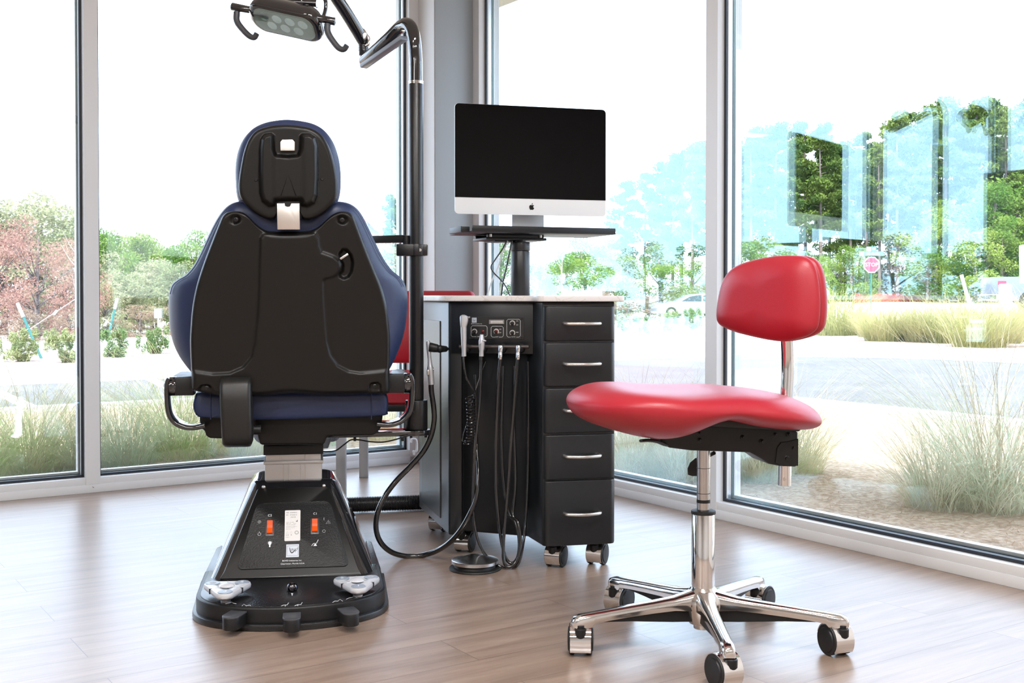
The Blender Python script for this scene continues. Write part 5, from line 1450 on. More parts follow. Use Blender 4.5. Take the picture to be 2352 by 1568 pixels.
# ---- foot control on the floor
g = ground(1091, 1306); ped = empty('foot_pedal', (g.x, g.y, 0)); tag(ped, 'round steel foot pedal with a pointed top on the floor before the cart', 'foot pedal')
m_ = MB(); m_.lathe([(0, 0), (0.081, 0), (0.083, 0.003), (0.081, 0.006), (0.066, 0.008), (0.062, 0.018), (0, 0.018)], n=56); m_.build('pedal_base', M_RUBBER, ped, 40)
m_ = MB(); m_.lathe([(0, 0.018), (0.072, 0.018), (0.0745, 0.020), (0.0745, 0.029), (0.073, 0.0305), (0.071, 0.031), (0.030, 0.042), (0.006, 0.0475), (0, 0.048)], n=64); m_.build('pedal_disc', mat('spun_steel', (0.62, 0.62, 0.63), 0.2, 1.0, aniso=0.7), ped, 40)
# ---- corrugated hose on the floor
p0 = ground(786, 1178); p1 = ground(975, 1171)
a_ = Vector((p0.x, p0.y - 0.0, 0.032)); b_ = Vector((p1.x, p1.y, 0.032)); d_ = b_ - a_
hs_ = MB(); prof = [(0, 0)]; L = d_.length + 0.15; k = 0.0
while k < L:
    prof += [(0.027, k), (0.031, k + 0.0014), (0.031, k + 0.0032), (0.027, k + 0.0046)]; k += 0.0066
prof.append((0, k)); hs_.lathe(prof, (0, 0, 0), d_, 20)
o = hs_.build('corrugated_hose', mat('ribbed_black_hose', (0.02, 0.02, 0.021), 0.35), None, 30, loc=a_ - d_.normalized() * 0.1); tag(o, 'thick black corrugated hose lying on the floor between chair and cart', 'hose')

# ================================================================== red guest chair behind
GX0, GX1 = -0.755, -0.175; GY0, GY1 = 4.80, 5.42
gc = empty('guest_chair', (GX0, GY0, 0)); tag(gc, 'red padded guest chair with grey metal legs behind the cart and pole', 'chair')
w_ = GX1 - GX0
zf = lambda v, Y: CAMZ + (HOR - v) * Y / F
for (x, y) in ((0.03, 0.02), (w_ - 0.03, 0.02), (0.05, GY1 - GY0 - 0.02), (w_ - 0.03, GY1 - GY0 - 0.02)):
    m_ = MB(); m_.bx((x - 0.021, y - 0.014, 0), (x + 0.021, y + 0.014, 0.36), 0.003); m_.build('leg', mat('grey_chair_metal', (0.42, 0.43, 0.45), 0.35, 0.3), gc, 30)
zs0, zs1 = zf(928, 4.85), zf(866, 4.85)
rr_ = [[(w_ / 2 + x, y, (zs0 + zs1) / 2 + z) for x, z in rrect((w_ - 0.02) * f_, (zs1 - zs0) * g_, 0.04 * g_, 5)] for y, f_, g_ in ((0.0, .97, .8), (0.02, 1, 1), (0.52, 1, 1), (0.56, .97, .7))]
MB().loft(rr_).build('seat', M_RED, gc, 60)
MB().bx((0.03, 0.02, zs0 - 0.03), (w_ - 0.03, 0.55, zs0 + 0.002), 0.004).build('seat_frame', M_BLACKM, gc, 30)
yb = GY1 - GY0 - 0.06; Yb_ = GY0 + yb
zb0, zb1 = zf(834, Yb_), zf(667.5, Yb_)
rr_ = [[(w_ / 2 + x, y, (zb0 + zb1) / 2 + z) for x, z in rrect(w_ * f_, (zb1 - zb0) * (1 - (1 - f_) * 1.2), 0.03, 6)] for y, f_ in ((yb, .96), (yb + .012, 1.0), (yb + .05, 1.0), (yb + .06, .97))]
MB().loft(rr_).build('backrest', M_RED, gc, 60)
for x in (0.06, w_ - 0.06): MB().bx((x - 0.015, yb + 0.02, zs0), (x + 0.015, yb + 0.04, zb0 + 0.05), 0.002).build('back_post', MATS['grey_chair_metal'], gc, 0)
# small white clamp hanging near the socket
q_ = at(950, 1020, 4.6)

# ================================================================== red operator stool
SX, SY = 0.477, 2.827
fdir = Vector((-0.985, -0.174, 0)).normalized(); SYAW = math.atan2(fdir.y, fdir.x)
ST = Frame((SX, SY, 0), SYAW)
stool = empty('operator_stool', (SX, SY, 0), SYAW)
tag(stool, 'red padded swivel stool on a chrome five-star base with casters', 'stool')
# base: five arms
def wdir(th):   # world direction of an arm in stool axes; th measured from straight toward the camera
    d_ = Vector((math.sin(th), -math.cos(th), 0)); return ST.M.to_3x3().inverted() @ d_
RB = 0.328
m_ = MB(); m_.lathe([(0, 0.052), (0.035, 0.052), (0.038, 0.056), (0.046, 0.075), (0.052, 0.100), (0.050, 0.118), (0.036, 0.134), (0.0305, 0.142), (0.0, 0.142)], n=40)
base = m_.build('hub', M_POLISH, stool, 50)
m_ = MB(); m_.cyl((0, 0, 0.038), (0, 0, 0.054), 0.024, n=28, bev=0.002); m_.build('hub_plug', M_STEEL, base, 40)
angs = [R(0), R(72), R(144), R(216), R(288)]
for th in angs:
    d_ = wdir(th); s_ = Vector((-d_.y, d_.x, 0))
    rr_ = []
    def sect(r_, z0, z1, hw0, hw1):
        c_ = d_ * r_; pts = []
        prof = [(-hw0, z0), (-hw0 * 1.02, z0 + (z1 - z0) * .35), (-hw0 * .98, z0 + (z1 - z0) * .7), (-hw0 * .72, z0 + (z1 - z0) * .93), (-hw0 * .3, z1), (hw0 * .3, z1), (hw0 * .72, z0 + (z1 - z0) * .93), (hw0 * .98, z0 + (z1 - z0) * .7), (hw0 * 1.02, z0 + (z1 - z0) * .35), (hw0, z0)]
        return [c_ + s_ * a + Vector((0, 0, z)) for a, z in prof]
    for r_, z0, z1, hw in ((0.018, 0.088, 0.140, 0.028), (0.05, 0.090, 0.131, 0.0235), (0.085, 0.093, 0.123, 0.0195), (0.14, 0.091, 0.1175, 0.0175), (0.20, 0.0875, 0.1125, 0.0165), (0.26, 0.083, 0.107, 0.0155), (0.296, 0.079, 0.104, 0.0155), (0.303, 0.071, 0.1035, 0.0160), (0.330, 0.070, 0.101, 0.0162), (0.344, 0.071, 0.096, 0.0140), (0.350, 0.074, 0.088, 0.010)):
        rr_.append(sect(r_, z0, z1, hw, hw))
    m_ = MB(); m_.loft(rr_); arm = m_.build('base_arm', M_POLISH, stool, 55)
    # dark web below the arm
    m_ = MB(); rr_ = []
    for r_, z0, z1, hw in ((0.03, 0.060, 0.10, 0.014), (0.09, 0.064, 0.098, 0.012), (0.20, 0.075, 0.092, 0.0105), (0.29, 0.0805, 0.084, 0.009)):
        c_ = d_ * r_; rr_.append([c_ + s_ * a + Vector((0, 0, z)) for a, z in ((-hw, z0), (hw, z0), (hw, z1), (-hw, z1))])
    m_.loft(rr_).build('arm_web', M_BLACKM, arm, 0)
    c_ = d_ * RB
casang = {0: 12, 1: 186, 2: 200, 3: 30, 4: 172}
for i, th in enumerate(angs):
    d_ = wdir(th); c_ = d_ * RB
    # trail direction in world, turned into stool axes
    wa = R([-18, 180, -150, 60, 170][i]) 
    caster(stool, c_.x, c_.y, R([24, 20, -40, -38, -4][i]) - SYAW, rw=0.037, top=0.078, hood=M_CHROME)
# column
m_ = MB(); m_.lathe([(0, 0.130), (0.0285, 0.130), (0.0285, 0.324), (0.0275, 0.326), (0, 0.326)], n=48)
m_.build('column_tube', M_CHROME, stool, 40)
m_ = MB(); m_.lathe([(0, 0.324), (0.0300, 0.324), (0.0306, 0.327), (0.0300, 0.332), (0.024, 0.334), (0, 0.334)], n=48); m_.build('column_ring', M_RUBBER, stool, 40)
m_ = MB(); m_.lathe([(0, 0.33), (0.0165, 0.33), (0.0165, 0.50), (0, 0.50)], n=40); rod = m_.build('gas_rod', mat('dull_chrome', (0.55, 0.55, 0.56), 0.16, 1.0), stool, 40)
m_ = MB()
for z0, z1 in ((0.352, 0.360), (0.375, 0.3762), (0.438, 0.4392)): m_.lathe([(0.0167, z0), (0.0169, z0), (0.0169, z1), (0.0167, z1)], n=40)
m_.build('rod_band', M_BLACKM, rod, 0)
# mechanism box below the seat
m_ = MB()
side_p = [(0.125, 0.545), (0.130, 0.512), (0.105, 0.498), (0.05, 0.490), (-0.10, 0.482), (-0.13, 0.466), (-0.15, 0.452), (-0.18, 0.446), (-0.22, 0.443), (-0.225, 0.448), (-0.225, 0.530), (-0.16, 0.545), (0.0, 0.552)]
m_.prism(side_p, 0.11, Matrix.Translation((0, -0.055, 0)), 0.006, 3)
mech = m_.build('tilt_mechanism', M_BLACKM, stool, 35)
m_ = MB()
for x, z, r_ in ((0.03, 0.515, 0.006), (0.03, 0.533, 0.0035), (-0.08, 0.520, 0.0055), (-0.13, 0.508, 0.0065), (-0.165, 0.525, 0.005), (-0.20, 0.525, 0.0055), (-0.212, 0.490, 0.006), (-0.195, 0.465, 0.0085), (0.07, 0.53, 0.004)):
    m_.lathe([(0, 0), (r_, 0), (r_, 0.003), (r_ * .6, 0.0045), (r_ * .55, 0.009), (0, 0.009)], (x, 0.0545, z), (0, 1, 0), 18)
m_.build('bolt', M_BLACKM, mech, 40)
m_ = MB(); m_.prism([(-0.165, 0.455), (-0.170, 0.493), (-0.18, 0.505), (-0.205, 0.508), (-0.225, 0.513), (-0.225, 0.446), (-0.185, 0.446)], 0.004, Matrix.Translation((0, 0.054, 0)), 0.001); m_.build('pivot_plate', M_BLACKM, mech, 0)
m_ = MB(); m_.prism([(0.08, 0.566), (0.05, 0.556), (-0.21, 0.536), (-0.22, 0.550), (0.07, 0.585)], 0.20, Matrix.Translation((0, -0.10, 0)), 0.004); m_.build('seat_pan', M_RUBBER, stool, 30)
# levers
def sloc(u, v, Y): return ST.loc(at(u, v, Y))
m_ = MB(); pts = [sloc(1548, 1024, 2.80), sloc(1530, 1022, 2.76), sloc(1510, 1014, 2.72), sloc(1490, 1011, 2.70), sloc(1472, 1012, 2.69)]
m_.tube(pts, lambda t: 0.006 + 0.003 * math.sin(t * 2.2), 12, 5, squash=((0, 0, 1), 0.45)); m_.build('height_lever', M_RUBBER, stool, 60)
m_ = MB(); m_.tube([sloc(1640, 1040, 2.86), sloc(1620, 1050, 2.90), sloc(1606, 1056, 2.90)], 0.005, 10, 4)
pd = [(1612, 1046), (1597, 1052), (1585, 1062), (1579, 1076), (1580, 1090), (1590, 1093), (1606, 1093), (1614, 1090)]
bk = [sloc(u, v, 2.90) for u, v in pd]; fr2 = [sloc(u, v, 2.888) for u, v in pd]
m_.loft([bk, fr2]); m_.build('tilt_lever', M_RUBBER, stool, 40)

# seat: droops toward the front corners, narrow waist, thick rounded edge
def seat_mesh():
    N, K = 160, 34
    def rad(t):      # t from forward axis
        A = 0.335; B = 0.245; C_ = 0.285
        c_, s_ = math.cos(t), math.sin(t)
        ax = A if c_ > 0 else C_
        r_ = 1.0 / ((abs(c_) / ax) ** 2.4 + (abs(s_) / B) ** 2.4) ** (1 / 2.4)
        return r_ * (1 + 0.09 * math.exp(-((abs(t) - R(50)) / R(22)) ** 2) - 0.07 * math.exp(-((abs(t) - R(98)) / R(18)) ** 2))
    def zc(x, y):
        side = abs(y) / 0.25
        z = 0.600
        if x < 0: z -= 0.040 * (-x / 0.27) ** 1.4
        z += 0.016 * math.exp(-((x - 0.27) / 0.10) ** 2) * 0.6
        z -= 0.016 * math.exp(-((x - 0.10) / 0.12) ** 2) * max(0, 1 - side ** 2)
        z += 0.008 * math.exp(-((x - 0.18) / 0.09) ** 2) * min(side, 1.1) ** 2
        return z
    vs = []; rings = []
    seq = []
    for k in range(K + 1):      # top, centre to rim
        f_ = math.sin(k / K * math.pi / 2); seq.append((f_, 1))
    for k in range(K - 1, -1, -1): seq.append((math.sin(k / K * math.pi / 2), -1))
    for f_, sd in seq:
        ring = []
        for i in range(N):
            t = 2 * math.pi * i / N; tt = t if t <= math.pi else t - 2 * math.pi
            r_ = rad(tt) * f_; x, y = r_ * math.cos(t), r_ * math.sin(t)
            prof = (1 - f_ ** 4.2) ** (1 / 2.0); fxx = 1 / (1 + math.exp(-(x - 0.05) / 0.06))
            th = 0.044 + 0.006 * fxx + 0.010 / (1 + math.exp((x + 0.14) / 0.03)) if sd > 0 else 0.040
            fx = 1 / (1 + math.exp(-(x - 0.08) / 0.035)); 
            if sd < 0: th = 0.040 - 0.018 * math.exp(-((x - 0.0) / 0.07) ** 2) + 0.032 * fx
            ring.append(len(vs)); vs.append((x + 0.005, y, zc(x, y) + sd * th * prof))
        rings.append(ring)
    fs = []
    for A_, B_ in zip(rings[:-1], rings[1:]):
        for i in range(N): fs.append((A_[i], A_[(i + 1) % N], B_[(i + 1) % N], B_[i]))
    m_ = MB(); m_.add(vs, fs); return m_
m_ = seat_mesh(); m_.build('seat', M_RED, stool, 180)

# back post and pad
m_ = MB(); 
pp = [sloc(1802, 1114, 2.875), sloc(1803, 1060, 2.875), sloc(1805, 980, 2.875), sloc(1808, 900, 2.878), sloc(1810, 850, 2.88), sloc(1809, 800, 2.878), sloc(1806, 750, 2.87)]
m_.tube(pp, 0.0165, 20, 6, squash=((0, 1, 0), 1.0)); m_.build('back_post', M_CHROME, stool, 60)
m_ = MB(); q_ = sloc(1802, 1100, 2.858); m_.lathe([(0, 0), (0.004, 0), (0.004, 0.004), (0, 0.004)], q_, ST.M.to_3x3().inverted() @ Vector((-.3, -1, 0)), 14); m_.build('post_screw', M_STEEL, stool, 40)
# pad frame: x across, z up, front toward -y
bw = Vector((0.60, -0.80, 0)).normalized()       # pad across direction in the world
pcx = at(1768, 684, 2.83)
PFr = Frame((pcx.x, pcx.y, 0), math.atan2(bw.y, bw.x))
def pl(uvs, y=0.0): return [(p.x, p.z) for p in (PFr.pix(u, v, y) for u, v in uvs)]
front = [(1644, 728), (1646, 700), (1652, 668), (1662, 640), (1680, 618), (1706, 604), (1740, 595), (1780, 588), (1820, 586), (1846, 589), (1862, 600), (1872, 622), (1878, 660), (1880, 700), (1878, 735), (1872, 756), (1856, 770), (1830, 779), (1802, 784), (1770, 781), (1730, 773), (1690, 763), (1662, 752), (1649, 743)]
def conc(x, z): return 0.10 * 0 + 0.28 * (x - 0.0) ** 2 * -1.0
m_ = pad(pl(front, 0.0), 0.036, 0.012, 0.075, None, lambda x, z: 0.3 * x ** 2, N=180, rings=30, p=2.0)
m_.v = [tuple(ST.loc(PFr.W(v))) for v in m_.v]
bp = m_.build('back_pad', M_RED, stool, 60)
pf = pl(front, 0.0); cx_ = sum(p[0] for p in pf) / len(pf); cz_ = sum(p[1] for p in pf) / len(pf)
m_ = pad([(cx_ + (x - cx_) * .995, cz_ + (z - cz_) * 1.0) for x, z in pf], 0.014, 0.020, 0.02, None, lambda x, z: 0.020 + 0.3 * x ** 2, N=180, rings=22, p=2.4)
m_.v = [tuple(ST.loc(PFr.W(v))) for v in m_.v]
m_.build('back_pad_shell', M_RED, stool, 60)

# ================================================================== outside
GZ = -0.15
def zfar(u):
    us = [-600, 250, 600, 1200, 1500, 1750, 2000, 2600]; zs = [-1.6, -1.5, -1.4, -1.0, -0.95, -0.2, 0.40, 0.45]
    return float(np.interp(u, us, zs))
def tz(X, Y):
    if Y < 8: return GZ
    u = 1176 + F * X / max(Y, 1)
    k = min(1, max(0, (Y - 22) / 68.0)); k = k ** 0.85
    return GZ + (zfar(u) - GZ) * k
def gp(u, v):
    """ground point of the terrain seen at a picture point"""
    d = ray(u, v)
    best = None
    for Y in np.arange(8, 140, 0.25):
        p = CAM + d * (Y / d.y)
        if p.z <= tz(p.x, Y): return Vector((p.x, Y, tz(p.x, Y)))
    p = CAM + d * (100 / d.y); return Vector((p.x, 100, tz(p.x, 100)))
M_FAR = mat('pale_concrete', (0.62, 0.60, 0.58), 0.9, 0, 0.1, var=((0.5, 0.48, 0.45), 0.5, 0.35, 0.7))
M_MULCH = mat('pine_straw_mulch', (0.40, 0.28, 0.19), 0.95, 0, 0.1, var=((0.60, 0.47, 0.36), 38, 0.4, 0.6), bump=(60, 0.6, 0.008))
M_BED = mat('pinkish_bark_bed', (0.46, 0.37, 0.34), 0.95, 0, 0.1, var=((0.22, 0.14, 0.12), 5, 0.55, 0.75), bump=(14, 0.6, 0.012))
M_ASPH = mat('asphalt', (0.125, 0.125, 0.13), 0.85, 0, 0.2, var=((0.16, 0.16, 0.165), 1.5, 0.3, 0.7))
M_CURB = mat('kerb_concrete', (0.70, 0.69, 0.67), 0.8)
M_GREENG = mat('dry_lawn', (0.46, 0.42, 0.24), 0.95, 0, 0.1, var=((0.60, 0.54, 0.36), 0.7, 0.4, 0.6))
m_ = MB(); xs = np.linspace(-1, 1, 90); ys = np.r_[np.linspace(6, 30, 30), np.linspace(32, 180, 50)]
vs = []
for Y in ys:
    for x in xs:
        X = x * (20 + Y * 1.1); vs.append((X, Y, tz(X, Y) - 0.02))
nx = len(xs)
m_.add(vs, [(j * nx + i, j * nx + i + 1, (j + 1) * nx + i + 1, (j + 1) * nx + i) for j in range(len(ys) - 1) for i in range(nx - 1)])
struct(m_.build('far_ground', M_FAR, None, 180))
m_ = MB(); m_.bx((-160, -160, GZ - 0.3), (160, 7, GZ - 0.06)); struct(m_.build('near_ground', M_FAR, None, 0))
def abpoly(mb, pts, z0, z1):
    """prism over an outline in wall coordinates (a, b)"""
    w_ = [P(a, b) for a, b in pts]; n_ = len(w_)
    c2 = [(p.x, p.y) for p in w_]
    return flat(mb, c2, z0, z1)
def arc(ca, cb, r_, t0, t1, n=10): return [(ca + r_ * math.cos(R(t0 + (t1 - t0) * k / n)), cb + r_ * math.sin(R(t0 + (t1 - t0) * k / n))) for k in range(n + 1)]
# bed right around the building, bounded by the drive
bed = [(14, -0.12), (14, -5.0)] + arc(-2.0, -2.2, 2.8, 270, 180) + [(-4.8, 6), (-7.5, 14), (-0.12, 14), (-0.12, -0.12)]
m_ = MB(); abpoly(m_, bed, GZ - 0.1, -0.115); struct(m_.build('planting_bed', M_MULCH, None, 0))
drv = [(30, -5.0)] + arc(-2.0, -2.2, 2.8, 270, 180) + [(-4.8, 6), (-7.5, 14), (-12, 30), (-30, 30), (-12.6, 12)] + arc(-8.6, -4.6, 4.0, 180, 270) + [(30, -8.6)]
m_ = MB(); abpoly(m_, drv, GZ - 0.1, GZ); struct(m_.build('asphalt_drive', M_ASPH, None, 0))
bed2 = [(30, -8.9)] + arc(-8.6, -4.9, 4.0, 270, 180) + [(-12.9, 12), (-26, 26), (-30, 10), (-19, -6), (-14.5, -16), (-4, -15), (30, -13.8)]
m_ = MB(); abpoly(m_, bed2, GZ - 0.2, GZ + 0.03); struct(m_.build('median_bed', M_BED, None, 0))
def strip(mb, line, wdt, z0, z1):
    L_ = [P(a, b) for a, b in line]; n_ = len(L_); A_, B_ = [], []
    for i, p in enumerate(L_):
        t = (L_[min(i + 1, n_ - 1)] - L_[max(i - 1, 0)]).normalized(); q = Vector((-t.y, t.x, 0)) * wdt / 2
        A_.append(p + q); B_.append(p - q)
    vs = [Vector((p.x, p.y, z)) for pair in zip(A_, B_) for p, z in ((pair[0], z0), (pair[0], z1), (pair[1], z1), (pair[1], z0))]
    fs = []
    for i in range(n_ - 1):
        for k in range(4): fs.append((i * 4 + k, i * 4 + (k + 1) % 4, (i + 1) * 4 + (k + 1) % 4, (i + 1) * 4 + k))
    return mb.add([tuple(v) for v in vs], fs)
m_ = MB(); strip(m_, [(30, -5.0)] + arc(-2.0, -2.2, 2.8, 270, 180) + [(-4.8, 6), (-7.5, 14)], 0.16, GZ - .05, -0.07); struct(m_.build('kerb_strip', M_CURB, None, 0))
m_ = MB(); strip(m_, [(30, -8.75)] + arc(-8.6, -4.75, 4.0, 270, 180) + [(-12.75, 12)], 0.16, GZ - .05, GZ + 0.11); struct(m_.build('kerb_strip', M_CURB, None, 0))
M_PAINT = mat('white_road_paint', (0.78, 0.78, 0.76), 0.7)
m_ = MB()
for a_, b_ in (((-40, 884), (140, 968)), ((340, 868), (420, 905))):
    g0_, g1_ = ground(*a_, GZ), ground(*b_, GZ); ab0, ab1 = ab(g0_), ab(g1_)
    strip(m_, [ab0, ab1], 0.14, GZ - 0.01, GZ + 0.004)
struct(m_.build('parking_line', M_PAINT, None, 0))
g0_, g1_ = ground(1690, 822, GZ), ground(1840, 829, GZ); m_ = MB(); strip(m_, [ab(g0_), ab(g1_)], 0.14, GZ - .01, GZ + .004); struct(m_.build('parking_line', M_PAINT, None, 0))
# straw edging at the shadow edge of the bed
# exterior soffit corner seen through the top of the right window
q0 = at(1134, 26, 7.2); q1 = at(1200, -4, 5.8)

# ---- grasses
def blades(n, h, spread, w0, seed, droop=1.0, base_r=0.10, seg=5, hmin=0.5):
    r_ = np.random.default_rng(seed)
    vs, fs = [], []
    for i in range(n):
        az = r_.uniform(0, 2 * math.pi); br = base_r * math.sqrt(r_.uniform()); hh = h * r_.uniform(hmin, 1.0) ; out = spread * r_.uniform(0.15, 1.0) ** 0.8
        d_ = np.array([math.cos(az), math.sin(az), 0]); baz = az + r_.normal(0, .7)
        p0 = np.array([math.cos(baz) * br, math.sin(baz) * br, 0]); bend = r_.normal(0, 0.20, 2)
        sd = np.array([-d_[1], d_[0], 0]); dr = droop * r_.uniform(0.2, 1.0)
        k0 = len(vs)
        for k in range(seg + 1):
            t = k / seg
            z = hh * (t * (1 + 0.6 * dr) - 0.6 * dr * t * t * 1.6) if True else 0
            p = p0 + d_ * out * t ** 1.25 + sd * bend[0] * t * t + np.array([0, 0, max(z, 0.01 if k else 0)])
            w_ = w0 * (1 - t * 0.85)
            vs.append(tuple(p - sd * w_ / 2)); vs.append(tuple(p + sd * w_ / 2))
        for k in range(seg): fs.append((k0 + 2 * k, k0 + 2 * k + 1, k0 + 2 * k + 3, k0 + 2 * k + 2))
    return vs, fs
def mesh_of(name, vs, fs, m):
    me = bpy.data.meshes.new(name); me.from_pydata(vs, [], fs); me.materials.append(m); me.update(); return me
def inst(name, me, loc, rz=0, s=1.0, sz=None):
    o = bpy.data.objects.new(name, me); sc.collection.objects.link(o); o.location = loc; o.rotation_euler = (0, 0, rz); o.scale = (s, s, sz or s); return o
M_GR = leaf_mat('ornamental_grass', (0.42, 0.52, 0.22), (0.74, 0.68, 0.44), 11, 0.55)
M_GR2 = leaf_mat('silvery_grass', (0.44, 0.53, 0.36), (0.72, 0.68, 0.52), 11, 0.55)
M_GY = leaf_mat('yellow_grass', (0.42, 0.42, 0.19), (0.60, 0.54, 0.32), 3, 0.4)
M_STRAW = leaf_mat('dry_stem', (0.58, 0.50, 0.36), (0.50, 0.42, 0.28), 6, 0.3)
gprm = [blades(640, 0.70, 0.98, 0.0030, sd, 1.5, 0.16, 8, 0.22) for sd in (1, 2, 3)]; gmat = [M_GR, M_GR2, M_GR]
sprm = [blades(170, 0.85, 0.95, 0.0030, 10 + k, 0.7, 0.09, 6) for k in range(2)]
near = []     # (picture column, row of the base, scale, kind, label)
labs = [((-60, 1105), 1.0, 0, 'green grass clump outside the left window at the far left edge'),
        ((70, 1085), 1.05, 0, 'green arching grass clump outside, left of the left window mullion'),
        ((180, 1078), 0.8, 1, 'pale grass clump outside directly behind the left window mullion'),
        ((290, 1068), 0.95, 1, 'pale green grass clump outside, right of the left mullion'),
        ((420, 1050), 1.25, 0, 'large green grass clump outside, left of the dental chair'),
        ((560, 1040), 1.0, 2, 'green grass clump outside behind the dental chair column'),
        ((720, 1022), 1.0, 0, 'green grass clump outside, right of the dental chair column'),
        ((880, 1005), 1.0, 2, 'green grass clump outside behind the red guest chair legs'),
        ((1455, 1085), 1.0, 1, 'silvery grass clump outside, just right of the drawers'),
        ((1560, 1100), 0.95, 1, 'silvery grass clump outside behind the stool lever'),
        ((1740, 1100), 1.0, 1, 'silvery grass clump outside behind the stool mechanism'),
        ((1830, 1085), 0.85, 2, 'thin green grass clump outside, right of the stool column'),
        ((2150, 1165), 0.85, 1, 'low grass clump outside between mulch and the big right clump'),
        ((2290, 1165), 1.45, 1, 'very large silvery grass clump outside at the right edge')]
for i, ((u, v), s_, k, lb_) in enumerate(labs):
    g = ground(u, v, -0.115); A_, B_ = ab(g)
    if A_ > -0.45 and B_ > -0.45:      # keep outside the glass
        if u < 1100: g = P(A_, -0.6, -0.115)
        else: g = P(-0.6, B_, -0.115)
    g.z = -0.118
    root = empty('grass_clump', g, i * 1.3); tag(root, lb_, 'ornamental grass', 'grass clumps against the windows')
    for nm_, prm, mm in (('foliage', gprm[k], gmat[k]), ('dry_stem', sprm[i % 2], M_STRAW)):
        v_, f_ = prm[0], prm[1]
        q = np.array(v_) * s_; c_, n_ = math.cos(i * 1.3), math.sin(i * 1.3)
        w3 = np.stack([q[:, 0] * c_ - q[:, 1] * n_ + g.x - CORNER.x, q[:, 0] * n_ + q[:, 1] * c_ + g.y - CORNER.y], 1)
        A3 = w3 @ np.array([LD.x, LD.y]); B3 = w3 @ np.array([RD.x, RD.y]); lim = -0.135
        ins = (A3 > lim) & (B3 > lim); jit = (np.arange(len(A3)) // 2 % 17) * 0.0015       # blades bend along the glass, never through it
        pa = ins & (A3 < B3); pb2 = ins & ~pa
        A3 = np.where(pa, lim - jit, A3); B3 = np.where(pb2, lim - jit, B3)
        w3 = A3[:, None] * np.array([LD.x, LD.y]) + B3[:, None] * np.array([RD.x, RD.y]) + np.array([CORNER.x - g.x, CORNER.y - g.y])
        q[:, 0] = w3[:, 0] * c_ + w3[:, 1] * n_; q[:, 1] = -w3[:, 0] * n_ + w3[:, 1] * c_
        o2 = inst(nm_, mesh_of(nm_, q.tolist(), f_, mm), (0, 0, 0)); o2.parent = root
# loose mulch straw lying on the bed
r_ = np.random.default_rng(44); vs, fs = [], []
for i in range(15000):
    if i % 2: g = P(r_.uniform(-0.2, 4.5), -r_.uniform(0.32, 1.5), 0)
    else: g = P(-r_.uniform(0.32, 1.9), r_.uniform(-0.2, 4.2), 0)
    an = r_.uniform(0, 6.28); L_ = r_.uniform(0.012, 0.065); w_ = r_.uniform(0.0008, 0.0022); dx, dy = math.cos(an), math.sin(an); z0 = -0.112 + r_.uniform(0, 0.012); zq = r_.uniform(-.004, .010); k = len(vs)
    vs += [(g.x - dy * w_, g.y + dx * w_, z0), (g.x + dy * w_, g.y - dx * w_, z0), (g.x + dx * L_ + dy * w_, g.y + dy * L_ - dx * w_, z0 + zq), (g.x + dx * L_ - dy * w_, g.y + dy * L_ + dx * w_, z0 + zq)]
    fs.append((k, k + 1, k + 2, k + 3))
o = bpy.data.objects.new('loose_straw', mesh_of('loose_straw', vs, fs, leaf_mat('loose_straw', (0.66, 0.50, 0.37), (0.36, 0.22, 0.14), 25, 0.1))); sc.collection.objects.link(o)
tag(o, 'loose straw and bark chips scattered on the bed outside the windows', 'straw', kind='stuff')

# yellow clumps in the median at the right
ym = [mesh_of('yellow_clump', *blades(800, 0.85, 0.85, 0.010, 30 + k, 1.2, 0.35, 5, .3), M_GY) for k in range(2)]
pos = [(1850, 762, 1.0), (1925, 768, 1.35), (2005, 772, 0.85), (2030, 784, 1.0), (2085, 782, .9), (2130, 786, 1.1), (2190, 790, 1.15), (2250, 800, 1.2), (2300, 788, 1.0), (2370, 782, 1.25), (2440, 800, 1.2), (1790, 758, 0.9)]
names = ['left of the red stool back pad top', 'tall and spiky right beside the red stool back pad', 'small one second from the tall spiky clump', 'below the stop sign', 'just right of the stop sign post', 'left of the middle of the right median', 'in the middle of the right median', 'low and broad in the front of the median', 'right of the broad front clump', 'at the right edge of the picture', 'past the right edge', 'hidden behind the red back pad']
for i, ((u, v, s_), nm) in enumerate(zip(pos, names)):
    g = gp(u, v); root = inst('yellow_grass', ym[i % 2], (g.x, g.y, g.z - 0.02), i * 0.9, s_ * 1.12, s_ * 1.35)
    tag(root, 'yellow grass clump on the far median, ' + nm, 'ornamental grass', 'yellow grass clumps on the far median')

# small evergreen shrubs in a row
def leafcloud(blobs, per, size, seed, flat_=0.0, elong=1.0):
    r_ = np.random.default_rng(seed); V_, n_ = [], 0
    C_, Rr, cnt = [], [], []
    for c, rad in blobs:
        k = max(4, int(per)); d_ = r_.normal(size=(k, 3)); d_ /= np.linalg.norm(d_, axis=1)[:, None]; d_ *= (r_.uniform(0.25, 1, (k, 1)) ** 0.5)
        C_.append(np.array(c)[None] + d_ * np.array(rad)[None])
    C_ = np.vstack(C_); n_ = len(C_)
    a_ = r_.normal(size=(n_, 3)); a_ /= np.linalg.norm(a_, axis=1)[:, None]
    b_ = np.cross(a_, r_.normal(size=(n_, 3))); b_ /= np.linalg.norm(b_, axis=1)[:, None]
    s_ = size * r_.uniform(0.5, 1.1, (n_, 1)); a_ = a_ * s_ * elong; b_ = b_ * s_ * 0.5
    V_ = np.stack([C_ - a_, C_ - b_, C_ + a_, C_ + b_], 1).reshape(-1, 3)
    return V_.tolist(), [(4 * i, 4 * i + 1, 4 * i + 2, 4 * i + 3) for i in range(n_)]
M_SH = leaf_mat('shrub_leaf', (0.16, 0.25, 0.10), (0.33, 0.37, 0.18), 5, 0.3)
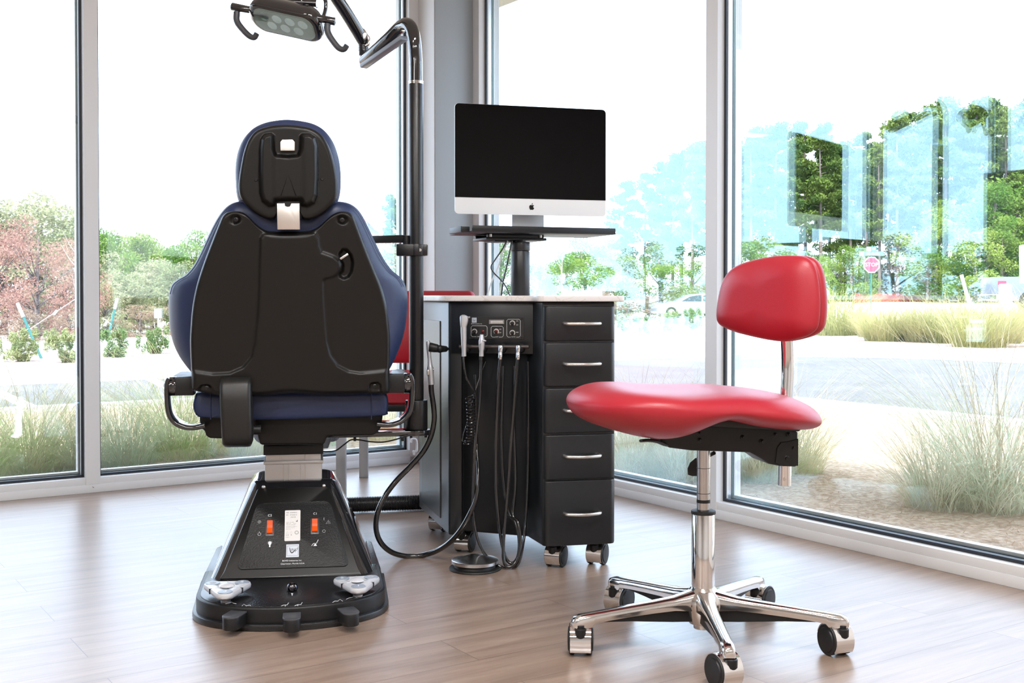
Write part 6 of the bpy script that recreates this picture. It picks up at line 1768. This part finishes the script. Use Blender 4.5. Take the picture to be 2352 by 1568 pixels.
def shrub_mesh(seed):
    r_ = np.random.default_rng(seed); bl = []
    for i in range(34):
        a_ = r_.uniform(0, 6.28); q = r_.uniform(0, 1) ** .6; z = r_.uniform(0.05, 0.46)
        rr = (0.13 + 0.17 * math.sin(min(1, z / 0.42) * 2.2)) * q; bl.append(((math.cos(a_) * rr, math.sin(a_) * rr, z), (0.05, 0.05, 0.09)))
    return mesh_of('shrub', *leafcloud(bl, 75, 0.019, seed, elong=2.2), M_SH)
shm = [shrub_mesh(60 + k) for k in range(3)]
sh = [(42, 836, 1.0, 'first from the left edge'), (150, 838, 1.0, 'just left of the left window mullion'), (259, 826, 0.95, 'just right of the left window mullion'), (351, 817, 0.9, 'closest to the dental chair'),
      (1431, 760, 0.95, 'beside the top of the drawers'), (1476, 765, .9, 'second right of the drawers'), (1532, 760, 1.05, 'below the nose of the passing car'), (1590, 756, 1.1, 'closest to the right window mullion'), (440, 812, .9, 'hidden behind the chair back')]
for i, (u, v, s_, nm) in enumerate(sh):
    g = gp(u, v); s2 = s_ * (1.0 if u < 1000 else 1.22)
    o = empty('shrub', (g.x, g.y, g.z)); tag(o, 'small round evergreen shrub by the kerb, ' + nm, 'shrub', 'small shrubs in a row by the kerb')
    a = inst('foliage', shm[i % 3], (0, 0, 0), i * 2.1, s2); a.parent = o
    MB().cyl((0, 0, -0.05), (0, 0, 0.2), 0.02, 0.012, 8).build('stem', mat('bark', (0.16, 0.12, 0.09), 0.9), o, 60)

# ---- trees
M_BARK = mat('pine_bark', (0.20, 0.17, 0.155), 0.95, 0, 0.1, var=((0.12, 0.10, 0.09), 6, 0.4, 0.6))
M_PINE = leaf_mat('pine_needles', (0.055, 0.105, 0.03), (0.16, 0.22, 0.05), 0.6, 0.25)
M_BROAD = leaf_mat('bright_green_leaf', (0.10, 0.19, 0.04), (0.26, 0.34, 0.08), 0.8, 0.35)
M_OAK = leaf_mat('russet_leaf', (0.25, 0.135, 0.105), (0.42, 0.27, 0.22), 1.5, 0.3)
M_PALE = leaf_mat('pale_olive_leaf', (0.22, 0.25, 0.13), (0.36, 0.36, 0.22), 1.0, 0.35)
M_BROWN = leaf_mat('brown_brush', (0.24, 0.17, 0.13), (0.34, 0.26, 0.19), 1.2, 0.2)
def pine_parts(seed, h=16, crown=0.42, wd=2.6, per=62):
    r_ = np.random.default_rng(seed); tr = MB(); lean = r_.normal(0, .25, 2)
    ax = lambda t: Vector((lean[0] * t * t, lean[1] * t * t, h * t))
    tr.tube([ax(0), ax(.35), ax(.7), ax(.97)], lambda t: 0.20 * (1 - t * .8), 7, 3)
    bl = []
    n_ = 34
    for i in range(n_):
        t = crown + (1 - crown) * (i + r_.uniform()) / n_; a_ = r_.uniform(0, 6.28); k = 1 - (t - crown) / (1 - crown)
        L_ = wd * (0.25 + 0.75 * math.sin(min(1, k * 1.25) * math.pi / 2)) * r_.uniform(.5, 1)
        p0 = ax(t); p1 = p0 + Vector((math.cos(a_) * L_, math.sin(a_) * L_, L_ * .25))
        tr.tube([p0, p1], lambda t: 0.045 * (1 - t * .7), 4, 1)
        bl.append((tuple(p1), (.75, .75, .42))); bl.append((tuple(p0 + (p1 - p0) * .6), (.6, .6, .35)))
    return tr, leafcloud(bl, int(per * 1.9), 0.17, seed, elong=1.35)
def broad_parts(seed, h=6, wd=2.2, per=90, size=0.16, low=0.12):
    r_ = np.random.default_rng(seed); tr = MB(); tr.tube([(0, 0, 0), (r_.normal(0, .1), 0, h * .4), (r_.normal(0, .2), r_.normal(0, .2), h * .85)], lambda t: h * 0.022 * (1 - t * .7), 7, 3)
    bl = []
    for i in range(38):
        z = h * r_.uniform(low, .95); k = math.sin(min(1, max(.12, 1 - abs(z / h - .45) / .62)) * math.pi / 2); a_ = r_.uniform(0, 6.28); q = wd * k * r_.uniform(.1, 1) ** .6
        p1 = Vector((math.cos(a_) * q, math.sin(a_) * q, z)); bl.append((tuple(p1), (wd * .27, wd * .27, wd * .22)))
        if i % 2: tr.tube([(0, 0, z * .6), p1], lambda t: h * .008 * (1 - t * .7), 4, 1)
    return tr, leafcloud(bl, int(per * 1.9), size * 0.66, seed, elong=1.2)
def proto(kind, seed, *a, **k):
    tr, (v_, f_) = (pine_parts if kind == 'pine' else broad_parts)(seed, *a, **k)
    me1 = bpy.data.meshes.new('trunk'); me1.from_pydata(tr.v, [], tr.f); me1.materials.append(M_BARK); me1.polygons.foreach_set('use_smooth', [True] * len(me1.polygons))
    return me1, v_, f_
me1, v_, f_ = proto('broad', 17, 6, 2.3, 120, 0.15, low=0.05); DARKB = (me1, mesh_of('crown', v_, f_, M_PINE), 6)
ORD = 'first second third fourth fifth sixth seventh eighth ninth tenth eleventh twelfth thirteenth fourteenth fifteenth sixteenth seventeenth eighteenth nineteenth twentieth twenty-first twenty-second twenty-third twenty-fourth twenty-fifth twenty-sixth twenty-seventh twenty-eighth'.split()
PINES = []
for sd in (1, 2, 3, 4):
    me1, v_, f_ = proto('pine', sd, 16, (0.40, 0.30, 0.45, 0.22)[sd - 1], (2.4, 2.8, 2.2, 3.0)[sd - 1]); PINES.append((me1, mesh_of('crown', v_, f_, M_PINE), 16))
BROADS = []
for sd, mm in ((11, M_BROAD), (12, M_BROAD), (13, M_PALE), (14, M_PALE), (15, M_OAK), (16, M_BROWN)):
    me1, v_, f_ = proto('broad', sd, 6, 2.3, 110, 0.14 if sd < 15 else 0.10, low=0.12 if sd < 13 else 0.05); BROADS.append((me1, mesh_of('crown', v_, f_, mm), 6))
def tree(name, pr, X, Y, h, lab, grp, wide=1.0, i=0, cat='tree'):
    me1, me2, h0 = pr; z = tz(X, Y) - 0.1
    s_ = h / h0; o = empty(name, (X, Y, z), i * 1.7); o.scale = (s_ * wide, s_ * wide, s_)
    tag(o, lab, cat, grp)
    a = bpy.data.objects.new('trunk', me1); sc.collection.objects.link(a); a.parent = o
    b = bpy.data.objects.new('crown', me2); sc.collection.objects.link(b); b.parent = o
    return o
def tree_px(name, pr, u, vtop, Y, lab, grp, wide=1.0, i=0):
    X = (u - 1176) / F * Y; h = CAMZ + (HOR - vtop) * Y / F - tz(X, Y) + 0.1
    return tree(name, pr, X, Y, h, lab, grp, wide, i)
# tall pine stand at the right
k = 0
for (u, vt, Y) in ((1590, 335, 96), (1565, 350, 104), (1640, 330, 92), (1700, 320, 98), (1725, 300, 90), (1780, 288, 88), (1815, 300, 97), (1850, 285, 92), (1885, 290, 90), (1930, 330, 100), (1955, 345, 92), (1990, 310, 96), (2020, 335, 90), (2060, 262, 90), (2085, 268, 97),
                   (2110, 330, 101), (2140, 250, 94), (2172, 228, 88), (2200, 262, 98), (2240, 236, 90), (2275, 232, 95), (2310, 250, 88), (2345, 236, 92), (2385, 240, 90), (2430, 250, 96), (2480, 245, 92), (2550, 250, 90), (2620, 260, 92)):
    tree_px('pine_tree', PINES[k % 4], u, vt, Y, 'tall dark green pine, %s from the left in the front row' % ORD[k], 'tall pines beyond the road at the right', 1.0, k); k += 1
for (u, vt, Y) in ((1675, 330, 106), (1750, 320, 108), (1830, 320, 106), (1905, 330, 110), (1975, 345, 108), (2040, 320, 106), (2120, 290, 108), (2190, 270, 107), (2260, 265, 109), (2330, 270, 106)):
    tree_px('pine_tree', PINES[(k + 1) % 4], u, vt, Y, 'tall dark pine at the back of the stand, %s' % {1675: 'just right of the window mullion', 1750: 'left of the computer mirror image', 1830: 'behind the computer mirror image', 1905: 'right of the computer mirror image', 1975: 'above and left of the stop sign', 2040: 'above and right of the stop sign', 2120: 'below the mirrored lamp handle', 2190: 'behind the mirrored lamp', 2260: 'above the leaning marker pole', 2330: 'above the pickup truck'}[u], 'pines at the back of the stand', 1.0, k); k += 1
for (u, vt, Y) in ((1430, 420, 118), (1480, 400, 115), (1520, 380, 116), (1545, 370, 112)):
    tree_px('pine_tree', PINES[k % 4], u, vt, Y, 'hazy pine above the greener trees, ' + {1430: 'nearest the computer', 1480: 'second from the computer', 1520: 'third from the computer', 1545: 'fourth from the computer'}[u], 'hazy pines right of the computer', 1.0, k); k += 1
# shorter, brighter pines and undergrowth in front of the stand
for (u, vt, Y, pi) in ((1900, 590, 80, 0), (1960, 560, 78, 1), (1870, 600, 76, 1), (2150, 480, 80, 0), (2210, 450, 82, 1), (2270, 430, 80, 0), (2330, 400, 82, 1), (2400, 420, 80, 0), (2240, 520, 76, 1), (2300, 500, 77, 0), (2130, 560, 76, 1), (1790, 560, 82, 0), (1740, 540, 84, 1)):
    tree_px('young_pine', BROADS[pi], u, vt, Y, 'bright green young pine before the tall pines, ' + {1900: 'low, right of the red pad', 1960: 'left of the stop sign', 1870: 'half behind the red back pad', 2150: 'right of the stop sign', 2210: 'above the leaning marker pole', 2270: 'left of the pickup truck', 2330: 'above the pickup truck', 2400: 'past the right edge', 2240: 'low, above the marker pole', 2300: 'low, above the white marker post', 2130: 'low, right of the stop sign', 1790: 'behind the top of the red pad', 1740: 'above the left of the red pad'}[u], 'young pines before the tall stand', 1.15, k); k += 1
for (u, vt, Y) in ((1660, 615, 108), (1729, 610, 110), (1798, 615, 108), (1867, 610, 112), (1936, 605, 110), (2005, 600, 112), (2074, 600, 110), (2143, 598, 112), (2212, 600, 110), (2281, 598, 112), (2350, 596, 110), (2430, 600, 112)):
    tree_px('bush', DARKB if (u // 69) % 3 else BROADS[5], u, vt, Y, 'dark undergrowth between the pine trunks, ' + ORD[(u - 1660) // 69] + ' from the right mullion', 'undergrowth below the tall pines', 3.4, k); k += 1
for q_, (X, Y, h) in enumerate(((75, 60, 15), (68, 48, 14), (80, 72, 16), (62, 36, 13), (88, 60, 16))):
    tree('pine_tree', PINES[k % 4], X, Y, h, 'tall pine past the right edge of the picture, %s from the stand' % ORD[q_], 'pines past the right edge', 1.0, k); k += 1
# greener trees in the middle
mid = [(1345, 548, 80, 1.35, 'broad bright green tree directly right of the computer tray'), (1300, 575, 76, 1.1, 'bright green tree behind the pale sapling and white crate'), (1395, 552, 84, 1.1, 'bright green tree, second right of the tray'), (1440, 585, 78, 1.1, 'low green tree left of the lone rounded tree'),
       (1515, 565, 80, 1.15, 'rounded dark green tree above the passing car'), (1260, 632, 74, 1.0, 'thin grey green tree left of the white crate'), (1150, 545, 82, 1.0, 'green tree seen left of the monitor pole'), (1235, 600, 80, 1.0, 'green tree just right of the monitor pole'), (1600, 600, 82, 1.0, 'green tree beside the right window mullion')]
for (u, vt, Y, wd, lb_) in mid: tree_px('leafy_tree', BROADS[k % 2], u, vt, Y, lb_, 'green trees behind the cart', wd, k); k += 1
for (u, vt, Y, wd, pi, lb_) in ((1560, 655, 72, 1.9, 2, 'low pale olive bush behind the passing car'), (1440, 690, 74, 2.6, 5, 'brown brush below the green trees right of the drawers'), (1490, 680, 75, 2.2, 5, 'brown brush left of the passing car'), (1620, 650, 74, 1.8, 3, 'low pale bush at the right window mullion'), (1390, 672, 73, 2.2, 5, 'brown brush just behind the stone top')):
    tree_px('bush', BROADS[pi], u, vt, Y, lb_, 'bushes beyond the road', wd, k); k += 1
# left: russet oak, olive bushes, pines behind
tree_px('oak_tree', BROADS[4], 85, 500, 33, 'russet leaved oak outside the left window', None, 1.05, 3)
tree_px('oak_tree', BROADS[4], -20, 520, 35, 'russet leaved tree at the far left edge', None, 1.1, 5)
tree_px('oak_tree', BROADS[4], 175, 560, 36, 'smaller russet tree touching the left window mullion', None, .9, 7)
for (u, vt, Y, wd, lb_) in ((10, 452, 44, 1.2, 'grey green tree above the russet oak at the left edge'), (85, 442, 46, 1.2, 'grey green tree rising above the russet oak'), (150, 478, 45, 1.1, 'grey green tree left of the window mullion'), (-80, 440, 44, 1.3, 'grey green tree beyond the left edge')):
    tree_px('leafy_tree', BROADS[3 if u < 100 else 2], u, vt, Y, lb_, 'trees behind the russet oak', wd, k); k += 1
for (u, vt, Y, wd, pi, lb_) in ((290, 622, 42, 1.6, 2, 'pale olive bush outside, above the green stake'), (350, 590, 46, 1.3, 3, 'tall pale olive bush left of the dental chair'), (410, 600, 44, 1.3, 2, 'olive bush touching the blue chair back'), (240, 640, 40, 1.4, 3, 'olive bush behind the left window mullion'), (470, 620, 46, 1.4, 2, 'olive bush hidden behind the chair back'),
                              (320, 700, 38, 2.2, 5, 'low brown brush by the road left of the chair'), (60, 710, 31, 2.0, 5, 'low brown brush under the russet oak'), (160, 715, 32, 1.8, 5, 'low brown brush left of the mullion'), (420, 690, 40, 2.0, 5, 'low brown brush beside the chair')):
    tree_px('bush', BROADS[pi], u, vt, Y, lb_, 'bushes outside the left windows', wd, k); k += 1
for (u, vt, Y) in ((250, 522, 62), (285, 545, 66), (322, 530, 64), (360, 555, 66), (405, 560, 62), (450, 532, 64), (500, 540, 66), (215, 535, 64)):
    tree_px('pine_tree', BROADS[k % 2], u, vt, Y, 'small dark pine on the skyline left of the chair, ' + {250: 'at the mullion', 285: 'second from the mullion', 322: 'third from the mullion', 360: 'middle of the row', 405: 'fourth from the chair back', 450: 'touching the blue chair back', 500: 'hidden behind the chair', 215: 'behind the mullion'}[u], 'skyline pines left of the chair', 1.0, k); k += 1
tree_px('pine_tree', PINES[2], 906, 452, 62, 'loose tall pine between the chair back and the lamp post', None, 0.75, 2)
tree_px('leafy_tree', BROADS[2], 880, 560, 58, 'pale green tree low between the chair back and the lamp post', None, 1.0, 2)
tree_px('leafy_tree', BROADS[0], 925, 575, 60, 'green tree just left of the lamp post', None, 1.0, 9)
# trees left of the frame that only the right hand glass mirrors
for (X, Y, h, lb_) in ((-34, -1.5, 5.4, 'tree mirrored low at the right edge of the right window'), (-36, 1.0, 4.8, 'tree mirrored in the right window left of the right edge'), (-33, -5, 6.0, 'tree mirrored past the right edge of the right window')):
    tree('leafy_tree', BROADS[k % 2], X, Y, h, lb_, 'mirrored trees', 1.2, k); k += 1

for i_, Y in enumerate(np.linspace(-6, 19, 11)):
    tree('bush', BROADS[(0, 5, 1, 2)[i_ % 4]], -41 + (i_ % 3) * 1.2, float(Y), 3.0 + 0.3 * (i_ % 2), 'low tree mirrored in the right window, %s from the front of its row' % ORD[i_], 'mirrored tree row', 1.5, k); k += 1
# sapling trunks with guy lines and stakes
M_PALEB = mat('pale_sapling_bark', (0.42, 0.36, 0.33), 0.8)
def sapling(u, v0, v1, Y, lab):
    p0, p1 = at(u, v0, Y), at(u + 1, v1, Y); o = empty('sapling', p0); tag(o, lab, 'sapling')
    m_ = MB(); m_.tube([(0, 0, -.1), (p1 - p0) * .5, p1 - p0], lambda t: 0.030 * (1 - .6 * t), 8, 4)
    H_ = (p1 - p0).length
    m_.build('trunk', M_PALEB, o, 60)
    m_ = MB(); r_ = random.Random(int(u))
    for k_ in range(9):
        z = H_ * (.45 + .055 * k_); a_ = r_.uniform(0, 6.28); L_ = .28; m_.tube([(0, 0, z), (math.cos(a_) * L_ * .5, math.sin(a_) * L_ * .5, z + .15), (math.cos(a_) * L_, math.sin(a_) * L_, z + .4)], lambda t: .008 * (1 - .7 * t), 5, 3)
    m_.build('branches', M_PALEB, o, 60)
sapling(183, 822, 560, 18.2, 'thin pale sapling standing just left of the left window mullion')
sapling(1290, 700, 590, 40, 'thin pale sapling behind the stone top beside the white crate')
M_TEAL = mat('green_stake_paint', (0.03, 0.16, 0.15), 0.5); M_STW = mat('white_stake_tip', (0.85, 0.85, 0.83), 0.5)
def stake(u0, v0, u1, v1, Y, lab, f_=0.25, r_=0.022):
    p0, p1 = at(u0, v0, Y), at(u1, v1, Y); o = empty('stake', p0); tag(o, lab, 'stake')
    d_ = p1 - p0; MB().cyl((0, 0, 0), d_ * (1 - f_), r_, n=8).build('post', M_TEAL, o, 40); MB().cyl(d_ * (1 - f_), d_, r_ * 1.25, n=8).build('tip', M_STW, o, 40)
stake(95, 823, 40, 696, 17.6, 'leaning green stake with white tip at the left edge')
stake(247, 782, 269, 685, 20.5, 'green stake with white tip right of the left mullion')
stake(1238, 740, 1231, 641, 26, 'green stake with white tip right of the monitor pole')
for (pa_, pb_, Y, lb_) in (((66, 757), (180, 682), 17.9, 'thin guy line from the leaning green stake to the sapling'), ((256, 745), (236, 730), 20.3, 'thin guy line beside the right green stake')):
    p0, p1 = at(*pa_, Y), at(*pb_, Y); m_ = MB(); m_.cyl((0, 0, 0), p1 - p0, 0.006, n=5); o = m_.build('guy_line', M_CURB, None, 0, loc=p0); tag(o, lb_, 'cord')
for (u0, v0, u1, v1, Y, lb_) in ((123, 722, 131, 713, 17.9, 'white flag on the guy line near the oak'), (240, 748, 246, 737, 20.3, 'white flag beside the right green stake')):
    p0, p1 = at(u0, v0, Y), at(u1, v1, Y); m_ = MB(); m_.cyl((0, 0, 0), p1 - p0, 0.022, n=8); o = m_.build('marker_flag', M_STW, None, 0, loc=p0); tag(o, lb_, 'marker flag')

# stop sign with street names
SYD = 53
p = at(2001, 608, SYD); o = empty('stop_sign', (p.x, p.y, tz(p.x, SYD))); tag(o, 'red octagonal stop sign with two street name plates on a green post', 'road sign')
zz = p.z - tz(p.x, SYD); M_SR = mat('sign_red', (0.62, 0.05, 0.09), 0.4); M_SW = mat('sign_white', (0.85, 0.85, 0.86), 0.4); M_SG = mat('street_sign_green', (0.10, 0.55, 0.50), 0.4)
oct_ = lambda r_: [(r_ * math.cos(R(22.5 + 45 * k)), r_ * math.sin(R(22.5 + 45 * k))) for k in range(8)]
MB().prism(oct_(0.40), 0.01, Matrix.Translation((0, -0.06, zz))).build('rim', M_SW, o, 0)
face = MB().prism(oct_(0.35), 0.01, Matrix.Translation((0, -0.068, zz))).build('face', M_SR, o, 0)
text_mesh('STOP', 0.25, Matrix.Translation((0, -0.072, zz)) @ Matrix.Rotation(R(90), 4, 'X'), M_SW, face, 'lettering', 0.003)
MB().cyl((0, 0, 0), (0, 0, zz + 0.62), 0.035, n=8).build('post', M_TEAL, o, 0)
pl_ = MB().bx((-0.56, -0.03, zz + 0.42), (0.58, -0.01, zz + 0.62), 0.005).build('street_plate', M_SG, o, 0)
m_ = MB(); m_.bx((-0.56, -0.034, zz + 0.43), (-0.36, -0.029, zz + 0.61)); 
for k_ in range(7): m_.bx((-0.22 + k_ * .09, -0.034, zz + 0.47), (-0.17 + k_ * .09, -0.029, zz + 0.56 + (k_ % 2) * .01))
m_.build('plate_marks', M_SW, pl_, 0)
pl_ = MB().bx((-0.22, 0.0, zz + 0.62), (0.24, 0.02, zz + 0.84), 0.005).build('street_plate', M_SG, o, 0)
m_ = MB(); m_.bx((-0.22, -0.004, zz + 0.63), (-0.02, 0.001, zz + 0.83)); m_.bx((0.06, -0.004, zz + 0.70), (0.16, 0.001, zz + 0.78)); m_.build('plate_marks', M_SW, pl_, 0)

# passing silver car and grey pickup
M_CAR = mat('silver_car_paint', (0.26, 0.29, 0.34), 0.3, 0.4, coat=0.6); M_CARG = mat('car_window', (0.05, 0.07, 0.09), 0.08); M_TYRE = mat('tyre', (0.03, 0.03, 0.03), 0.8)
p = gp(1512, 727); CY = 68
x0 = (1508 - 1176) / F * CY; zg = tz(x0 + 2, CY)
car = empty('car', (x0, CY, zg), R(6)); tag(car, 'silver car passing on the road behind the small shrubs', 'car')
body = [(0.0, 0.30), (0.02, 0.62), (0.25, 0.78), (0.75, 0.90), (1.35, 1.00), (2.0, 1.34), (2.5, 1.45), (3.3, 1.46), (4.0, 1.30), (4.5, 1.05), (4.75, 0.95), (4.8, 0.45), (4.7, 0.28), (4.2, 0.25), (0.4, 0.22)]
MB().prism(body, 1.75, None, 0.08, 3).build('body', M_CAR, car, 40)
MB().prism([(1.5, 1.0), (2.05, 1.28), (2.55, 1.37), (2.75, 1.37), (2.75, 0.99)], 0.02, Matrix.Translation((0, -0.012, 0))).build('side_window', M_CARG, car, 0)
MB().prism([(2.85, 0.99), (2.85, 1.37), (3.3, 1.37), (3.85, 1.25), (4.1, 1.02)], 0.02, Matrix.Translation((0, -0.012, 0))).build('side_window', M_CARG, car, 0)
for x in (0.9, 3.85):
    w0_ = MB().cyl((x, -0.02, 0.33), (x, 0.2, 0.33), 0.33, n=24).build('wheel', M_TYRE, car, 40); MB().cyl((x, -0.035, 0.33), (x, 0, 0.33), 0.2, n=20).build('rim', M_CURB, w0_, 40)
p = at(2295, 660, 46); zg = 0.20
tr_ = empty('pickup_truck', (p.x, 46, zg)); tag(tr_, 'grey pickup truck with a red tail light at the right edge beyond the road', 'truck')
MB().prism([(0, 0.45), (0.0, 1.38), (2.4, 1.38), (2.5, 1.95), (4.2, 1.95), (4.6, 1.4), (5.6, 1.3), (5.65, 0.5), (4.9, 0.4), (0.3, 0.4)], 1.9, None, 0.05, 2).build('body', mat('grey_truck_paint', (0.16, 0.19, 0.25), 0.3, 0.2, coat=.5), tr_, 40)
MB().bx((-0.02, -0.02, 0.95), (0.28, 0.1, 1.22), 0.01).build('tail_light', M_SR, tr_, 0)
MB().bx((-0.12, 0.0, 0.45), (0.3, 1.9, 0.68), 0.03).build('bumper', M_CHROME, tr_, 0)
for x in (1.2, 4.7): MB().cyl((x, -0.02, 0.4), (x, 0.25, 0.4), 0.4, n=24).build('wheel', M_TYRE, tr_, 40)
# posts and panels near the right edge
def slab(name, pts, Y, th, m, lab, cat):
    q = [at(u, v, Y) for u, v in pts]; p0 = q[0]; poly = [((a - p0).x, (a - p0).z) for a in q]
    o = MB().prism(poly, th).build(name, m, None, 0, loc=p0); tag(o, lab, cat); return o
slab('utility_marker', [(2302, 722), (2299, 655), (2303, 652), (2320, 651), (2323, 655), (2328, 722)], 30, 0.16, M_STW, 'white utility marker post before the grey pickup truck', 'post')
slab('notice_board', [(2343, 650), (2342, 564), (2349, 562), (2372, 560), (2374, 650)], 30, 0.04, M_STW, 'white board at the right edge of the picture', 'board')
q0, q1 = at(2232, 716, 32), at(2208, 631, 32); m_ = MB(); m_.cyl((0, 0, 0), q1 - q0, 0.05, n=10); o = m_.build('marker_pole', M_STW, None, 40, loc=q0); tag(o, 'leaning white marker pole left of the pickup truck', 'post')
# low white crate like planter and fence behind the stone top
Yw = 27; q = at(1290, 690, Yw); o = empty('picket_barrier', (q.x, Yw, tz(q.x, Yw) - 0.03)); tag(o, 'white picket barrier seen over the stone top right of the monitor pole', 'barrier')
z0 = q.z - 0.0; zrel = lambda v: at(1300, v, Yw).z - o.location.z; xr = lambda u: at(u, 680, Yw).x - o.location.x
MB().prism([(xr(1291), 0), (xr(1291), zrel(663)), (xr(1300), zrel(663)), (xr(1306), zrel(667)), (xr(1320), zrel(668)), (xr(1383), zrel(664)), (xr(1384), 0)], 0.05).build('panel', M_STW, o, 0)
for u, v in ((1311, 655), (1322, 661), (1337, 663), (1354, 660), (1382, 661)): MB().cyl((xr(u), -0.02, 0), (xr(u), -0.02, zrel(v)), 0.026 if u == 1311 else 0.016, n=8).build('picket', M_STW, o, 0)
# red fence far away, meter box, house roof
q = at(1958, 684, 82); m_ = MB(); m_.bx((0, 0, -0.6), (6.2, 0.1, 0.32)); o = m_.build('low_fence', mat('red_fence_paint', (0.32, 0.07, 0.06), 0.7), None, 0, loc=(q.x, 82, q.z)); tag(o, 'low dark red fence at the foot of the pines below the stop sign', 'fence')
q = at(362, 752, 31); o = empty('meter_box', (q.x, 31, q.z)); tag(o, 'grey meter box on a post beside the brown brush', 'meter box')
MB().bx((-0.10, 0, 0.25), (0.10, 0.12, 0.52), 0.01).build('box', mat('meter_grey', (0.22, 0.24, 0.26), 0.6), o, 0); MB().bx((-0.02, 0.04, -0.1), (0.02, 0.08, 0.26)).build('post', M_CURB, o, 0)
q = at(815, 545, 70); o = empty('house', (q.x, 70, tz(q.x, 70))); tag(o, 'distant house with a red roof edge right of the blue chair back', 'house')
zt_ = at(846, 500, 70).z - o.location.z; ze = at(862, 524, 70).z - o.location.z; xe = at(864, 524, 70).x - q.x; xm = at(843, 500, 70).x - q.x
MB().prism([(-3, 0), (-3, ze), (xm, zt_ - .15), (xe - .5, ze - .05), (xe - .5, 0)], 6).build('wall', mat('grey_siding', (0.35, 0.34, 0.36), 0.8), o, 0)
MB().prism([(-3.4, ze - .2), (xm, zt_), (xe, ze), (xe - .05, ze - .12), (xm, zt_ - .18), (-3.4, ze - .35)], 6.4, Matrix.Translation((0, -.2, 0))).build('roof', mat('red_roof', (0.45, 0.08, 0.09), 0.6), o, 0)
